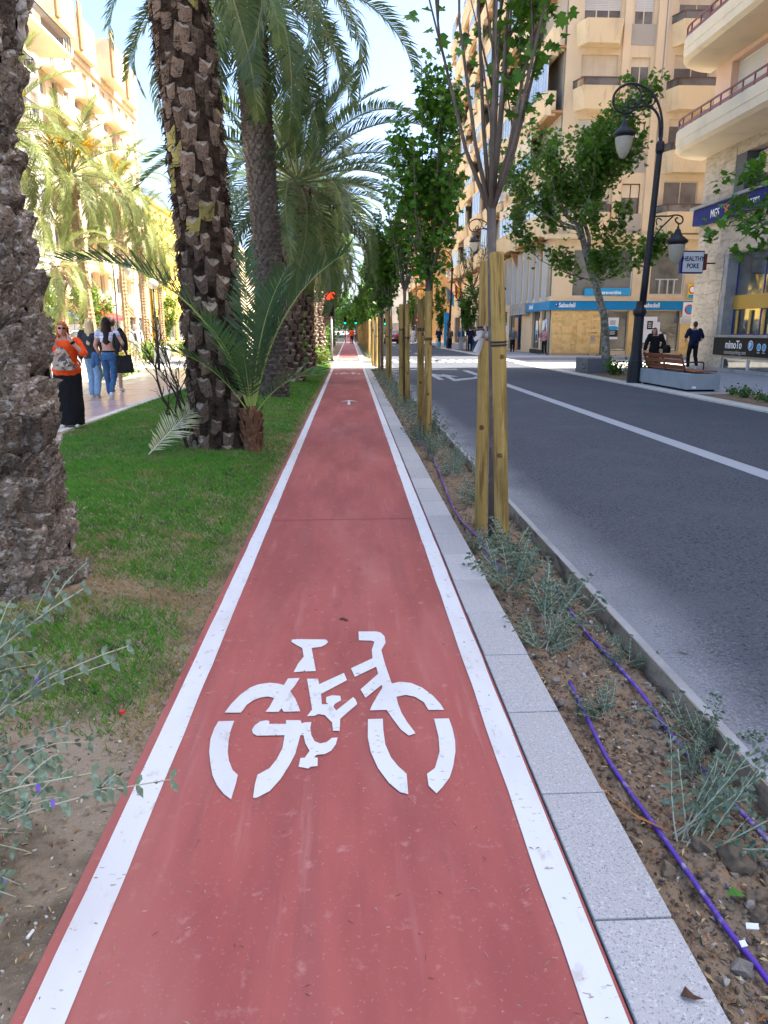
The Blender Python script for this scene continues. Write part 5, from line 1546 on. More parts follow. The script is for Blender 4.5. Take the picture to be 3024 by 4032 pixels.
for k in range(7):
    window(B, (SW, yS + 12.2 + k * 5, .1), (0, -1, 0), (-1, 0, 0), 4.2, 2.8, mt['blackmat'], mt['glass_dark'], 3)
# interior blocks behind the glass
MB().box(SW + .45, yS + .5, 0, SW + 14, yS + 44, 7).build('interior_core', mt['bronze'], B)
# gold tiled wall left of the door, pilasters
gp = MB().box(SW + .001, yS - .07, .12, SW + 3.05, yS, 2.66)
gp.build('gold_wall', mt['gold'], B)
gt = MB().box(-.295, -.03, 0, .295, 0, .175).mesh('gold_tile', mt['gold'])
for j in range(14):
    for i in range(5):
        if i in (2, 3) and 2 < j < 10 and i == 2: continue
        piece('gold_tile', gt, B, (SW + .32 + i * .60, yS - .07, .14 + j * .178))
gd = MB().box(SW + 1.55, yS - .115, .14, SW + 2.12, yS - .10, 2.1); gd.box(SW + 1.55, yS - .118, 1.06, SW + 2.12, yS - .10, 1.09)
gd.build('service_door', mt['gold'], B)
MB().box(SW + 2.45, yS - .12, .78, SW + 2.72, yS - .10, 1.06).build('cash_slot', mt['concrete'], B)
MB().box(SW + 2.45, yS - .12, 1.32, SW + 2.8, yS - .10, 1.36).build('letter_slot', mt['black'], B)
for a in (3.06, 4.72, 7.98):
    MB().box(SW + a, yS - .12, 0, SW + a + (.2 if a < 4 else .5 if a < 5 else .6), yS, 2.66).build('pilaster', mt['gold'] if a > 3.5 else mt['bronze'], B)
MB().box(SW - .06, yS + 0.3, 0, SW, yS + 1.15, 2.7).build('shutter_panel', mt['bronze'], B)
rs = MB().box(-.02, -.46, 0, 0, .46, .08).mesh('shutter_slat', mt['greige'])
for j in range(26): piece('shutter_slat', rs, B, (SW - .06, yS + .72, .15 + j * .095))
MB().box(SW - .02, yS + .1, 0, 0 + SW + 3.05, yS + .101, .12).build('plinth', mt['black'], B)
MB().box(SW - .04, yS + 1.2, .0, SW, yS + 5.2, .28).build('plinth', mt['black'], B)
# blue fascia
bl = MB()
bl.box(SW - .25, yS - .25, 2.70, SW + 9.3, yS + .02, 3.22); bl.box(SW - .25, yS + .02, 2.70, SW + .0, yS + 5.6, 3.22)
bl.build('fascia', mt['blue'], B)
MB().box(SW - .3, yS - .3, 3.22, SW + 9.3, yS + .04, 3.30).build('fascia_cap', mt['cream'], B)
MB().box(SW - .35, yS + 5.62, 2.55, SW, yS + 10.5, 3.30).build('grey_fascia', mt['concrete'], B)
def text_obj(name, body, root, O, u, n, size, m, font_scale=1.0, bold=0, extr=.004, lean=0, align='LEFT', cat=None):
    cu = bpy.data.curves.new(name, 'FONT'); cu.body = body; cu.size = size; cu.extrude = extr; cu.offset = bold; cu.align_x = align
    cu.shear = lean
    o = bpy.data.objects.new('tmp', cu); link(o)
    o.scale = (font_scale, 1, 1)
    bpy.context.view_layer.update()
    dg = bpy.context.evaluated_depsgraph_get()
    me = bpy.data.meshes.new_from_object(o.evaluated_get(dg))
    for v in me.vertices: v.co.x *= font_scale
    bpy.data.objects.remove(o)
    me.materials.clear(); me.materials.append(m)
    u, n = Vector(u).normalized(), Vector(n).normalized()
    up = Vector((0, 0, 1))
    mat = Matrix((u, up, n)).transposed()
    for v in me.vertices: v.co = mat @ v.co
    t = link(bpy.data.objects.new(name, me)); t.parent = root
    t.location = Vector(O) + n * .004 - (origin(root) if root else Vector((0, 0, 0)))
    return t
SX, SYn = (1, 0, 0), (0, -1, 0)
text_obj('lettering', 'Sabadell', B, (SW + .30, yS - .25, 2.85), SX, SYn, .37, mt['whitep'], .86, .008)
text_obj('lettering', 'Sabadell', B, (SW + 5.5, yS - .25, 2.85), SX, SYn, .37, mt['whitep'], .86, .008)
text_obj('lettering', 'Sabadell', B, (SW - .25, yS + 4.9, 2.85), (0, -1, 0), (-1, 0, 0), .42, mt['whitep'], .78, .006)
for x in (SW + .17, SW + 5.37):
    MB().add([(x + .10 * math.cos(a), yS - .256, 3.0 + .10 * math.sin(a)) for a in np.linspace(0, 2 * PI, 24, False)], [tuple(range(24))]).build('logo_disc', mt['navy'], B)
    text_obj('lettering', 'B', B, (x - .05, yS - .257, 2.95), SX, SYn, .14, mt['whitep'], 1, .006)
# posters in the windows
def poster(x0, x1, z0, z1, m, y=yS - .02):
    return MB().box(x0, y - .006, z0, x1, y, z1).build('poster', m, B)
p1_ = poster(SW + 3.45, SW + 4.15, .95, 2.25, mt['whitep'])
MB().box(SW + 3.46, yS - .030, 1.1, SW + 4.14, yS - .027, 1.52).build('print', mt['black'], p1_)
MB().add([(SW + 3.80 + .34 * math.cos(a), yS - .032, 1.62 + .13 * math.sin(a)) for a in np.linspace(0, 2 * PI, 24, False)], [tuple(range(24))]).build('print', mt['cyan'], p1_)
for k in range(5): MB().box(SW + 3.62, yS - .034, 2.05 - k * .055, SW + 3.98 - .05 * (k % 2), yS - .028, 2.07 - k * .055).build('print_line', mt['black'], p1_)
for k in range(4): MB().box(SW + 3.62, yS - .034, 1.42 - k * .06, SW + 3.98 - .05 * (k % 2), yS - .031, 1.44 - k * .06).build('print_line', mt['whitep'], p1_)
p2_ = MB().add([(SW + 5.7, yS - .03, .75), (SW + 7.2, yS - .03, .75), (SW + 7.2, yS - .03, 1.2), (SW + 6.75, yS - .03, 1.45), (SW + 6.75, yS - .03, 2.0), (SW + 6.55, yS - .03, 2.0), (SW + 6.55, yS - .03, 2.3), (SW + 5.7, yS - .03, 2.3)], [tuple(range(8))]).build('poster', mt['whitep'], B)
p2_.modifiers.new('solid', 'SOLIDIFY').thickness = .006
MB().box(SW + 5.93, yS - .042, 1.55, SW + 6.28, yS - .037, 2.05).build('print', mt['black'], p2_)
for k in range(3): MB().box(SW + 6.0, yS - .046, 1.9 - k * .12, SW + 6.2, yS - .043, 1.94 - k * .12).build('print_line', mt['whitep'], p2_)
rr_ = random.Random(2)
dk = MB()
for k in range(26):
    x, z = SW + rr_.uniform(6.2, 7.15), rr_.uniform(.85, 1.5); a = rr_.uniform(.02, .07)
    dk.add([(x + a * math.cos(t_) * rr_.uniform(.6, 1.3), yS - .041, z + a * 1.4 * math.sin(t_) * rr_.uniform(.6, 1.3)) for t_ in np.linspace(0, 2 * PI, 9, False)], [tuple(range(9))])
dk.build('print', M('print_grey', (.15, .15, .16), .6), p2_)
# street-side narrow posters
for yy in (1.55, 3.2):
    q_ = MB().box(SW - .03, yS + yy, .75, SW - .02, yS + yy + .55, 2.1).build('poster', mt['whitep'], B)
    MB().box(SW - .036, yS + yy + .06, .8, SW - .031, yS + yy + .49, 1.25).build('print', mt['black'], q_)
    MB().box(SW - .036, yS + yy + .1, 1.28, SW - .031, yS + yy + .45, 1.5).build('print', mt['cyan'], q_)
# advertising banners behind the first floor glass
bn = MB().box(SW + 2.9, yS - .03, 3.55, SW + 4.7, yS - .022, 3.98).box(SW + 1.9, yS - .031, 3.52, SW + 3.1, yS - .024, 3.95)
bn.build('window_banner', mt['cyan'], B)
text_obj('lettering', 'preventiva', B, (SW + 2.95, yS - .03, 3.62), SX, SYn, .32, mt['whitep'], .9, .006)
# white desk in the right window
dm = MB()
dm.box(SW + 6.2, yS - .03, 4.45, SW + 7.6, yS - .025, 4.52)
for x in (6.45, 6.95, 7.35): dm.box(SW + x, yS - .03, 3.6, SW + x + .08, yS - .025, 4.45)
dm.build('desk', M('grey_white', (.5, .52, .52), .6), B)
# oval sign and entrance
od = MB()
od.add([(SW - .10, yS + .85 + .28 * math.cos(a), 1.35 + .85 * math.sin(a)) for a in np.linspace(0, 2 * PI, 28, False)] + [(SW - .16, yS + .85 + .28 * math.cos(a), 1.35 + .85 * math.sin(a)) for a in np.linspace(0, 2 * PI, 28, False)],
       [tuple(range(28)), tuple(range(28, 56))[::-1]] + [(i, (i + 1) % 28, 28 + (i + 1) % 28, 28 + i) for i in range(28)])
o = od.build('oval_sign', mt['whitep']); tag(o, 'white and blue oval advertising board leaning by the bank shutter', 'sign')
o2 = MB().add([(SW - .165, yS + .85 + .21 * math.cos(a), 1.35 + .72 * math.sin(a)) for a in np.linspace(0, 2 * PI, 28, False)], [tuple(range(28))]).build('print', mt['cyan'], o)
MB().box(SW - .02, yS + 9.0, .05, SW - .01, yS + 10.2, 2.4).build('entrance_door', M('orange_door', (.42, .14, .03), .4, .5), B)

# upper floors, south side --------------------------------------------------
FL = 3.3
nf = 8
up = MB()
holes = []
for k in range(nf):
    z = .0 + k * FL
    holes += [(.9, 3.0, z + 1.2, z + 2.95), (3.75, 4.85, z + 1.2, z + 2.85), (6.25, 8.3, z + 1.3, z + 3.0)]
wall(up, (SW, yS, 7.0), SX, SYn, 14.3, nf * FL, holes, .22)
up.build('upper_wall', mt['cream'], B)
kk = MB()
for k in range(nf):
    z = 7.0 + k * FL
    kk.box(SW + 3.62, yS - .02, z + .15, SW + 5.0, yS, z + 1.2)
kk.build('spandrel_panels', mt['greige'], B)
for a in (3.16, 5.06): MB().box(SW + a, yS - .16, 7.0, SW + a + .42, yS, 7 + nf * FL).build('pilaster', mt['cream'], B)
MB().tube([(SW + 5.62, yS - .06, 3.4), (SW + 5.62, yS - .06, 32)], .04, 6).build('downpipe', mt['white'], B)
def bay(x0, x1, z, proj, root, solid=1.15, slant=.35, m='parapet', rail=True):
    y = yS
    P = [(x0, y), (x0 + slant, y - proj), (x1 - slant, y - proj), (x1, y)]
    PT = [(x0 - .12, y), (x0 + slant - .12, y - proj - .16), (x1 - slant + .12, y - proj - .16), (x1 + .12, y)]
    mb = MB()
    vs = [(*p, z) for p in P] + [(*p, z + solid) for p in PT]
    mb.add(vs, [(0, 1, 5, 4), (1, 2, 6, 5), (2, 3, 7, 6), (0, 3, 2, 1), (4, 5, 6, 7)])
    o = mb.build('balcony', mt[m], root)
    if rail:
        g = MB()
        v2 = [(*p, z + solid) for p in PT] + [(*p, z + solid + .38) for p in PT]
        g.add(v2, [(0, 1, 5, 4), (1, 2, 6, 5), (2, 3, 7, 6)])
        gg = g.build('rail_glass', mt['glass_dark'], o); gg.modifiers.new('solid', 'SOLIDIFY').thickness = .02
        h = MB()
        for a, b in zip(PT[:-1], PT[1:]): h.bar((*a, z + solid + .40), (*b, z + solid + .40), .07, .05)
        for a in PT[1:3]: h.bar((*a, z + solid), (*a, z + solid + .4), .05, .05, (1, 0, 0))
        h.build('handrail', mt['brownframe'], o)
    return o
rv = random.Random(5)
for k in range(nf):
    z = 7.0 + k * FL
    bay(SW + .6, SW + 3.05, z, .75, B, rail=(k % 2 == 0))
    bay(SW + 6.0, SW + 8.6, z + .05, .75, B)
    sh = 'shutter' if k in (3, 5) else 'plain'
    window(B, (SW + .9, yS, z + 1.2), SX, SYn, 2.1, 1.75, mt['creamframe'], mt['glass'], 3, 'shutter' if k % 2 else 'plain', depth=.12)
    window(B, (SW + 3.75, yS, z + 1.2), SX, SYn, 1.1, 1.65, mt['brownframe'] if k < 2 else mt['creamframe'], mt['glass_dark'] if k < 2 else mt['glass'], 2, sh, depth=.12)
    window(B, (SW + 6.25, yS, z + 1.3), SX, SYn, 2.05, 1.7, mt['creamframe'], mt['glass'], 2, depth=.12)
# upper floors, street side: slanting stacked parapets ------------------------
XO = 11.45
for k in range(nf):
    z = 7.0 + k * FL
    dep = 0
    y = yS + .2
    seg = 0
    sl = MB()
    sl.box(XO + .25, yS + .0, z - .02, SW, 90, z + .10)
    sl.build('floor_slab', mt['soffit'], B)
    while y < 89.5:
        L = (4.6, 3.4, 5.2)[(seg + k) % 3]
        y1 = min(90, y + L)
        px = XO if (seg + k) % 2 == 0 else XO + .35
        hgt = 1.15
        vs = [(px + .25, y, z - .15), (px, y + .35, z - .0), (px, y1 - .35, z - .0), (px + .25, y1, z - .15), (px + .1, y, z + hgt), (px - .16, y + .35, z + hgt), (px - .16, y1 - .35, z + hgt), (px + .1, y1, z + hgt)]
        vi = [(px + .5, yy_, zz_) for (_, yy_, zz_) in vs]
        mb = MB().add(vs + vi, [(0, 4, 5, 1), (1, 5, 6, 2), (2, 6, 7, 3), (4, 12, 13, 5), (5, 13, 14, 6), (6, 14, 15, 7), (0, 1, 9, 8), (1, 2, 10, 9), (2, 3, 11, 10), (0, 8, 12, 4), (3, 7, 15, 11)])
        mb.build('balcony', mt['parapet'], B)
        typ = (seg * 7 + k * 3) % 4
        if typ in (0, 2):
            window(B, (px + .02, y1 - .35, z + hgt), (0, -1, 0), (-1, 0, 0), y1 - y - .7, FL - hgt - .22, mt['alu'] if typ else mt['creamframe'], mt['glass_blue'] if typ == 0 else mt['glass'], 3 if L < 4 else 4, depth=0)
            MB().box(px + .1, y, z + FL - .35, px + .5, y1, z + FL - .02).build('lintel', mt['parapet'], B)
        else:
            # open balcony with brown wall and door behind
            window(B, (SW, y1 - .6, z + .12), (0, -1, 0), (-1, 0, 0), 2.0, 2.3, mt['brownframe'], mt['glass_dark'], 2, depth=.02)
            MB().bar((px - .05, y + .3, z + hgt + .12), (px - .05, y1 - .3, z + hgt + .12), .04, .04).build('handrail', mt['alu'], B)
        y = y1; seg += 1
acm = MB().box(0, 0, 0, .32, .85, .6).mesh('air_conditioner', mt['alu'])
for k in range(9):
    piece('air_conditioner', acm, B, (XO + .02 - .36, yS + 4 + (k * 7.3) % 40, 7.15 + FL * (k % 5) + .2))
MB().box(SW, yS + .3, 6.9, SW + .3, 90, 7 + nf * FL).build('street_upper_wall', mt['greige'], B)
MB().box(SW + .1, yS + .35, 7 + nf * FL - .3, SW + 14.2, 90, 7 + nf * FL).build('roof', mt['concrete'], B)
MB().box(SW + .35, 89.7, 0, SW + 14.2, 90, 7 + nf * FL - .3).build('north_wall', mt['cream'], B)
MB().box(SW + 14.3, yS - 1, 0, SW + 34, 90, 7 + nf * FL - 2).build('rear_wing', mt['cream'], B)
MB().box(SW + 14.31, 35.2, 0, SW + 34, yS - 1.01, 24).build('unseen_shade_wing', mt['cream'], B)  # unseen wing added to shade the bank front and bound the sunlit band
MB().box(XO + .2, yS - .6, 6.72, SW + 9.6, yS, 6.98).build('cornice', mt['parapet'], B)
# brown triangular corbels under the overhang
for k in range(6):
    y = yS + 2.5 + k * 7
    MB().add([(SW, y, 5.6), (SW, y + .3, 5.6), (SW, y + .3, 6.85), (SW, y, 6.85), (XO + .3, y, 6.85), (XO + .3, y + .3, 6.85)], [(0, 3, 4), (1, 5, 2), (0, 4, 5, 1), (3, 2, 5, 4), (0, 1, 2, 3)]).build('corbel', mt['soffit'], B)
mirrored = None

# ---------- near building with curved balconies (right edge)
N = thing('apartment_building', 'peach and travertine building with curved balconies and dark red rails at right', 'building', (14, 20, 0))
XF = 14.0; YC = 30.1; YU = 30.0
WL, WN = (0, -1, 0), (-1, 0, 0)   # u to the right as seen from the street, normal towards the street
# stone lower body
lw = MB()
LH = 8.0
hol = [(2.25, 8.2, 1.33, 4.24), (2.35, 4.6, 6.1, 7.6), (2.85, 8.2, .06, .52), (9.5, 13, .3, 4.2)]
wall(lw, (XF, YC, 0), WL, WN, 34, LH, hol, .45)
lw.build('stone_wall', mt['travertine'], N)
# separate facing slabs
rs_ = random.Random(12)
def clash(a0, a1, z0, z1):
    return any(a0 < h[1] + .12 and a1 > h[0] - .12 and z0 < h[3] + .1 and z1 > h[2] - .1 for h in hol)
zz_ = .12; row = 0
slab_cache = {}
cntp = 0
while zz_ < LH - .1:
    h = (.46, .40, .52)[row % 3]
    a = .01 + (.0 if row % 2 else .0)
    first = True
    while a < 7.6:
        w = rs_.choice((.72, .95, .6, 1.1)) if not first else rs_.choice((.6, .9, 1.2))
        first = False
        a1 = min(a + w, 8.0)
        # cut by the openings
        segs = [(a, a1)]
        for hh in hol:
            if zz_ < hh[3] and zz_ + h > hh[2]:
                ns = []
                for s0, s1 in segs:
                    if s1 <= hh[0] or s0 >= hh[1]: ns.append((s0, s1))
                    else:
                        if s0 < hh[0] - .08: ns.append((s0, hh[0]))
                        if s1 > hh[1] + .08: ns.append((hh[1], s1))
                segs = ns
        for s0, s1 in segs:
            if s1 - s0 < .1: continue
            key = (round(s1 - s0, 2), h)
            if key not in slab_cache:
                slab_cache[key] = MB().box(0, .0, 0, .02, s1 - s0 - .008, h - .008).mesh('stone_slab', mt['travertine'])
            if cntp < 290:
                piece('stone_slab', slab_cache[key], N, (XF - .018 - rs_.uniform(0, .005), YC - s1 + .004, zz_)); cntp += 1
        a = a1
    zz_ += h; row += 1
# end wall facing up the side street
MB().box(XF + .01, YC - .4, 0, XF + 20, YC, LH).build('end_wall', mt['travertine'], N)
# recess lining in dark grey, navy frames
window(N, (XF, YC - 2.55, 1.33), WL, WN, 5.6, 2.91, mt['blueframe'], mt['glass'], 3, depth=.4)
MB().box(XF + .001, YC - 2.55, 1.335, XF + .44, YC - 2.252, 4.235).build('window_reveal', mt['concrete'], N)
window(N, (XF, YC - 3.05, 6.1), WL, WN, 1.55, 1.5, mt['blueframe'], mt['glass_dark'], 2, depth=.4)
MB().box(XF + .001, YC - 3.05, 6.105, XF + .44, YC - 2.352, 7.595).build('window_reveal', M('slate', (.10, .11, .125), .7), N)
for k in range(3): window(N, (XF, YC - 2.87 - k * 1.78, .07), WL, WN, 1.74, .44, mt['alu'], mt['glass_dark'], 1, depth=.03)
# warm room behind the big window: yellow shelf and curtain
MB().box(XF + .36, YC - 7.8, 2.25, XF + .40, YC - 2.4, 2.75).build('window_shelf', M('ochre_panel', (.55, .33, .06), .6), N)
for k in range(3): MB().box(XF + .36, YC - 3.0 - k * .9, 1.36, XF + .39, YC - 2.85 - k * .9, 2.2).build('shelf_post', M('ochre_post', (.55, .36, .10), .6), N)
# plinth
MB().box(XF - .08, YC - 22, 0, XF, YC, .12).build('plinth', mt['concrete'], N)
# upper peach body
uw = MB()
hol2 = []
FN = 3.1
for k in range(6):
    hol2 += [(1.15, 3.5, k * FN + .6, k * FN + 2.95)]
    hol2 += [(9.3, 12.4, k * FN + .35, k * FN + 2.55)]
wall(uw, (XF, YU, LH), WL, WN, 32, 28 - LH, hol2, .35)
uw.box(XF + .01, YU - .3, LH, XF + 20, YU, 28)
uw.box(XF + .36, YU - 32, 27.7, XF + 20, YU - .3, 28)
uw.build('upper_wall', mt['peach'], N)
MB().box(XF + .5, YU - 32, 0, XF + 20, YC - .5, 27.6).build('interior_core', mt['blackmat'], N)
for k in range(6):
    for a in (1.15, 9.3):
        window(N, (XF, YU - a, LH + k * FN + (.6 if a < 2 else .35)), WL, WN, 2.35 if a < 2 else 3.1, 2.35 if a < 2 else 2.2, mt['alu'], mt['glass_blue'], 3, 'shutter', depth=.28)
def curved_balcony(z, zone=(-6, 29.0), out=12.4):
    """long balcony with a half round end at the north"""
    pts = []
    rad = XF - out
    yc = zone[1]
    for i in range(15):
        a = PI / 2 * i / 14
        pts.append((XF - rad * math.sin(a) , yc + 1.7 * math.cos(a)))
    pts.append((out, zone[0]))
    n = len(pts)
    def ring(off, zz):
        res = []
        for i, (x, y) in enumerate(pts):
            dx = XF - x; dy = y - yc
            f = 1 + off
            res.append((XF - dx * f, yc + max(0, dy) * f + min(0, dy), zz))
        return res
    mb = MB()
    prof = [(-.10, z), (-.0, z + .10), (0, z + .36), (.015, z + .38), (.015, z + .74), (-.06, z + .74), (-.06, z + .30)]
    R_ = [ring(*p) for p in prof]
    vs = [v for q in R_ for v in q]
    fs = [(j * n + i, j * n + i + 1, (j + 1) * n + i + 1, (j + 1) * n + i) for j in range(len(prof) - 1) for i in range(n - 1)]
    b = len(vs)
    vs += [(XF, zone[0], z), (XF, zone[0], z + .30)]
    fs += [tuple(list(range(n)) + [b])[::-1], tuple([6 * n + i for i in range(n)] + [b + 1])]
    o = mb.add(vs, fs).build('balcony', mt['balc'], N)
    # rail: posts, flat band, handrail
    rl = MB()
    top = ring(-.03, z + 1.13); mid = ring(-.03, z + .98); low = ring(-.03, z + .86)
    for A in (top,):
        for p, q in zip(A[:-1], A[1:]): rl.bar(p, q, .05, .05)
    for p, q in zip(low[:-1], low[1:]): rl.bar(p, q, .02, .11)
    rl.build('handrail', mt['redrail'], o)
    pm = MB().box(-.02, -.02, 0, .02, .02, .40).mesh('rail_post', mt['redrail'])
    L = 0
    q = 0
    posts = [top[i] for i in range(2, 15, 3)] + [(top[-1][0], zone[1] - .7 * (k + 1), z + 1.13) for k in range(34)]
    for p in posts: piece('rail_post', pm, o, (p[0], p[1], z + .73))
    return o
for k in range(4): curved_balcony(8.0 + k * FN)

# blue insurance fascia
S = thing('shop_fascia', 'navy blue fascia with white MGS lettering and an orange figure on the stone wall', 'sign', (13.6, 26, 5.5))
sf = MB().box(13.62, 22.0, 5.48, XF - .03, 30.0, 6.06)
sf.build('panel', mt['navy'], S)
MB().box(13.52, 21.9, 6.07, XF - .03, 30.15, 6.16).build('top_strip', mt['concrete'], S)
text_obj('lettering', 'MGS', S, (13.62, 28.55, 5.60), WL, WN, .40, mt['whitep'], .85, .004)
text_obj('lettering', 'Seguros', S, (13.62, 26.1, 5.66), WL, WN, .34, mt['whitep'], .85, .004)
fg = MB()
def stroke(mb, pts, w, x=13.61):
    for (a, b) in zip(pts[:-1], pts[1:]):
        mb.bar((x, a[0], a[1]), (x, b[0], b[1]), w, .01, (1, 0, 0))
y0 = 27.35
stroke(fg, [(y0 + .12, 5.52), (y0 + .07, 5.65), (y0 + .0, 5.74)], .055); stroke(fg, [(y0 - .14, 5.60), (y0 - .08, 5.68), (y0 + .02, 5.74)], .05)
stroke(fg, [(y0 + .20, 5.86), (y0 + .12, 5.78), (y0, 5.73), (y0 - .10, 5.84), (y0 - .20, 5.84)], .055)
fg.ball((13.61, y0 + .0, 5.89), .01, .05, .06, 10, 6)
fg.build('logo_figure', mt['orange'], S)
# hanging light box sign
H_ = thing('hanging_sign', 'white square light box sign reading HEALTHY POKE hung from the corner', 'sign', (12.9, 28.6, 4.0))
MB().box(12.62, 28.42, 3.60, 13.48, 28.62, 4.42).build('box', mt['navy'], H_)
MB().box(12.68, 28.405, 3.65, 13.46, 28.42, 4.37).build('face', mt['whitep'], H_)
MB().box(13.48, 28.35, 3.72, 13.58, 28.69, 4.30).build('bracket_plate', mt['redrail'], H_)
MB().box(13.58, 28.49, 3.95, XF - .02, 28.53, 4.0).build('arm', mt['iron'], H_)
text_obj('lettering', 'HEALTHY', H_, (13.07, 28.405, 4.05), SX, SYn, .235, mt['navy'], .82, .005, align='CENTER')
text_obj('lettering', 'POKE', H_, (13.07, 28.405, 3.79), SX, SYn, .235, mt['navy'], .82, .005, align='CENTER')
# black parking advert
P_ = thing('parking_sign', 'glossy black panel reading mimoto with round blue badges under the big window', 'sign', (13.9, 26, .9))
MB().box(XF - .10, 22.0, .60, XF - .03, 27.8, 1.24).build('panel', mt['blackmat'], P_)
MB().box(XF - .14, 22.0, 1.245, XF - .02, 27.9, 1.30).build('sill', mt['concrete'], P_)
text_obj('lettering', 'mimoTo', P_, (XF - .10, 26.9, .86), WL, WN, .40, mt['whitep'], .84, .006)
text_obj('lettering', 'mimotoparking.com', P_, (XF - .10, 26.95, .66), WL, WN, .19, M('grey_print', (.35, .35, .36), .5), 1.0, .002)
def disc(y, z, r, m, name, root, x):
    return MB().add([(x, y + r * math.cos(a), z + r * math.sin(a)) for a in np.linspace(0, 2 * PI, 28, False)], [tuple(range(28))[::-1]]).build(name, m, root)
disc(25.15, .98, .17, mt['whitep'], 'badge_rim', P_, XF - .104); disc(25.15, .98, .15, mt['cyan'], 'badge', P_, XF - .108)
text_obj('lettering', 'P', P_, (XF - .108, 25.23, .89), WL, WN, .26, mt['whitep'], .9, .005)
for y in (24.62, 24.30):
    disc(y, .93, .125, mt['whitep'], 'badge_rim', P_, XF - .104); disc(y, .93, .108, mt['cyan'], 'badge', P_, XF - .108)
    MB().box(XF - .104, y - .08, .74, XF - .101, y + .08, .76).build('underline', mt['whitep'], P_)
# traffic plates on the bank corner
T_ = thing('parking_plates', 'yellow and white parking regulation plates at the far edge of the stone pillar', 'sign', (20.4, 44.9, 3))
MB().box(20.5, yS - .33, 3.35, 21.3, yS - .30, 4.2).build('yellow_plate', mt['yellowp'], T_)
MB().box(20.3, yS - .33, 2.3, 21.2, yS - .30, 3.15).build('white_plate', mt['whitep'], T_)
MB().box(20.2, yS - .33, 1.9, 21.2, yS - .30, 2.26).build('text_plate', mt['whitep'], T_)
def yd(x, z, r, m, k): MB().add([(x + r * math.cos(a), yS - .333 - .003 * k, z + r * math.sin(a)) for a in np.linspace(0, 2 * PI, 24, False)], [tuple(range(24))]).build('symbol', m, T_)
yd(20.78, 3.88, .24, mt['redp'], 0); yd(20.78, 3.88, .17, mt['whitep'], 1); yd(20.7, 2.72, .30, mt['redp'], 0); yd(20.7, 2.72, .22, mt['cyan'], 1)
MB().box(20.55, yS - .34, 3.38, 21.1, yS - .335, 3.58).build('symbol', mt['cyan'], T_)
for k in range(4): MB().box(20.25, yS - .34, 1.95 + k * .07, 21.0, yS - .335, 1.965 + k * .07).build('text_line', mt['black'], T_)

# ---------- simple facades for the blocks farther off
def block(label, x, y0, y1, z1, side, wm, fm, gm, nfl, z0=3.6, ww=1.2, gap=2.4, wh=1.6, balc=None, depth=16, group=None, shop=None, sill=1.0, parapet=None, rnd_=0, soffit=None):
    """side -1: faces -X (right of the street), +1: faces +X (left side)"""
    t = thing('apartment_building', label, 'building', (x, (y0 + y1) / 2, 0), 0, group)
    W = y1 - y0
    n = (side, 0, 0)
    u = (0, 1, 0) if side > 0 else (0, -1, 0)
    O = (x, y0 if side > 0 else y1, 0)
    holes = []
    fh = (z1 - z0 - .8) / nfl
    cols = int(W / gap)
    r = random.Random(int(x * 7 + y0))
    cells = []
    for k in range(nfl):
        for c in range(cols):
            a = (c + .5) * W / cols - ww / 2
            tall = balc and (c % 3 == 1)
            z = z0 + k * fh + (.15 if tall else sill)
            h = wh + (sill - .15 if tall else 0)
            holes.append((a, a + ww, z, z + h)); cells.append((a, z, h, tall, k))
    shops = []
    ns = int(W / 5)
    for c in range(ns):
        shops.append((c * W / ns + .5, (c + 1) * W / ns - .5, .05, 2.9))
    mb = MB()
    wall(mb, O, u, n, W, z1, holes + shops, .3)
    bx = x - side * .31
    mb.build('wall', wm, t)
    MB().box(min(bx, bx - side * depth), y0, 0, max(bx, bx - side * depth), y1, z1 - .02).build('core', wm, t)
    U = Vector(u)
    for a, z, h, tall, k in cells:
        window(t, Vector(O) + U * a + Vector((0, 0, z)), u, n, ww, h, fm, gm, 2, 'shutter' if r.random() < .25 else 'plain', depth=.2)
    for a0, a1, za, zb in shops:
        window(t, Vector(O) + U * a0 + Vector((0, 0, za)), u, n, a1 - a0, zb - za, mt['blackmat'], mt['glass_dark'], 3, depth=.2)
    if balc:
        rm = MB().box(-.0, -.0, 0, .0, 0, 0)
        for k in range(nfl):
            z = z0 + k * fh
            for c in range(0, cols, 3):
                if c + 2 >= cols: break
                ya = (c + .4) * W / cols; yb = (c + 2.4) * W / cols
                A = Vector(O) + U * ya; Bq = Vector(O) + U * yb
                nn = Vector(n)
                s = MB().obox((A + Bq) / 2 + nn * .6 + Vector((0, 0, z + .02)), (Bq - A) / 2, nn * .6, Vector((0, 0, .09)))
                so = s.build('balcony', soffit or wm, t)
                if balc == 'iron':
                    rb_ = MB()
                    nb_ = int((Bq - A).length / .16)
                    e0 = A + nn * 1.17; e1 = Bq + nn * 1.17
                    for i in range(nb_ + 1):
                        p = e0.lerp(e1, i / nb_); rb_.bar(p + Vector((0, 0, z + .1)), p + Vector((0, 0, z + 1.1)), .022, .022, (1, 0, 0))
                    for j in range(7):
                        for e in (A, Bq):
                            p = e + nn * (1.17 * j / 7); rb_.bar(p + Vector((0, 0, z + .1)), p + Vector((0, 0, z + 1.1)), .022, .022, (1, 0, 0))
                    for p, q in ((A, e0), (e0, e1), (e1, Bq)): rb_.bar(p + Vector((0, 0, z + 1.1)), q + Vector((0, 0, z + 1.1)), .05, .04)
                    rb_.build('railing', mt['iron'], so)
                else:
                    MB().obox((A + Bq) / 2 + nn * 1.14 + Vector((0, 0, z + .6)), (Bq - A) / 2, nn * .06, Vector((0, 0, .5))).build('railing', parapet or wm, so)
    MB().box(min(x + side * .25, x - side * .3), y0, z1 - .55, max(x + side * .25, x - side * .3), y1, z1).build('cornice', soffit or wm, t)
    return t
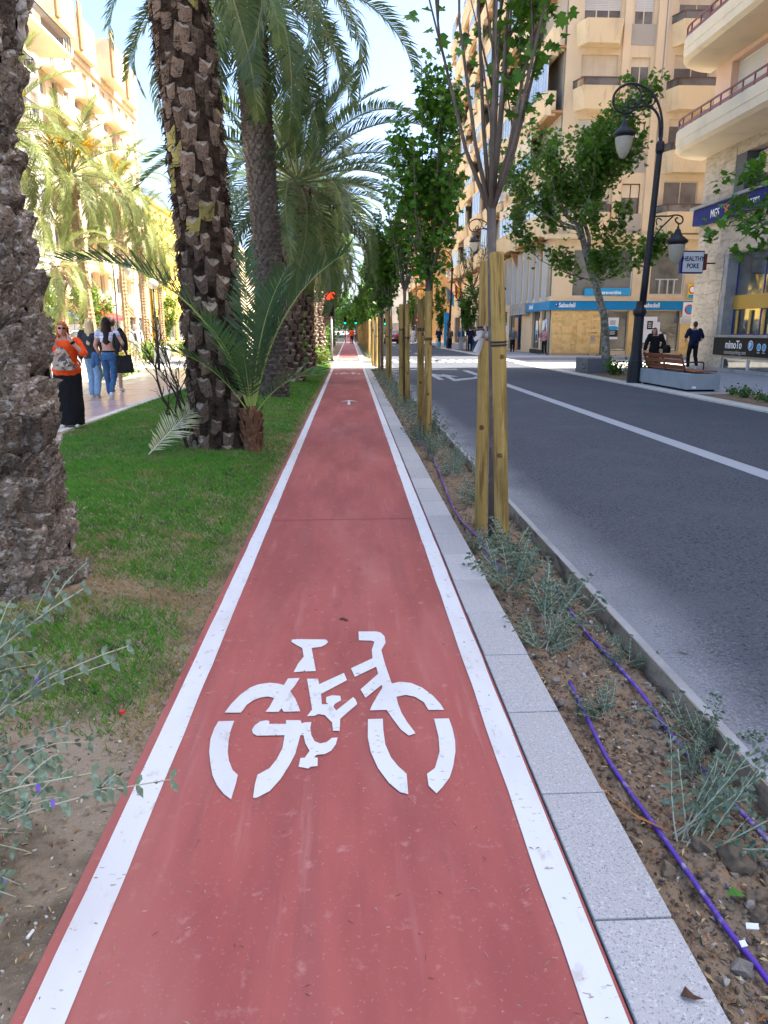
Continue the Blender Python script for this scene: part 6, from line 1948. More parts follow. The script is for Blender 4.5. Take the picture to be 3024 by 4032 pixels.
# right side, beyond the second side street
block('orange walled building with cream balconies beyond the bank building', 10.6, 98, 122, 21, -1, mt['orangewall'], mt['alu'], mt['glass'], 5, 4.2, 1.3, 2.6, 1.7, 'solid', parapet=mt['cream'])
block('pale grey building with regular windows farther up the street', 9.6, 122.2, 170, 24, -1, mt['white'], mt['brownframe'], mt['glass_dark'], 7, 3.8, 1.1, 2.6, 1.5)
block('distant cream block closing the right side of the street', 8.9, 170.5, 260, 22, -1, mt['cream'], mt['brownframe'], mt['glass_dark'], 6, 3.8, 1.2, 3.4, 1.6)
# left side, across the plaza
block('white apartment building with iron balconies farthest left across the plaza', -24, 42, 64, 23.5, 1, mt['white'], mt['creamframe'], mt['glass_blue'], 6, 4.0, 1.3, 2.2, 1.8, 'iron')
LB = block('cream and orange apartment building with stepped roofline across the plaza', -24.3, 64.3, 93, 25.5, 1, mt['cream'], mt['alu'], mt['glass_blue'], 7, 4.0, 1.3, 2.5, 1.8, 'solid', soffit=mt['cream'])
for k in range(4):
    MB().box(-24.5, 66 + k * 7, 25.45, -22.9 - (k % 2) * .6, 70.5 + k * 7, 28.2 + .3 * k).build('roof_pavilion', mt['cream'], LB)
    MB().box(-22.85 - (k % 2) * .6, 66 + k * 7, 25.6, -22.7 - (k % 2) * .6, 66.8 + k * 7, 29.0 + .3 * k).build('roof_fin', mt['soffit'], LB)
block('bright yellow building behind the plaza palms', -24.0, 93.5, 118, 17, 1, mt['yellowwall'], mt['alu'], mt['glass'], 4, 4.0, 1.3, 2.6, 1.7)
block('distant pale building at the far left end of the plaza', -23.5, 118.5, 190, 19, 1, mt['cream'], mt['alu'], mt['glass'], 5, 4.0, 1.4, 3.4, 1.7)
# top terrace of the first left building
TB = [o for o in bpy.data.objects if o.get('label', '').startswith('white apartment building with iron')][0]
tb = MB().box(-23.7, 56, 21.9, -21.2, 64.0, 22.15)
tb.build('terrace_slab', mt['cream'], TB)
rb_ = MB()
for i in range(46):
    y = 56 + 8 * i / 45; rb_.bar((-21.25, y, 22.15), (-21.25, y, 23.3), .03, .03, (1, 0, 0))
for j in range(14):
    x = -23.7 + 2.45 * j / 13
    for y in (56.05, 63.95): rb_.bar((x, y, 22.15), (x, y, 23.3), .03, .03, (1, 0, 0))
rb_.bar((-21.25, 56, 23.3), (-21.25, 64, 23.3), .06, .05); rb_.bar((-23.7, 56.05, 23.3), (-21.25, 56.05, 23.3), .06, .05)
rb_.build('terrace_railing', mt['iron'], TB)
# awnings
for (y, m, lb) in ((60, 'cyan', 'blue awning over a shop across the plaza'), (74, 'redp', 'dark red awning over a shop across the plaza')):
    t = thing('awning', lb, 'awning', (-23.3, y, 3))
    mb = MB().add([(-23.95, y - 3, 3.3), (-23.95, y + 3, 3.3), (-22.2, y + 3, 2.6), (-22.2, y - 3, 2.6), (-22.2, y + 3, 2.4), (-22.2, y - 3, 2.4)], [(0, 1, 2, 3), (3, 2, 4, 5)])
    o = mb.build('canvas', mt[m], t); o.modifiers.new('solid', 'SOLIDIFY').thickness = .03
    a = MB(); a.bar((-23.95, y - 2.8, 2.6), (-22.25, y - 2.8, 2.55), .04, .04); a.bar((-23.95, y + 2.8, 2.6), (-22.25, y + 2.8, 2.55), .04, .04); a.build('arms', mt['iron'], t)
# closing block at the end of the avenue
block('hazy distant building closing the avenue', 6, 262, 300, 14, -1, mt['greige'], mt['alu'], mt['glass'], 3, 4.0, 1.5, 4, 1.8)
# ================================================================ street furniture
def catmull(pts, k=6):
    P = [Vector(p) for p in pts]; out = []
    for i in range(len(P) - 1):
        p0, p1, p2, p3 = P[max(0, i - 1)], P[i], P[i + 1], P[min(len(P) - 1, i + 2)]
        for j in range(k):
            t = j / k
            out.append(.5 * ((2 * p1) + (p2 - p0) * t + (2 * p0 - 5 * p1 + 4 * p2 - p3) * t * t + (3 * p1 - p0 - 3 * p2 + p3) * t ** 3))
    out.append(P[-1]); return out
LA = dict(
 outer=[(0.214, 6.574), (0.19, 6.952), (0.079, 7.326), (-0.14, 7.657), (-0.469, 7.837), (-0.805, 7.876), (-1.046, 7.774), (-1.178, 7.606), (-1.193, 7.421), (-1.11, 7.274), (-0.957, 7.182), (-0.747, 7.185), (-0.548, 7.299), (-0.343, 7.35), (-0.129, 7.304), (0.032, 7.157), (0.115, 6.951), (0.147, 6.58)],
 s1=[(-0.635, 7.85), (-0.477, 7.689), (-0.448, 7.505), (-0.552, 7.355), (-0.715, 7.297), (-0.795, 7.352), (-0.771, 7.464), (-0.67, 7.502), (-0.621, 7.428), (-0.679, 7.372)],
 s2=[(-0.452, 7.542), (-0.305, 7.395), (-0.155, 7.36), (-0.059, 7.454), (-0.09, 7.565), (-0.177, 7.601), (-0.224, 7.526)],
 s3=[(-0.789, 7.184), (-0.8, 7.315), (-0.905, 7.313), (-0.92, 7.246), (-0.856, 7.232)], s4=[(-0.767, 7.173), (-0.619, 7.149), (-0.632, 7.055), (-0.717, 7.073)])
LL = dict(low=[(0.187, 4.569), (0.382, 4.582), (0.599, 4.584), (0.814, 4.613), (0.97, 4.574), (1.015, 4.474), (0.946, 4.386), (0.832, 4.433), (0.802, 4.513), (0.864, 4.545)],
 brace=[(0.2, 3.865), (0.278, 4.068), (0.411, 4.27), (0.61, 4.472), (0.731, 4.59)], ls=[(0.295, 4.35), (0.253, 4.469), (0.321, 4.53), (0.414, 4.47)])
def lean(z): return .030 * z if z < 6.3 else .19
def lantern(t, x, ztop):
    """bell cap and hanging acorn glass; ztop is where it hangs"""
    l = MB().lathe([(.012, 0), (.035, -.03), (.03, -.07), (.07, -.10), (.10, -.20), (.14, -.26), (.27, -.36), (.30, -.40), (.29, -.45), (.24, -.46), (.235, -.50)], (x, 0, ztop), 20)
    o = l.build('lantern', mt['iron'], None, True); o.parent = t
    g = MB().lathe([(.235, -.49), (.232, -.56), (.21, -.70), (.165, -.85), (.10, -.97), (.03, -1.03)], (x, 0, ztop), 20).build('lamp_glass', mt['lampglass'], None, True); g.parent = o
    return o
def street_lamp(label, x, y):
    t = thing('street_lamp', label, 'street lamp', (x, y, 0), 0, 'street lamps with scrolled arms on the far sidewalk')
    b = MB().lathe([(.215, 0), (.215, .52), (.20, .56), (.20, .62), (.175, .66), (.150, .9), (.142, 1.5), (.138, 1.88), (.16, 1.92), (.185, 1.97), (.185, 2.04), (.15, 2.10), (.11, 2.16), (.105, 2.3)], (0, 0, 0), 12)
    o = b.build('base', mt['iron']); o.parent = t
    p = MB().tube([(lean(z), 0, z) for z in (2.2, 3, 4, 5, 6, 6.25)], [.098, .095, .09, .085, .08, .08], 14)
    p.tube([(.186, 0, 6.2), (.188, 0, 6.26), (.188, 0, 6.42), (.19, 0, 6.48)], [.10, .115, .115, .09], 14)
    p.tube([(.188, 0, 6.4), (.18, 0, 6.62)], [.055, .05], 10)
    o = p.build('pole', mt['iron'], None, True); o.parent = t
    a = MB()
    for k, r_ in (('outer', .034), ('s1', .024), ('s2', .024), ('s3', .02), ('s4', .02)):
        a.tube(catmull([(q[0], 0, q[1]) for q in LA[k]]), r_, 7)
    a.tube([(-.839, 0, 7.2), (-.83, 0, 6.95)], .022, 7)
    o = a.build('upper_arm', mt['iron'], None, True); o.parent = t
    a = MB()
    for k, r_ in (('low', .022), ('brace', .022), ('ls', .017)):
        a.tube(catmull([(q[0], 0, q[1]) for q in LL[k]]), r_, 7)
    a.box(.10, -.03, 3.75, .20, .03, 3.95)
    a.tube([(.90, 0, 4.41), (.90, 0, 4.28)], .018, 7)
    o = a.build('lower_arm', mt['iron'], None, True); o.parent = t
    lantern(t, -.828, 7.07); lantern(t, .90, 4.33)
    return t
L0 = street_lamp('nearest dark street lamp with two hanging lanterns behind the bench', 8.33, 21.2)
for (x, y, lb) in ((8.35, 45.5, 'second street lamp, its arm just left of the nearest young tree trunk'), (8.35, 62.5, 'third street lamp, half hidden by the second tree stakes'), (8.3, 78, 'fourth street lamp up the street'), (8.3, 95, 'fifth and farthest street lamp up the street')):
    c = copy_tree(L0); c.location = (x, y, 0); c['label'] = lb

def plain_post(label, x, y, h, cat='street lamp'):
    t = thing('lamp_post', label, cat, (x, y, -.03))
    MB().tube([(x, y, 0), (x, y, .9), (x, y, 1.0), (x, y, h)], [.12, .09, .05, .035], 10).build('pole', mt['iron'], t, True)
    l = MB()
    l.tube(catmull([(x, y, h), (x + .1, y, h + .35), (x + .45, y, h + .45), (x + .6, y, h + .25)]), .025, 6)
    l.lathe([(.02, .25), (.2, .08), (.22, 0)], (x + .6, y, h), 12)
    l.build('arm', mt['iron'], t, True)
    MB().lathe([(.18, 0), (.16, -.2), (.04, -.4)], (x + .6, y, h), 12).build('lamp_glass', mt['lampglass'], t, True)
plain_post('slim black lamp post on the plaza right of the brunette', -10.2, 33.5, 4.2)
t = thing('lamp_post', 'globe lamp on a dark post among the bare twigs', 'street lamp', (-7.4, 29, -.03))
MB().tube([(-7.4, 29, 0), (-7.4, 29, 3.0)], [.06, .035], 10).build('pole', mt['iron'], t, True)
MB().ball((-7.4, 29, 3.2), .2, n=16, m=10).build('globe', mt['lampglass'], t, True)

# bench on a concrete block --------------------------------------------------
bb = MB().box(8.42, 17.98, .05, 9.27, 21.05, .44).build('bench_block', mt['benchblock'], None, False, .012)
tag(bb, 'long grey concrete block that carries the timber bench on the far sidewalk', 'concrete block')
MB().box(8.50, 18.08, .0, 9.19, 20.95, .05).build('shadow_gap_base', mt['blackmat'], bb)
MB().box(8.56, 17.97, .08, 8.66, 17.981, .13).build('label_plate', mt['whitep'], bb)
for c in bb.children: pass
bn_ = thing('bench', 'reddish timber bench with its back to the road, bolted on the concrete block', 'bench', (8.75, 19.6, .44))
for k, (x, z) in enumerate(((8.56, .57), (8.52, .70), (8.475, .83))):
    MB().obox((x, 19.75, z), (.014, 0, .003), (0, 1.25, 0), (-.018, 0, .050)).build('back_slat', mt['wood'], bn_, False, .004)
for k in range(4):
    MB().box(8.60 + k * .125, 18.5, .475, 8.71 + k * .125, 21.0, .505).build('seat_slat', mt['wood'], bn_, False, .004)
MB().box(8.60, 18.04, .475, 9.20, 18.48, .505).build('seat_end', mt['wood'], bn_, False, .004)
for y in (18.56, 19.75, 20.94):
    f = MB()
    f.bar((8.63, y, .44), (8.455, y, .90), .035, .05, (0, 1, 0)); f.bar((8.60, y, .46), (9.10, y, .46), .035, .03)
    f.build('frame', mt['iron'], bn_)
arm = MB().tube(catmull([(8.55, 18.56, .68), (8.75, 18.56, .70), (9.02, 18.56, .70), (9.08, 18.56, .66), (9.08, 18.56, .46)]), .016, 8)
arm.build('armrest', mt['iron'], bn_, True)

# planters and boxes
o = MB().box(8.45, 25.9, 0, 9.15, 27.3, .52).build('planter_box', mt['darkpave'], None, False, .012)
tag(o, 'dark stone box bench at the road edge left of the mature plane tree', 'stone bench')
o = MB().box(9.2, 52.2, 0, 10.3, 53.0, .62).build('planter_box', mt['concrete'], None, False, .015)
tag(o, 'pale grey concrete box in front of the standing group', 'stone bench')
MB()
o = MB().box(-9.2, 35.3, 0, -8.6, 36.2, .75).build('stone_pedestal', mt['palepave'], None, False, .01)
tag(o, 'pale stone pedestal on the plaza before the sunlit hedge', 'pedestal')

# traffic lights --------------------------------------------------------------
glow = lambda n, c, s: M(n, c, .5, .3, emit=(c, s))
mt['red_on'] = glow('red_lamp_lit', (1.0, .03, .005), 2.2)
mt['green_on'] = glow('green_lamp_lit', (.0, .8, .45), 1.6)
def traffic_light(label, x, y, h, lit, colr=None, pole='concrete', s=1.0):
    t = thing('traffic_light', label, 'traffic light', (x, y, 0))
    MB().tube([(x, y, 0), (x, y, h - .3)], .05 * s, 10).build('pole', mt[pole], t, True)
    b = MB()
    b.box(x - .14 * s, y - .11, h - .45 * s, x + .14 * s, y + .1, h + .42 * s)
    b.build('housing', mt['blackmat'], t, False, .02)
    for k in range(3):
        z = h + .27 * s - k * .28 * s
        v = MB()
        v.tube([(x, y - .10, z), (x, y - .26, z)], [.105 * s, .105 * s], 14, False)
        v.build('visor', mt['blackmat'], t)
        m = (colr if k == lit else mt['black'])
        MB().add([(x + .09 * s * math.cos(a), y - .13, z + .09 * s * math.sin(a)) for a in np.linspace(0, 2 * PI, 16, False)], [tuple(range(16))]).build('lens', m, t)
    return t
t = traffic_light('traffic light showing red on a grey pole left of the path', -.92, 38.2, 2.75, 0, mt['red_on'], s=1.25)
MB().box(-1.12, 38.05, 2.98, -.72, 38.1, 3.35).build('red_glow_panel', mt['red_on'], t)  # glowing panel stands in for the red lamp's glow round the lens
for k, (x, y, lb) in enumerate(((-.5, 89, 'distant traffic light showing green left of the path end'), (.75, 89, 'distant traffic light showing green right of the path end'), (4.6, 97, 'distant traffic light showing green over the road'))):
    traffic_light(lb, x, y, 2.6, 2, mt['green_on'], 'iron')
# no entry sign
t = thing('no_entry_sign', 'round red no entry sign with white bar beside the second tree stake', 'sign', (6.9, 80, 0))
t = [o for o in bpy.data.objects if o.name.startswith('no_entry_sign')][0]
t.location = (7.2, 77, 0)
MB().tube([(7.2, 77, 0), (7.2, 77, 2.9)], .035, 8).build('pole', mt['concrete'], t, True)
MB().tube([(7.2, 76.93, 2.5), (7.2, 76.96, 2.5)], .47, 28).build('disc', mt['redp'], t)
MB().box(6.87, 76.90, 2.42, 7.53, 76.925, 2.58).build('bar', mt['whitep'], t)

# parking totem, flags and shop signs farther up the sidewalk
t = thing('info_totem', 'tall blue street totem on the sidewalk left of the standing group', 'totem', (9.1, 70, 0))
MB().box(8.9, 69.9, .1, 9.45, 70.1, 3.1).build('panel', mt['cyan'], t); MB().box(8.85, 69.88, 0, 9.5, 70.12, .1).build('foot', mt['concrete'], t)
t = thing('pedestrian_light', 'grey signal post with grey cabinet in front of the standing group', 'signal post', (8.45, 56, 0))
MB().tube([(8.45, 56, 0), (8.45, 56, 3.2)], .06, 10).build('pole', mt['concrete'], t, True)
MB().box(8.3, 55.85, 0, 8.6, 56.1, 1.0).build('cabinet', mt['concrete'], t); MB().box(8.35, 55.85, 2.5, 8.62, 56.05, 3.1).build('housing', mt['blackmat'], t)
t = thing('shop_sign', 'white shop sign with dark lettering over the street entrance', 'sign', (12.3, 62, 2.8))
MB().box(12.25, 60.2, 2.75, 12.6, 64.2, 3.35).build('panel', mt['whitep'], t)
text_obj('lettering', 'Cafe', t, (12.25, 63.4, 2.85), (0, -1, 0), (-1, 0, 0), .5, mt['black'], 1.4, .006)
for k, (y, m1, m2, lb) in enumerate(((74, 'redp', 'yellowp', 'red and yellow flag hanging over the sidewalk'), (80, 'cyan', 'redp', 'blue and red flag hanging farther up the sidewalk'))):
    t = thing('flag', lb, 'flag', (11.5, y, 5))
    MB().tube([(11.7, y, 4.6), (10.3, y, 6.0)], .025, 6).build('pole', mt['iron'], t)
    f = MB()
    for q, m_ in enumerate((m1, m2, m1)):
        a = Vector((10.4 + q * .25, y, 5.9 - q * .25)); 
        f.mat(q % 2).add([a, a + Vector((.25, .02, -.25)), a + Vector((.30, .1, -1.5)), a + Vector((.05, -.06, -1.3))], [(0, 1, 2, 3)])
    o = f.build('cloth', [mt[m1], mt[m2]], t); o.modifiers.new('solid', 'SOLIDIFY').thickness = .01
t = thing('round_sign', 'red and white round sign hanging high over the far street', 'sign', (4.7, 120, 6))
MB().box(3.9, 119.8, 9.2, 6.3, 120, 11.2).build('panel', mt['redp'], t); MB().tube([(6.9, 120, 0), (6.5, 120, 9.4)], .08, 6).build('pole', mt['iron'], t)
MB().box(4.1, 119.78, 9.8, 6.1, 119.8, 10.5).build('print', mt['whitep'], t)

# cars ------------------------------------------------------------------------
def car(label, x, y, rot, col, rough=.3, back_lights=True):
    t = thing('parked_car', label, 'car', (x, y, ZR), rot)
    paint = M('car_paint', col, rough, .5, coat=.6)
    # profile along length (y), rear at -y
    prof = [(-2.05, .32), (-2.10, .55), (-2.06, .88), (-1.95, 1.0), (-1.75, 1.30), (-1.45, 1.50), (-.6, 1.56), (.3, 1.48), (.95, 1.08), (1.75, .92), (2.05, .72), (2.10, .4), (2.0, .25), (-1.95, .22)]
    mb = MB(); n = len(prof)
    rings = []
    for (sx, k) in ((-.85, .93), (-.82, 1), (-.5, 1.02), (.5, 1.02), (.82, 1), (.85, .93)):
        rings.append([((sx if z < 1.02 else sx * (1 - (z - 1.02) * .42)), yy, .3 + (z - .3) * k) for yy, z in prof])
    vs = [v for r_ in rings for v in r_]
    fs = [(i * n + j, i * n + (j + 1) % n, (i + 1) * n + (j + 1) % n, (i + 1) * n + j) for i in range(5) for j in range(n)] + [tuple(range(n)), tuple(5 * n + j for j in range(n))[::-1]]
    o = mb.add(vs, fs).build('body', paint, None, True); o.parent = t
    s = o.modifiers.new('s', 'BEVEL'); s.width = .03; s.segments = 2
    g = MB()
    g.add([(-.62, -1.98, 1.03), (.62, -1.98, 1.03), (.52, -1.56, 1.45), (-.52, -1.56, 1.45)], [(0, 1, 2, 3)])
    for sg in (-1, 1): g.add([(sg * .86, -1.5, 1.03), (sg * .86, .7, 1.05), (sg * .70, .2, 1.44), (sg * .70, -1.2, 1.46)], [(0, 1, 2, 3)])
    g.add([(-.66, 1.02, 1.08), (.66, 1.02, 1.08), (.55, .42, 1.47), (-.55, .42, 1.47)], [(0, 1, 2, 3)])
    gg = g.build('windows', mt['glass_dark']); gg.parent = t
    so = gg.modifiers.new('s', 'SOLIDIFY'); so.thickness = .05; so.offset = 0
    for sx in (-.80, .80):
        for yy in (-1.3, 1.3):
            w = MB().tube([(sx - .11, yy, .31), (sx - .09, yy, .31), (sx + .09, yy, .31), (sx + .11, yy, .31)], [.29, .32, .32, .29], 20).build('wheel', mt['strap'], None, True); w.parent = t
            MB().tube([(sx - .118, yy, .31), (sx + .118, yy, .31)], .19, 14).build('rim', mt['alu']).parent = w
    for sx in (-.62, .62):
        l = MB().box(sx - .19, -2.12, .82, sx + .19, -2.02, .98).build('tail_light', mt['redp']); l.parent = t
        l = MB().box(sx - .2, 2.0, .6, sx + .2, 2.1, .74).build('headlight', mt['lampglass']); l.parent = t
    p = MB().box(-.26, -2.125, .56, .26, -2.09, .68).build('number_plate', mt['whitep']); p.parent = t
    b = MB().box(-.8, -2.14, .3, .8, -2.0, .5).build('bumper', mt['blackmat']); b.parent = t
    return t
car('dark red car seen from behind, driving away up the road', 4.9, 88, 0, (.20, .015, .02))
car('silver car parked across the plaza behind the brunette', -19.5, 42, R(100), (.42, .43, .45))
car('white car farther off across the plaza', -19.5, 55, R(92), (.7, .7, .7))
# ================================================================ people
work = bpy.data.scenes.new('workshop')      # a small scene so that each remesh is evaluated alone
def fuse(name, segs, m, parent, vox=.012, smooth=4):
    """segs: tapered limbs, joined by a voxel remesh into one continuous surface"""
    mb = MB()
    for s in segs:
        if s[0] == 'c':      # capsule p0 p1 r0 r1
            _, a, b, ra, rb = s
            a, b = Vector(a), Vector(b); d = (b - a); L = d.length; d = d / L
            pts = []; rr = []
            for k in range(5):
                an = PI / 2 * k / 4; pts.append(a - d * ra * math.cos(an)); rr.append(max(.001, ra * math.sin(an)))
            for k in range(5):
                an = PI / 2 * k / 4; pts.append(b + d * rb * math.sin(an)); rr.append(max(.001, rb * math.cos(an)))
            mb.tube(pts, rr, 12)
        elif s[0] == 'e':    # ellipsoid c rx ry rz
            mb.ball(s[1], s[2], s[3], s[4], 16, 10)
        elif s[0] == 'l':    # loft of ellipses: list of (x, y, z, rx, ry)
            n = 20; R_ = s[1]; vs = []; fs = []
            for (x, y, z, rx, ry) in R_:
                vs += [(x + rx * math.cos(2 * PI * j / n), y + ry * math.sin(2 * PI * j / n), z) for j in range(n)]
            for i in range(len(R_) - 1):
                fs += [(i * n + j, i * n + (j + 1) % n, (i + 1) * n + (j + 1) % n, (i + 1) * n + j) for j in range(n)]
            fs += [tuple(range(n))[::-1], tuple((len(R_) - 1) * n + j for j in range(n))]
            mb.add(vs, fs)
        elif s[0] == 'b':    # box centre half
            c, h = s[1], s[2]
            mb.box(c[0] - h[0], c[1] - h[1], c[2] - h[2], c[0] + h[0], c[1] + h[1], c[2] + h[2])
    me = mb.mesh(name, m)
    o = bpy.data.objects.new(name, me)
    work.collection.objects.link(o)
    r = o.modifiers.new('r', 'REMESH'); r.mode = 'VOXEL'; r.voxel_size = vox; r.use_smooth_shade = True
    s = o.modifiers.new('s', 'SMOOTH'); s.factor = .5; s.iterations = smooth
    work.view_layers[0].update()
    dg = work.view_layers[0].depsgraph
    dg.update()
    m2 = bpy.data.meshes.new_from_object(o.evaluated_get(dg))
    m2.materials.clear(); m2.materials.append(m)
    if name in ('shirt', 'trousers', 'skirt', 'tote_bag', 'patchwork_bag') and vox < .02:
        for v in m2.vertices:
            q = v.co
            v.co = q + v.normal * (.010 * mnoise.noise(Vector((q.x * 16, q.y * 16, q.z * (4 if name == 'skirt' else 9)))) + .005 * mnoise.noise(q * 28))
    o.modifiers.clear(); o.data = m2
    work.collection.objects.unlink(o); link(o)
    bpy.data.meshes.remove(me)
    o.parent = parent
    return o

def V3(*a): return Vector(a)
STAND = dict(hipL=(.09, 0, .92), hipR=(-.09, 0, .92), kneeL=(.10, -.01, .50), kneeR=(-.10, -.01, .50), ankL=(.10, .02, .09), ankR=(-.10, .02, .09),
             shL=(.185, .01, 1.42), shR=(-.185, .01, 1.42), elL=(.25, .03, 1.14), elR=(-.25, .03, 1.14), wrL=(.27, -.04, .89), wrR=(-.27, -.04, .89), toeL=(.11, -.12, .035), toeR=(-.11, -.12, .035))
def person(label, x, y, rot, h, pose, cloth, z=0, vox=.016, group=None, female=False, lean=(0, 0)):
    """faces -Y at rot 0. cloth: list of garments by name -> material"""
    t = thing('person', label, 'person', (x, y, z), rot, group)
    k = h / 1.72
    P = {a: Vector(b) * k for a, b in {**STAND, **pose}.items() if hasattr(b, '__len__')}
    nk = Vector((0, .01, 1.47)) * k; hd = Vector((0, -.01, 1.61)) * k
    if 'head' in pose: hd = Vector(pose['head']) * k
    w = .92 if female else 1.0
    chest = [(0, .01, .86 * k, .155 * k * w, .10 * k), (0, .01, .95 * k, .165 * k * (1.03 if female else .97), .115 * k), (0, .0, 1.08 * k, .135 * k * w, .095 * k), (0, 0, 1.22 * k, .15 * k * w, .105 * k), (0, .0, 1.34 * k, .165 * k * w, .105 * k), (0, .01, 1.42 * k, .14 * k * w, .08 * k), (0, .01, 1.48 * k, .06 * k, .055 * k)]
    if pose.get('wide'): chest = [(a, b, c, rx * pose['wide'], ry * (pose['wide'] * 1.15 - .12)) for a, b, c, rx, ry in chest[:-1]] + chest[-1:]
    def limbs(off, arms=True, legs=True, torso=True, arm_to=1.0, leg_to=1.0, legw=1.0):
        s = []
        if torso: s.append(('l', [(a, b, c, rx + off, ry + off) for a, b, c, rx, ry in chest]))
        for S in 'LR':
            if arms:
                sh, el, wr = P['sh' + S], P['el' + S], P['wr' + S]
                if arm_to <= 1: s.append(('c', sh, sh.lerp(el, arm_to), (.052 * k) + off, (.045 * k) + off))
                else:
                    s.append(('c', sh, el, .052 * k + off, .041 * k + off)); s.append(('c', el, el.lerp(wr, arm_to - 1), .040 * k + off, .030 * k + off))
            if legs:
                hp, kn, an = P['hip' + S], P['knee' + S], P['ank' + S]
                if leg_to <= 1: s.append(('c', hp, hp.lerp(kn, leg_to), .085 * k + off, (.065 * k + off) * legw))
                else:
                    s.append(('c', hp, kn, .085 * k + off, (.056 * k + off) * legw)); s.append(('c', kn, kn.lerp(an, leg_to - 1), (.055 * k + off) * legw, (.038 * k + off) * legw))
        return s
    body = limbs(0, arm_to=2.0, leg_to=2.0)
    body += [('c', nk, hd - Vector((0, 0, .05 * k)), .052 * k, .05 * k), ('e', hd, .074 * k, .092 * k, .112 * k), ('e', hd + Vector((0, -.035, -.06)) * k, .05 * k, .05 * k, .05 * k)]
    fdir = Vector(pose.get('face', (0, -1, 0))).normalized()
    body.append(('e', hd + fdir * .098 * k + Vector((0, 0, -.012)), .014 * k, .022 * k, .024 * k))
    for S, sg in (('L', 1), ('R', -1)):
        side = Vector((0, 0, 1)).cross(fdir) * -sg
        body.append(('e', hd + side * .074 * k * -1 * -1, .014 * k, .02 * k, .03 * k))
        wr = P['wr' + S]; d = (wr - P['el' + S]).normalized()
        if 'hand' + S in pose: d = Vector(pose['hand' + S]).normalized()
        pal = wr + d * .05 * k
        body.append(('c', wr, pal, .026 * k, .032 * k))
        sd = d.orthogonal().normalized() if abs(d.z) < .5 else Vector((0, 1, 0)).cross(d).cross(d).normalized()
        for q in range(4):
            o_ = sd * (q - 1.5) * .019 * k
            L = (.070, .082, .078, .060)[q] * k
            b_ = pal + o_ + d * .02 * k; m_ = b_ + d * L * .5; e_ = m_ + (d * .8 + Vector((0, -.3, -.1))).normalized() * L * .45
            body.append(('c', b_, m_, .0095 * k, .0085 * k)); body.append(('c', m_, e_, .0085 * k, .007 * k))
        th = wr + d * .02 * k - sd * .028 * k
        body.append(('c', th, th + (d - sd * .8).normalized() * .05 * k, .012 * k, .009 * k))
        body.append(('c', P['ank' + S], P['toe' + S], .036 * k, .03 * k))
    sk = cloth.get('skin', mt['skin'])
    fuse('body', body, sk, t, min(vox, .011) if vox < .02 else .018)
    if 'shirt' in cloth:
        m, arm, *rest = cloth['shirt']
        segs = limbs(.014 + (rest[0] if rest else 0), legs=False, arm_to=arm)
        if len(rest) > 1:   # cropped: keep above this height
            segs[0] = ('l', [(a, b, c, rx + .014, ry + .014) for a, b, c, rx, ry in chest if c > rest[1] * k][:-1])
        else:
            lo_ = chest[0]
            segs[0] = ('l', [(a, b, c, rx + .016 + (rest[0] if rest else 0), ry + .016 + (rest[0] if rest else 0)) for a, b, c, rx, ry in chest[:-1]])
        fuse('shirt', segs, m, t, vox)
    if 'trousers' in cloth:
        m, leg, lw = cloth['trousers']
        segs = limbs(.013, arms=False, torso=False, leg_to=leg, legw=lw)
        segs.append(('l', [(a, b, c, rx + .012, ry + .012) for a, b, c, rx, ry in [(0, .01, .84 * k, .14 * k, .10 * k), (0, .01, .93 * k, .165 * k * w, .118 * k), (0, .005, 1.03 * k, .142 * k * w, .10 * k)]]))
        fuse('trousers', segs, m, t, vox)
    if 'skirt' in cloth:
        m = cloth['skirt']
        W_ = pose.get('wide', 1)
        fuse('skirt', [('l', [(0, 0, .045, .205 * k, .17 * k), (0, 0, .3 * k, .22 * k, .17 * k), (0, 0, .6 * k, .215 * k, .16 * k), (0, .01, .86 * k, .19 * k * W_, .15 * k), (0, .01, .98 * k, .17 * k * W_, .135 * k), (0, .0, 1.04 * k, .15 * k * W_, .115 * k)])], m, t, vox)
    for S in 'LR':
        if 'shoes' in cloth:
            a, b = P['ank' + S], P['toe' + S]
            d = (b - a); d.z = 0; d = d.normalized() if d.length > .01 else Vector((0, -1, 0))
            heel = Vector((a.x, a.y, 0)) + Vector((0, 0, min(a.z, b.z + .05)))
            sole = b - Vector((0, 0, .0))
            fuse('shoe', [('c', a - Vector((0, 0, .035)) + Vector((0, .01, 0)), b, .043 * k, .036 * k)], cloth['shoes'], t, .01, 2)
    hm = cloth.get('hair')
    if hm:
        m, style = hm
        c = hd + Vector((0, .012, .016)) * k - fdir * .01
        segs = [('e', c - fdir * .014 * k, .086 * k, .10 * k, .112 * k)]
        if style == 'bob':
            for a in np.linspace(-2.15, 2.15, 15):
                v = Vector((0, 1, 0)); v = -fdir; v = Matrix.Rotation(a, 3, 'Z') @ v
                segs.append(('c', c + v * .07 * k, c + v * .082 * k - Vector((0, 0, .14 * k)), .028 * k, .022 * k))
            segs.append(('c', c + fdir * .075 * k + Vector((-.05 * k, 0, .065 * k)), c + fdir * .078 * k + Vector((.06 * k, 0, .06 * k)), .022 * k, .02 * k))
        if style == 'long':
            for a in np.linspace(-1.75, 1.75, 15):
                v = Matrix.Rotation(a, 3, 'Z') @ (-fdir)
                L = .46 * k * (1 - .12 * abs(a))
                e = c + v * .07 * k - Vector((0, 0, .14 * k))
                segs.append(('c', c + v * .07 * k, e, .03 * k, .03 * k)); segs.append(('c', e, c + v * .085 * k + Vector((0, .03, -L)), .034 * k, .014 * k))
        if style == 'short': segs.append(('e', c - fdir * .03 * k - Vector((0, 0, .03 * k)), .08 * k, .07 * k, .08 * k))
        fuse('hair', segs, m, t, .01, 2)
    t['h'] = h
    return t, P, k, hd

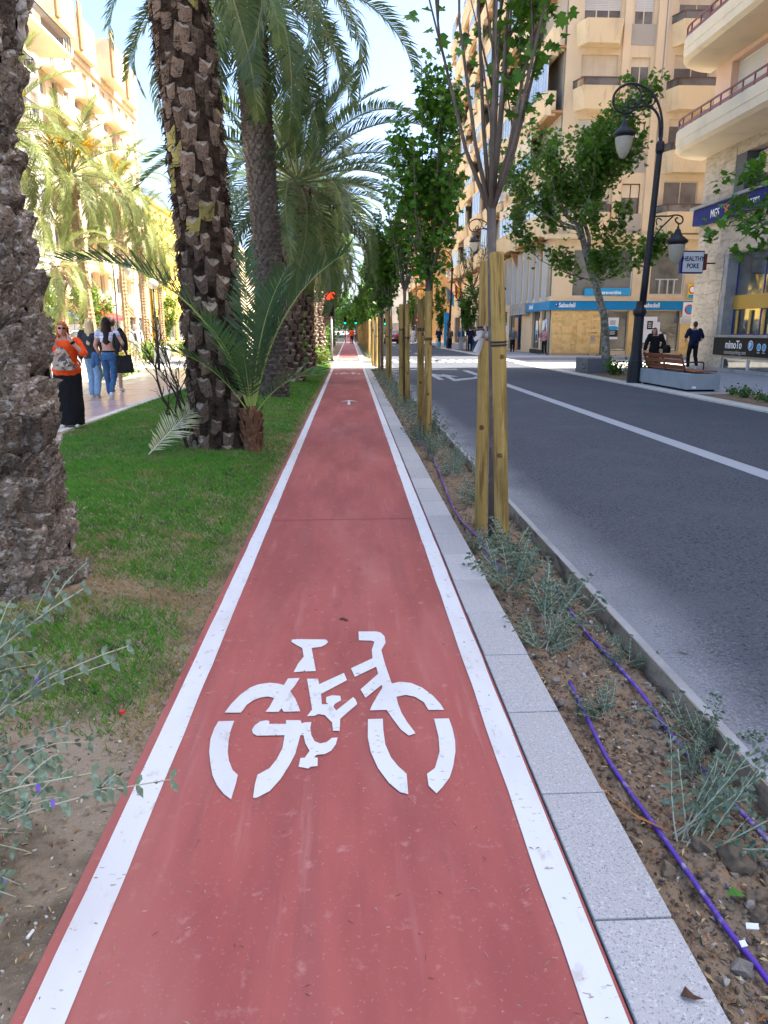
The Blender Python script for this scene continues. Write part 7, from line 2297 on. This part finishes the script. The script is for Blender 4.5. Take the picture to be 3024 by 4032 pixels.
def part(t, mb, name, m, smooth=True):
    o = mb.build(name, m, None, smooth); o.parent = t
    return o
cm = lambda n, c, r=.85, **k: M(n, c, r, .2, **k)
c_orange = cm('orange_knit', (.82, .085, .015), bump=[(50, .2, .01)])
c_blackc = cm('black_cloth', (.010, .010, .011), bump=[(9, .4, .02, (1, 1, .15))])
c_jean = cm('light_denim', (.20, .32, .46), var=[(12, (.28, .40, .52), .45, .7)]); c_jeand = cm('blue_denim', (.045, .115, .24), var=[(10, (.08, .17, .32), .5, .72)])
c_stripe = cm('striped_top', (.35, .38, .55), var=[(9, (.65, .66, .72), .45, .55, (.01, .01, 3))])
c_white = cm('white_cloth', (.72, .72, .72)); c_navy = cm('navy_cloth', (.012, .018, .05)); c_grey = cm('grey_cloth', (.16, .17, .19))
c_shoe = cm('white_shoe', (.70, .68, .64)); c_dshoe = cm('dark_shoe', (.02, .02, .02)); c_pink = cm('pink_cloth', (.50, .26, .28)); c_lilac = cm('lilac_cloth', (.42, .28, .46)); c_beige = cm('beige_cloth', (.52, .45, .34)); c_brown = cm('brown_cloth', (.13, .09, .06))
hstr = dict(bump=[(30, .6, .01, (1, 1, .12))])
h_red = M('red_hair', (.42, .085, .012), .6, .25, **hstr); h_blond = M('blonde_hair', (.52, .39, .20), .5, .4, var=[(14, (.34, .23, .11), .5, .7, (1, 1, .1))], **hstr); h_dark = M('dark_hair', (.018, .010, .009), .6, .2, **hstr); h_brown = M('brown_hair', (.07, .035, .02), .5, .4, **hstr)

# woman in orange with phone
face = (.25, -1, -.05)
w, P, k, hd = person('woman in orange top and long black skirt talking on the phone', -4.43, 11.75, R(4), 1.63,
    dict(wide=1.22, head=(.0, -.02, 1.60), face=face, elR=(-.36, -.06, 1.17), wrR=(-.10, -.28, 1.22), handR=(.9, -.1, .25), elL=(.34, -.12, 1.19), wrL=(.155, -.17, 1.42), handL=(-.35, .1, .9), shL=(.20, 0, 1.40), shR=(-.20, 0, 1.40)),
    dict(shirt=(c_orange, .85, .012), skirt=c_blackc, shoes=c_shoe, hair=(h_red, 'bob')), vox=.010, female=True)
fd = Vector(face).normalized(); sd = Vector((0, 0, 1)).cross(fd).normalized()
g = MB()
for s in (-1, 1): g.ball(hd + fd * .088 * k + sd * s * .034 * k + Vector((0, 0, .018 * k)), .028 * k, .014 * k, .019 * k, 10, 6)
g.bar(hd + fd * .098 * k - sd * .02 + Vector((0, 0, .022)), hd + fd * .098 * k + sd * .02 + Vector((0, 0, .022)), .006, .006)
part(w, g, 'sunglasses', mt['black'])
part(w, MB().ball(hd + fd * .083 * k + Vector((0, 0, -.058 * k)), .020 * k, .010 * k, .009 * k, 10, 6), 'mouth', M('lips', (.32, .07, .06), .5))
ph = MB().obox(P['wrL'] + Vector((-.055, .0, .115)), (.006, .02, 0), (0.004, .033, .0), (-.01, 0, .07))
ph = MB().obox(hd + sd * .088 * k + fd * .03 + Vector((0, 0, -.04)), fd * .034, sd * .006, Vector((0, 0, .07)))
o = ph.build('phone', mt['black']); o.location = Vector((-4.43, 11.75, 0)); o.rotation_euler = (0, 0, R(4)); tag(o, 'dark phone held to her ear by the woman in orange', 'phone')
part(w, MB().tube([P['wrL'] - Vector((0, 0, .045)) + Vector((.035, .01, 0)), P['wrL'] - Vector((0, 0, .015)) + Vector((.018, 0, 0))], .038, 12), 'wristwatch', mt['black'])
bagm = M('patchwork_cloth', (.40, .34, .27), .8, .2, var=[(9, (.10, .085, .08), .5, .54), (12, (.56, .48, .38), .56, .6), (15, (.45, .08, .07), .66, .7)])
bg_ = link(bpy.data.objects.new('tmp', None)); bg_.parent = None
bag = fuse('patchwork_bag', [('l', [(.02, -.20, .90, .155, .06), (.02, -.21, .98, .17, .075), (.0, -.20, 1.12, .12, .07), (-.01, -.19, 1.24, .05, .04)])], bagm, None, .01)
bpy.data.objects.remove(bg_)
bag.location = (-4.43, 11.75, 0); bag.rotation_euler = (0, 0, R(4)); tag(bag, 'beige and black patchwork bag slung before the woman in orange', 'bag')
stp = MB()
pp = catmull([(-.02, -.22, 1.22), (-.10, -.165, 1.32), (-.17, -.06, 1.445), (-.15, .10, 1.38), (.02, .18, 1.15), (.2, .05, .98), (.14, -.17, .93)])
for a, b in zip(pp[:-1], pp[1:]): stp.bar(a, b, .035, .006, (0, -1, .2))
q = stp.build('strap', M('grey_strap', (.22, .17, .15), .8)); q.parent = bag

# blonde woman and man with backpack, seen from behind, walking away (rot 180 faces +Y)
w, P, k, hd = person('blonde woman in light jeans and dark jacket walking away on the plaza', -5.85, 17.1, R(176), 1.74, dict(kneeL=(.09, -.12, .50), ankL=(.09, -.05, .09), toeL=(.1, -.2, .04), ankR=(-.10, .14, .10), toeR=(-.1, .02, .03)),
    dict(shirt=(cm('dark_jacket', (.03, .035, .045)), 2.0, .012), trousers=(c_jean, 2.0, 1.35), shoes=c_shoe, hair=(h_blond, 'long')), female=True)
w, P, k, hd = person('man in white shorts with a black backpack half hidden by the blonde woman', -5.82, 18.6, R(180), 1.80, dict(),
    dict(shirt=(c_blackc, 1.0, .01), trousers=(c_white, .95, 1.5), shoes=c_shoe, hair=(h_brown, 'short')))
o = fuse('backpack', [('l', [(.0, .19, 1.02, .15, .07), (0, .21, 1.15, .165, .10), (0, .20, 1.35, .15, .08), (0, .18, 1.45, .09, .05)])], mt['blackmat'], None, .014)
o.location = (-5.55, 18.55, 0); o.rotation_euler = (0, 0, R(180)); tag(o, 'black backpack on the man behind the blonde woman', 'backpack')
# brunette with tote
w, P, k, hd = person('long-haired brunette in striped crop top and blue jeans walking away', -5.36, 16.75, R(182), 1.76,
    dict(kneeL=(.10, -.10, .50), ankL=(.09, -.14, .09), toeL=(.1, -.28, .04), kneeR=(-.07, -.03, .50), ankR=(-.055, .24, .16), toeR=(-.05, .20, .035), elR=(-.33, .07, 1.19), wrR=(-.24, -.14, 1.05), elL=(.27, 0, 1.14), wrL=(.22, -.10, .93)),
    dict(shirt=(c_stripe, .28, 0, 1.10), trousers=(c_jeand, 1.95, 1.0), shoes=c_shoe, hair=(h_dark, 'long')), vox=.012, female=True)
belt = MB().tube([(.145 * math.cos(a), .01 + .11 * math.sin(a), 1.045) for a in np.linspace(0, 2 * PI, 25)], .017, 5, False)
part(w, belt, 'belt', mt['black'])
tb_ = fuse('tote_bag', [('b', (0, 0, .0), (.165, .05, .19)), ('b', (-.0, 0, -.1), (.18, .055, .1))], mt['blackmat'], None, .014)
tb_.location = (-4.97, 16.55, .78); tb_.rotation_euler = (0, R(-3), R(5)); tag(tb_, 'black tote bag hanging from the shoulder of the brunette', 'bag')
hs = MB()
for dx in (-.09, .07):
    pp = catmull([(dx, .02, .17), (dx - .10, .03, .40), (-.16, .12, .66), (dx - .10, .2, .40), (dx, .06, .17)])
    for a, b in zip(pp[:-1], pp[1:]): hs.bar(a, b, .028, .008, (0, 1, 0))
q = hs.build('strap', mt['blackmat']); q.parent = tb_
jk = fuse('denim_jacket', [('c', (0, 0, 0), (-.05, 0, -.25), .06, .05), ('c', (.05, 0, -.02), (.06, 0, -.2), .05, .04)], c_jeand, None, .014)
jk.location = (-5.66, 16.7, .98); tag(jk, 'blue denim jacket carried by the brunette in her left hand', 'jacket')
yr = MB()
for a in range(5): yr.ball((math.cos(a * 1.26) * .045, 0, math.sin(a * 1.26) * .03), .035, .02, .02, 8, 5)
o = yr.build('yellow_ribbon', mt['yellowp'], None, True); o.location = (-4.98, 16.46, 1.0); tag(o, 'yellow bow tied to the black tote bag', 'ribbon')
# man in white far on the plaza
person('man in white cap and beige clothes standing in full sun on the plaza', -10.05, 35.6, R(10), 1.75, dict(kneeL=(.1, -.08, .5), ankR=(-.12, .1, .1)), dict(shirt=(c_white, 1.7, .02), trousers=(c_beige, 2.0, 1.3), shoes=c_beige, hair=(c_white, 'short')), vox=.022)
o = fuse('dark_shirt_front', [('e', (0, 0, 0), .07, .04, .22)], c_brown, None, .02)
o.location = (-10.03, 35.47, 1.2); tag(o, 'dark bag strap and shirt front of the man in white on the plaza', 'bag')
# woman by the bench
w, P, k, hd = person('curly haired woman in black bending back behind the bench', 9.95, 23.8, R(-14), 1.60, dict(head=(-.05, -.0, 1.58), face=(-.5, -1, .1), elR=(-.30, -.02, 1.16), wrR=(-.34, -.10, .93), elL=(.30, -.06, 1.16), wrL=(.18, -.16, .98)),
    dict(shirt=(c_blackc, 1.85, .014), trousers=(c_blackc, 2.0, 1.3), shoes=c_dshoe, hair=(h_brown, 'bob')), female=True)
o = fuse('handbag', [('l', [(0, 0, -.14, .13, .06), (0, 0, 0, .14, .07), (0, 0, .12, .1, .04)])], mt['black'], None, .014)
o.location = (10.22, 23.5, .92); tag(o, 'shiny black handbag on the arm of the woman in black', 'handbag')
# man in navy walking away by the stone pillar
w, P, k, hd = person('man in a navy t-shirt with dark backpack walking away beside the stone pillar', 13.4, 28.4, R(170), 1.82,
    dict(kneeL=(.10, -.16, .52), ankL=(.09, -.12, .10), toeL=(.1, -.28, .05), kneeR=(-.09, .03, .50), ankR=(-.10, .30, .16), toeR=(-.10, .24, .04), elL=(.30, .04, 1.16), wrL=(.26, -.16, 1.06), elR=(-.30, .06, 1.16), wrR=(-.25, -.13, 1.03)),
    dict(shirt=(c_navy, .9, .012), trousers=(c_blackc, 2.0, 1.1), shoes=c_shoe, hair=(h_brown, 'short')))
o = fuse('backpack', [('l', [(.0, 0, -.2, .13, .05), (0, .02, 0, .145, .08), (0, .0, .2, .12, .05)])], c_navy, None, .014)
o.location = (13.44, 28.21, 1.28); o.rotation_euler = (0, 0, R(170)); tag(o, 'navy backpack on the man beside the stone pillar', 'backpack')
# farther people
w, P, k, hd = person('young woman in a pink jacket and black trousers leaning by the oval bank sign', 12.15, 45.9, R(-50), 1.68, dict(ankL=(.2, -.12, .09), toeL=(.2, -.25, .04), elL=(.2, -.12, 1.16), wrL=(.06, -.25, 1.25)), dict(shirt=(c_pink, 1.9, .012), trousers=(c_blackc, 2, 1.1), shoes=c_shoe, hair=(h_dark, 'long')), vox=.02, female=True)
o = fuse('backpack', [('e', (0, 0, 0), .13, .11, .19)], cm('dusty_pink_bag', (.32, .2, .2)), None, .02); o.location = (11.95, 46.05, 1.2); tag(o, 'dusty pink backpack on the young woman by the bank', 'backpack')
far = [('woman in a grey jacket at the street entrance right of the near stakes', 11.5, 52, 180, 1.68, c_grey, c_blackc, h_blond), ('man with white shopping bags on the sidewalk left of the totem', 7.95, 66, 0, 1.74, c_navy, c_blackc, h_dark),
       ('woman in a short dark dress standing at the kerb', 8.05, 59.5, 10, 1.66, c_brown, c_blackc, h_brown), ('man in black with a shoulder bag, left in the standing group', 8.95, 55, 190, 1.78, c_navy, c_navy, h_brown),
       ('man in a brown shirt in the standing group', 9.45, 56.5, 170, 1.76, c_brown, c_jeand, h_brown), ('bald man in the middle of the standing group', 9.75, 57.5, 180, 1.74, c_grey, c_jeand, None),
       ('man in a lilac shirt in the standing group', 9.85, 55.2, 185, 1.74, c_lilac, c_jeand, h_brown), ('man in dark clothes, rightmost of the standing group', 10.3, 56.2, 200, 1.8, c_navy, c_navy, h_dark),
       ('slim person in denim at the left of the standing group', 8.6, 57.2, 180, 1.68, c_jeand, c_jeand, h_dark), ('person in white walking in the road far away', 6.75, 79, 160, 1.7, c_white, c_white, h_brown),
       ('distant person in orange walking on the path beyond the crossing', .25, 84, 180, 1.7, c_orange, c_blackc, h_dark)]
for lb, x, y, ro, h, sm, tm, hr in far:
    cl = dict(shirt=(sm, 1.2, .012), trousers=(tm, 2.0, 1.2), shoes=c_dshoe)
    if hr: cl['hair'] = (hr, 'short')
    person(lb, x, y, R(ro), h, dict(kneeL=(.1, -.05, .5)), cl, vox=.024, group=None)
o = MB().box(7.68, 65.9, .35, 7.86, 66.05, .8).build('shopping_bag', mt['whitep'], None, False, .01); tag(o, 'white shopping bag held by the man left of the totem', 'bag')
o = MB().box(7.74, 65.6, 0, 7.98, 65.75, .42).build('shopping_bag', M('aqua_bag', (.1, .5, .5), .6), None, False, .01); tag(o, 'aqua green shopping bag on the kerb beside the man', 'bag')
for o in bpy.data.objects:
    if 'h' in o: del o['h']
bpy.data.scenes.remove(work)
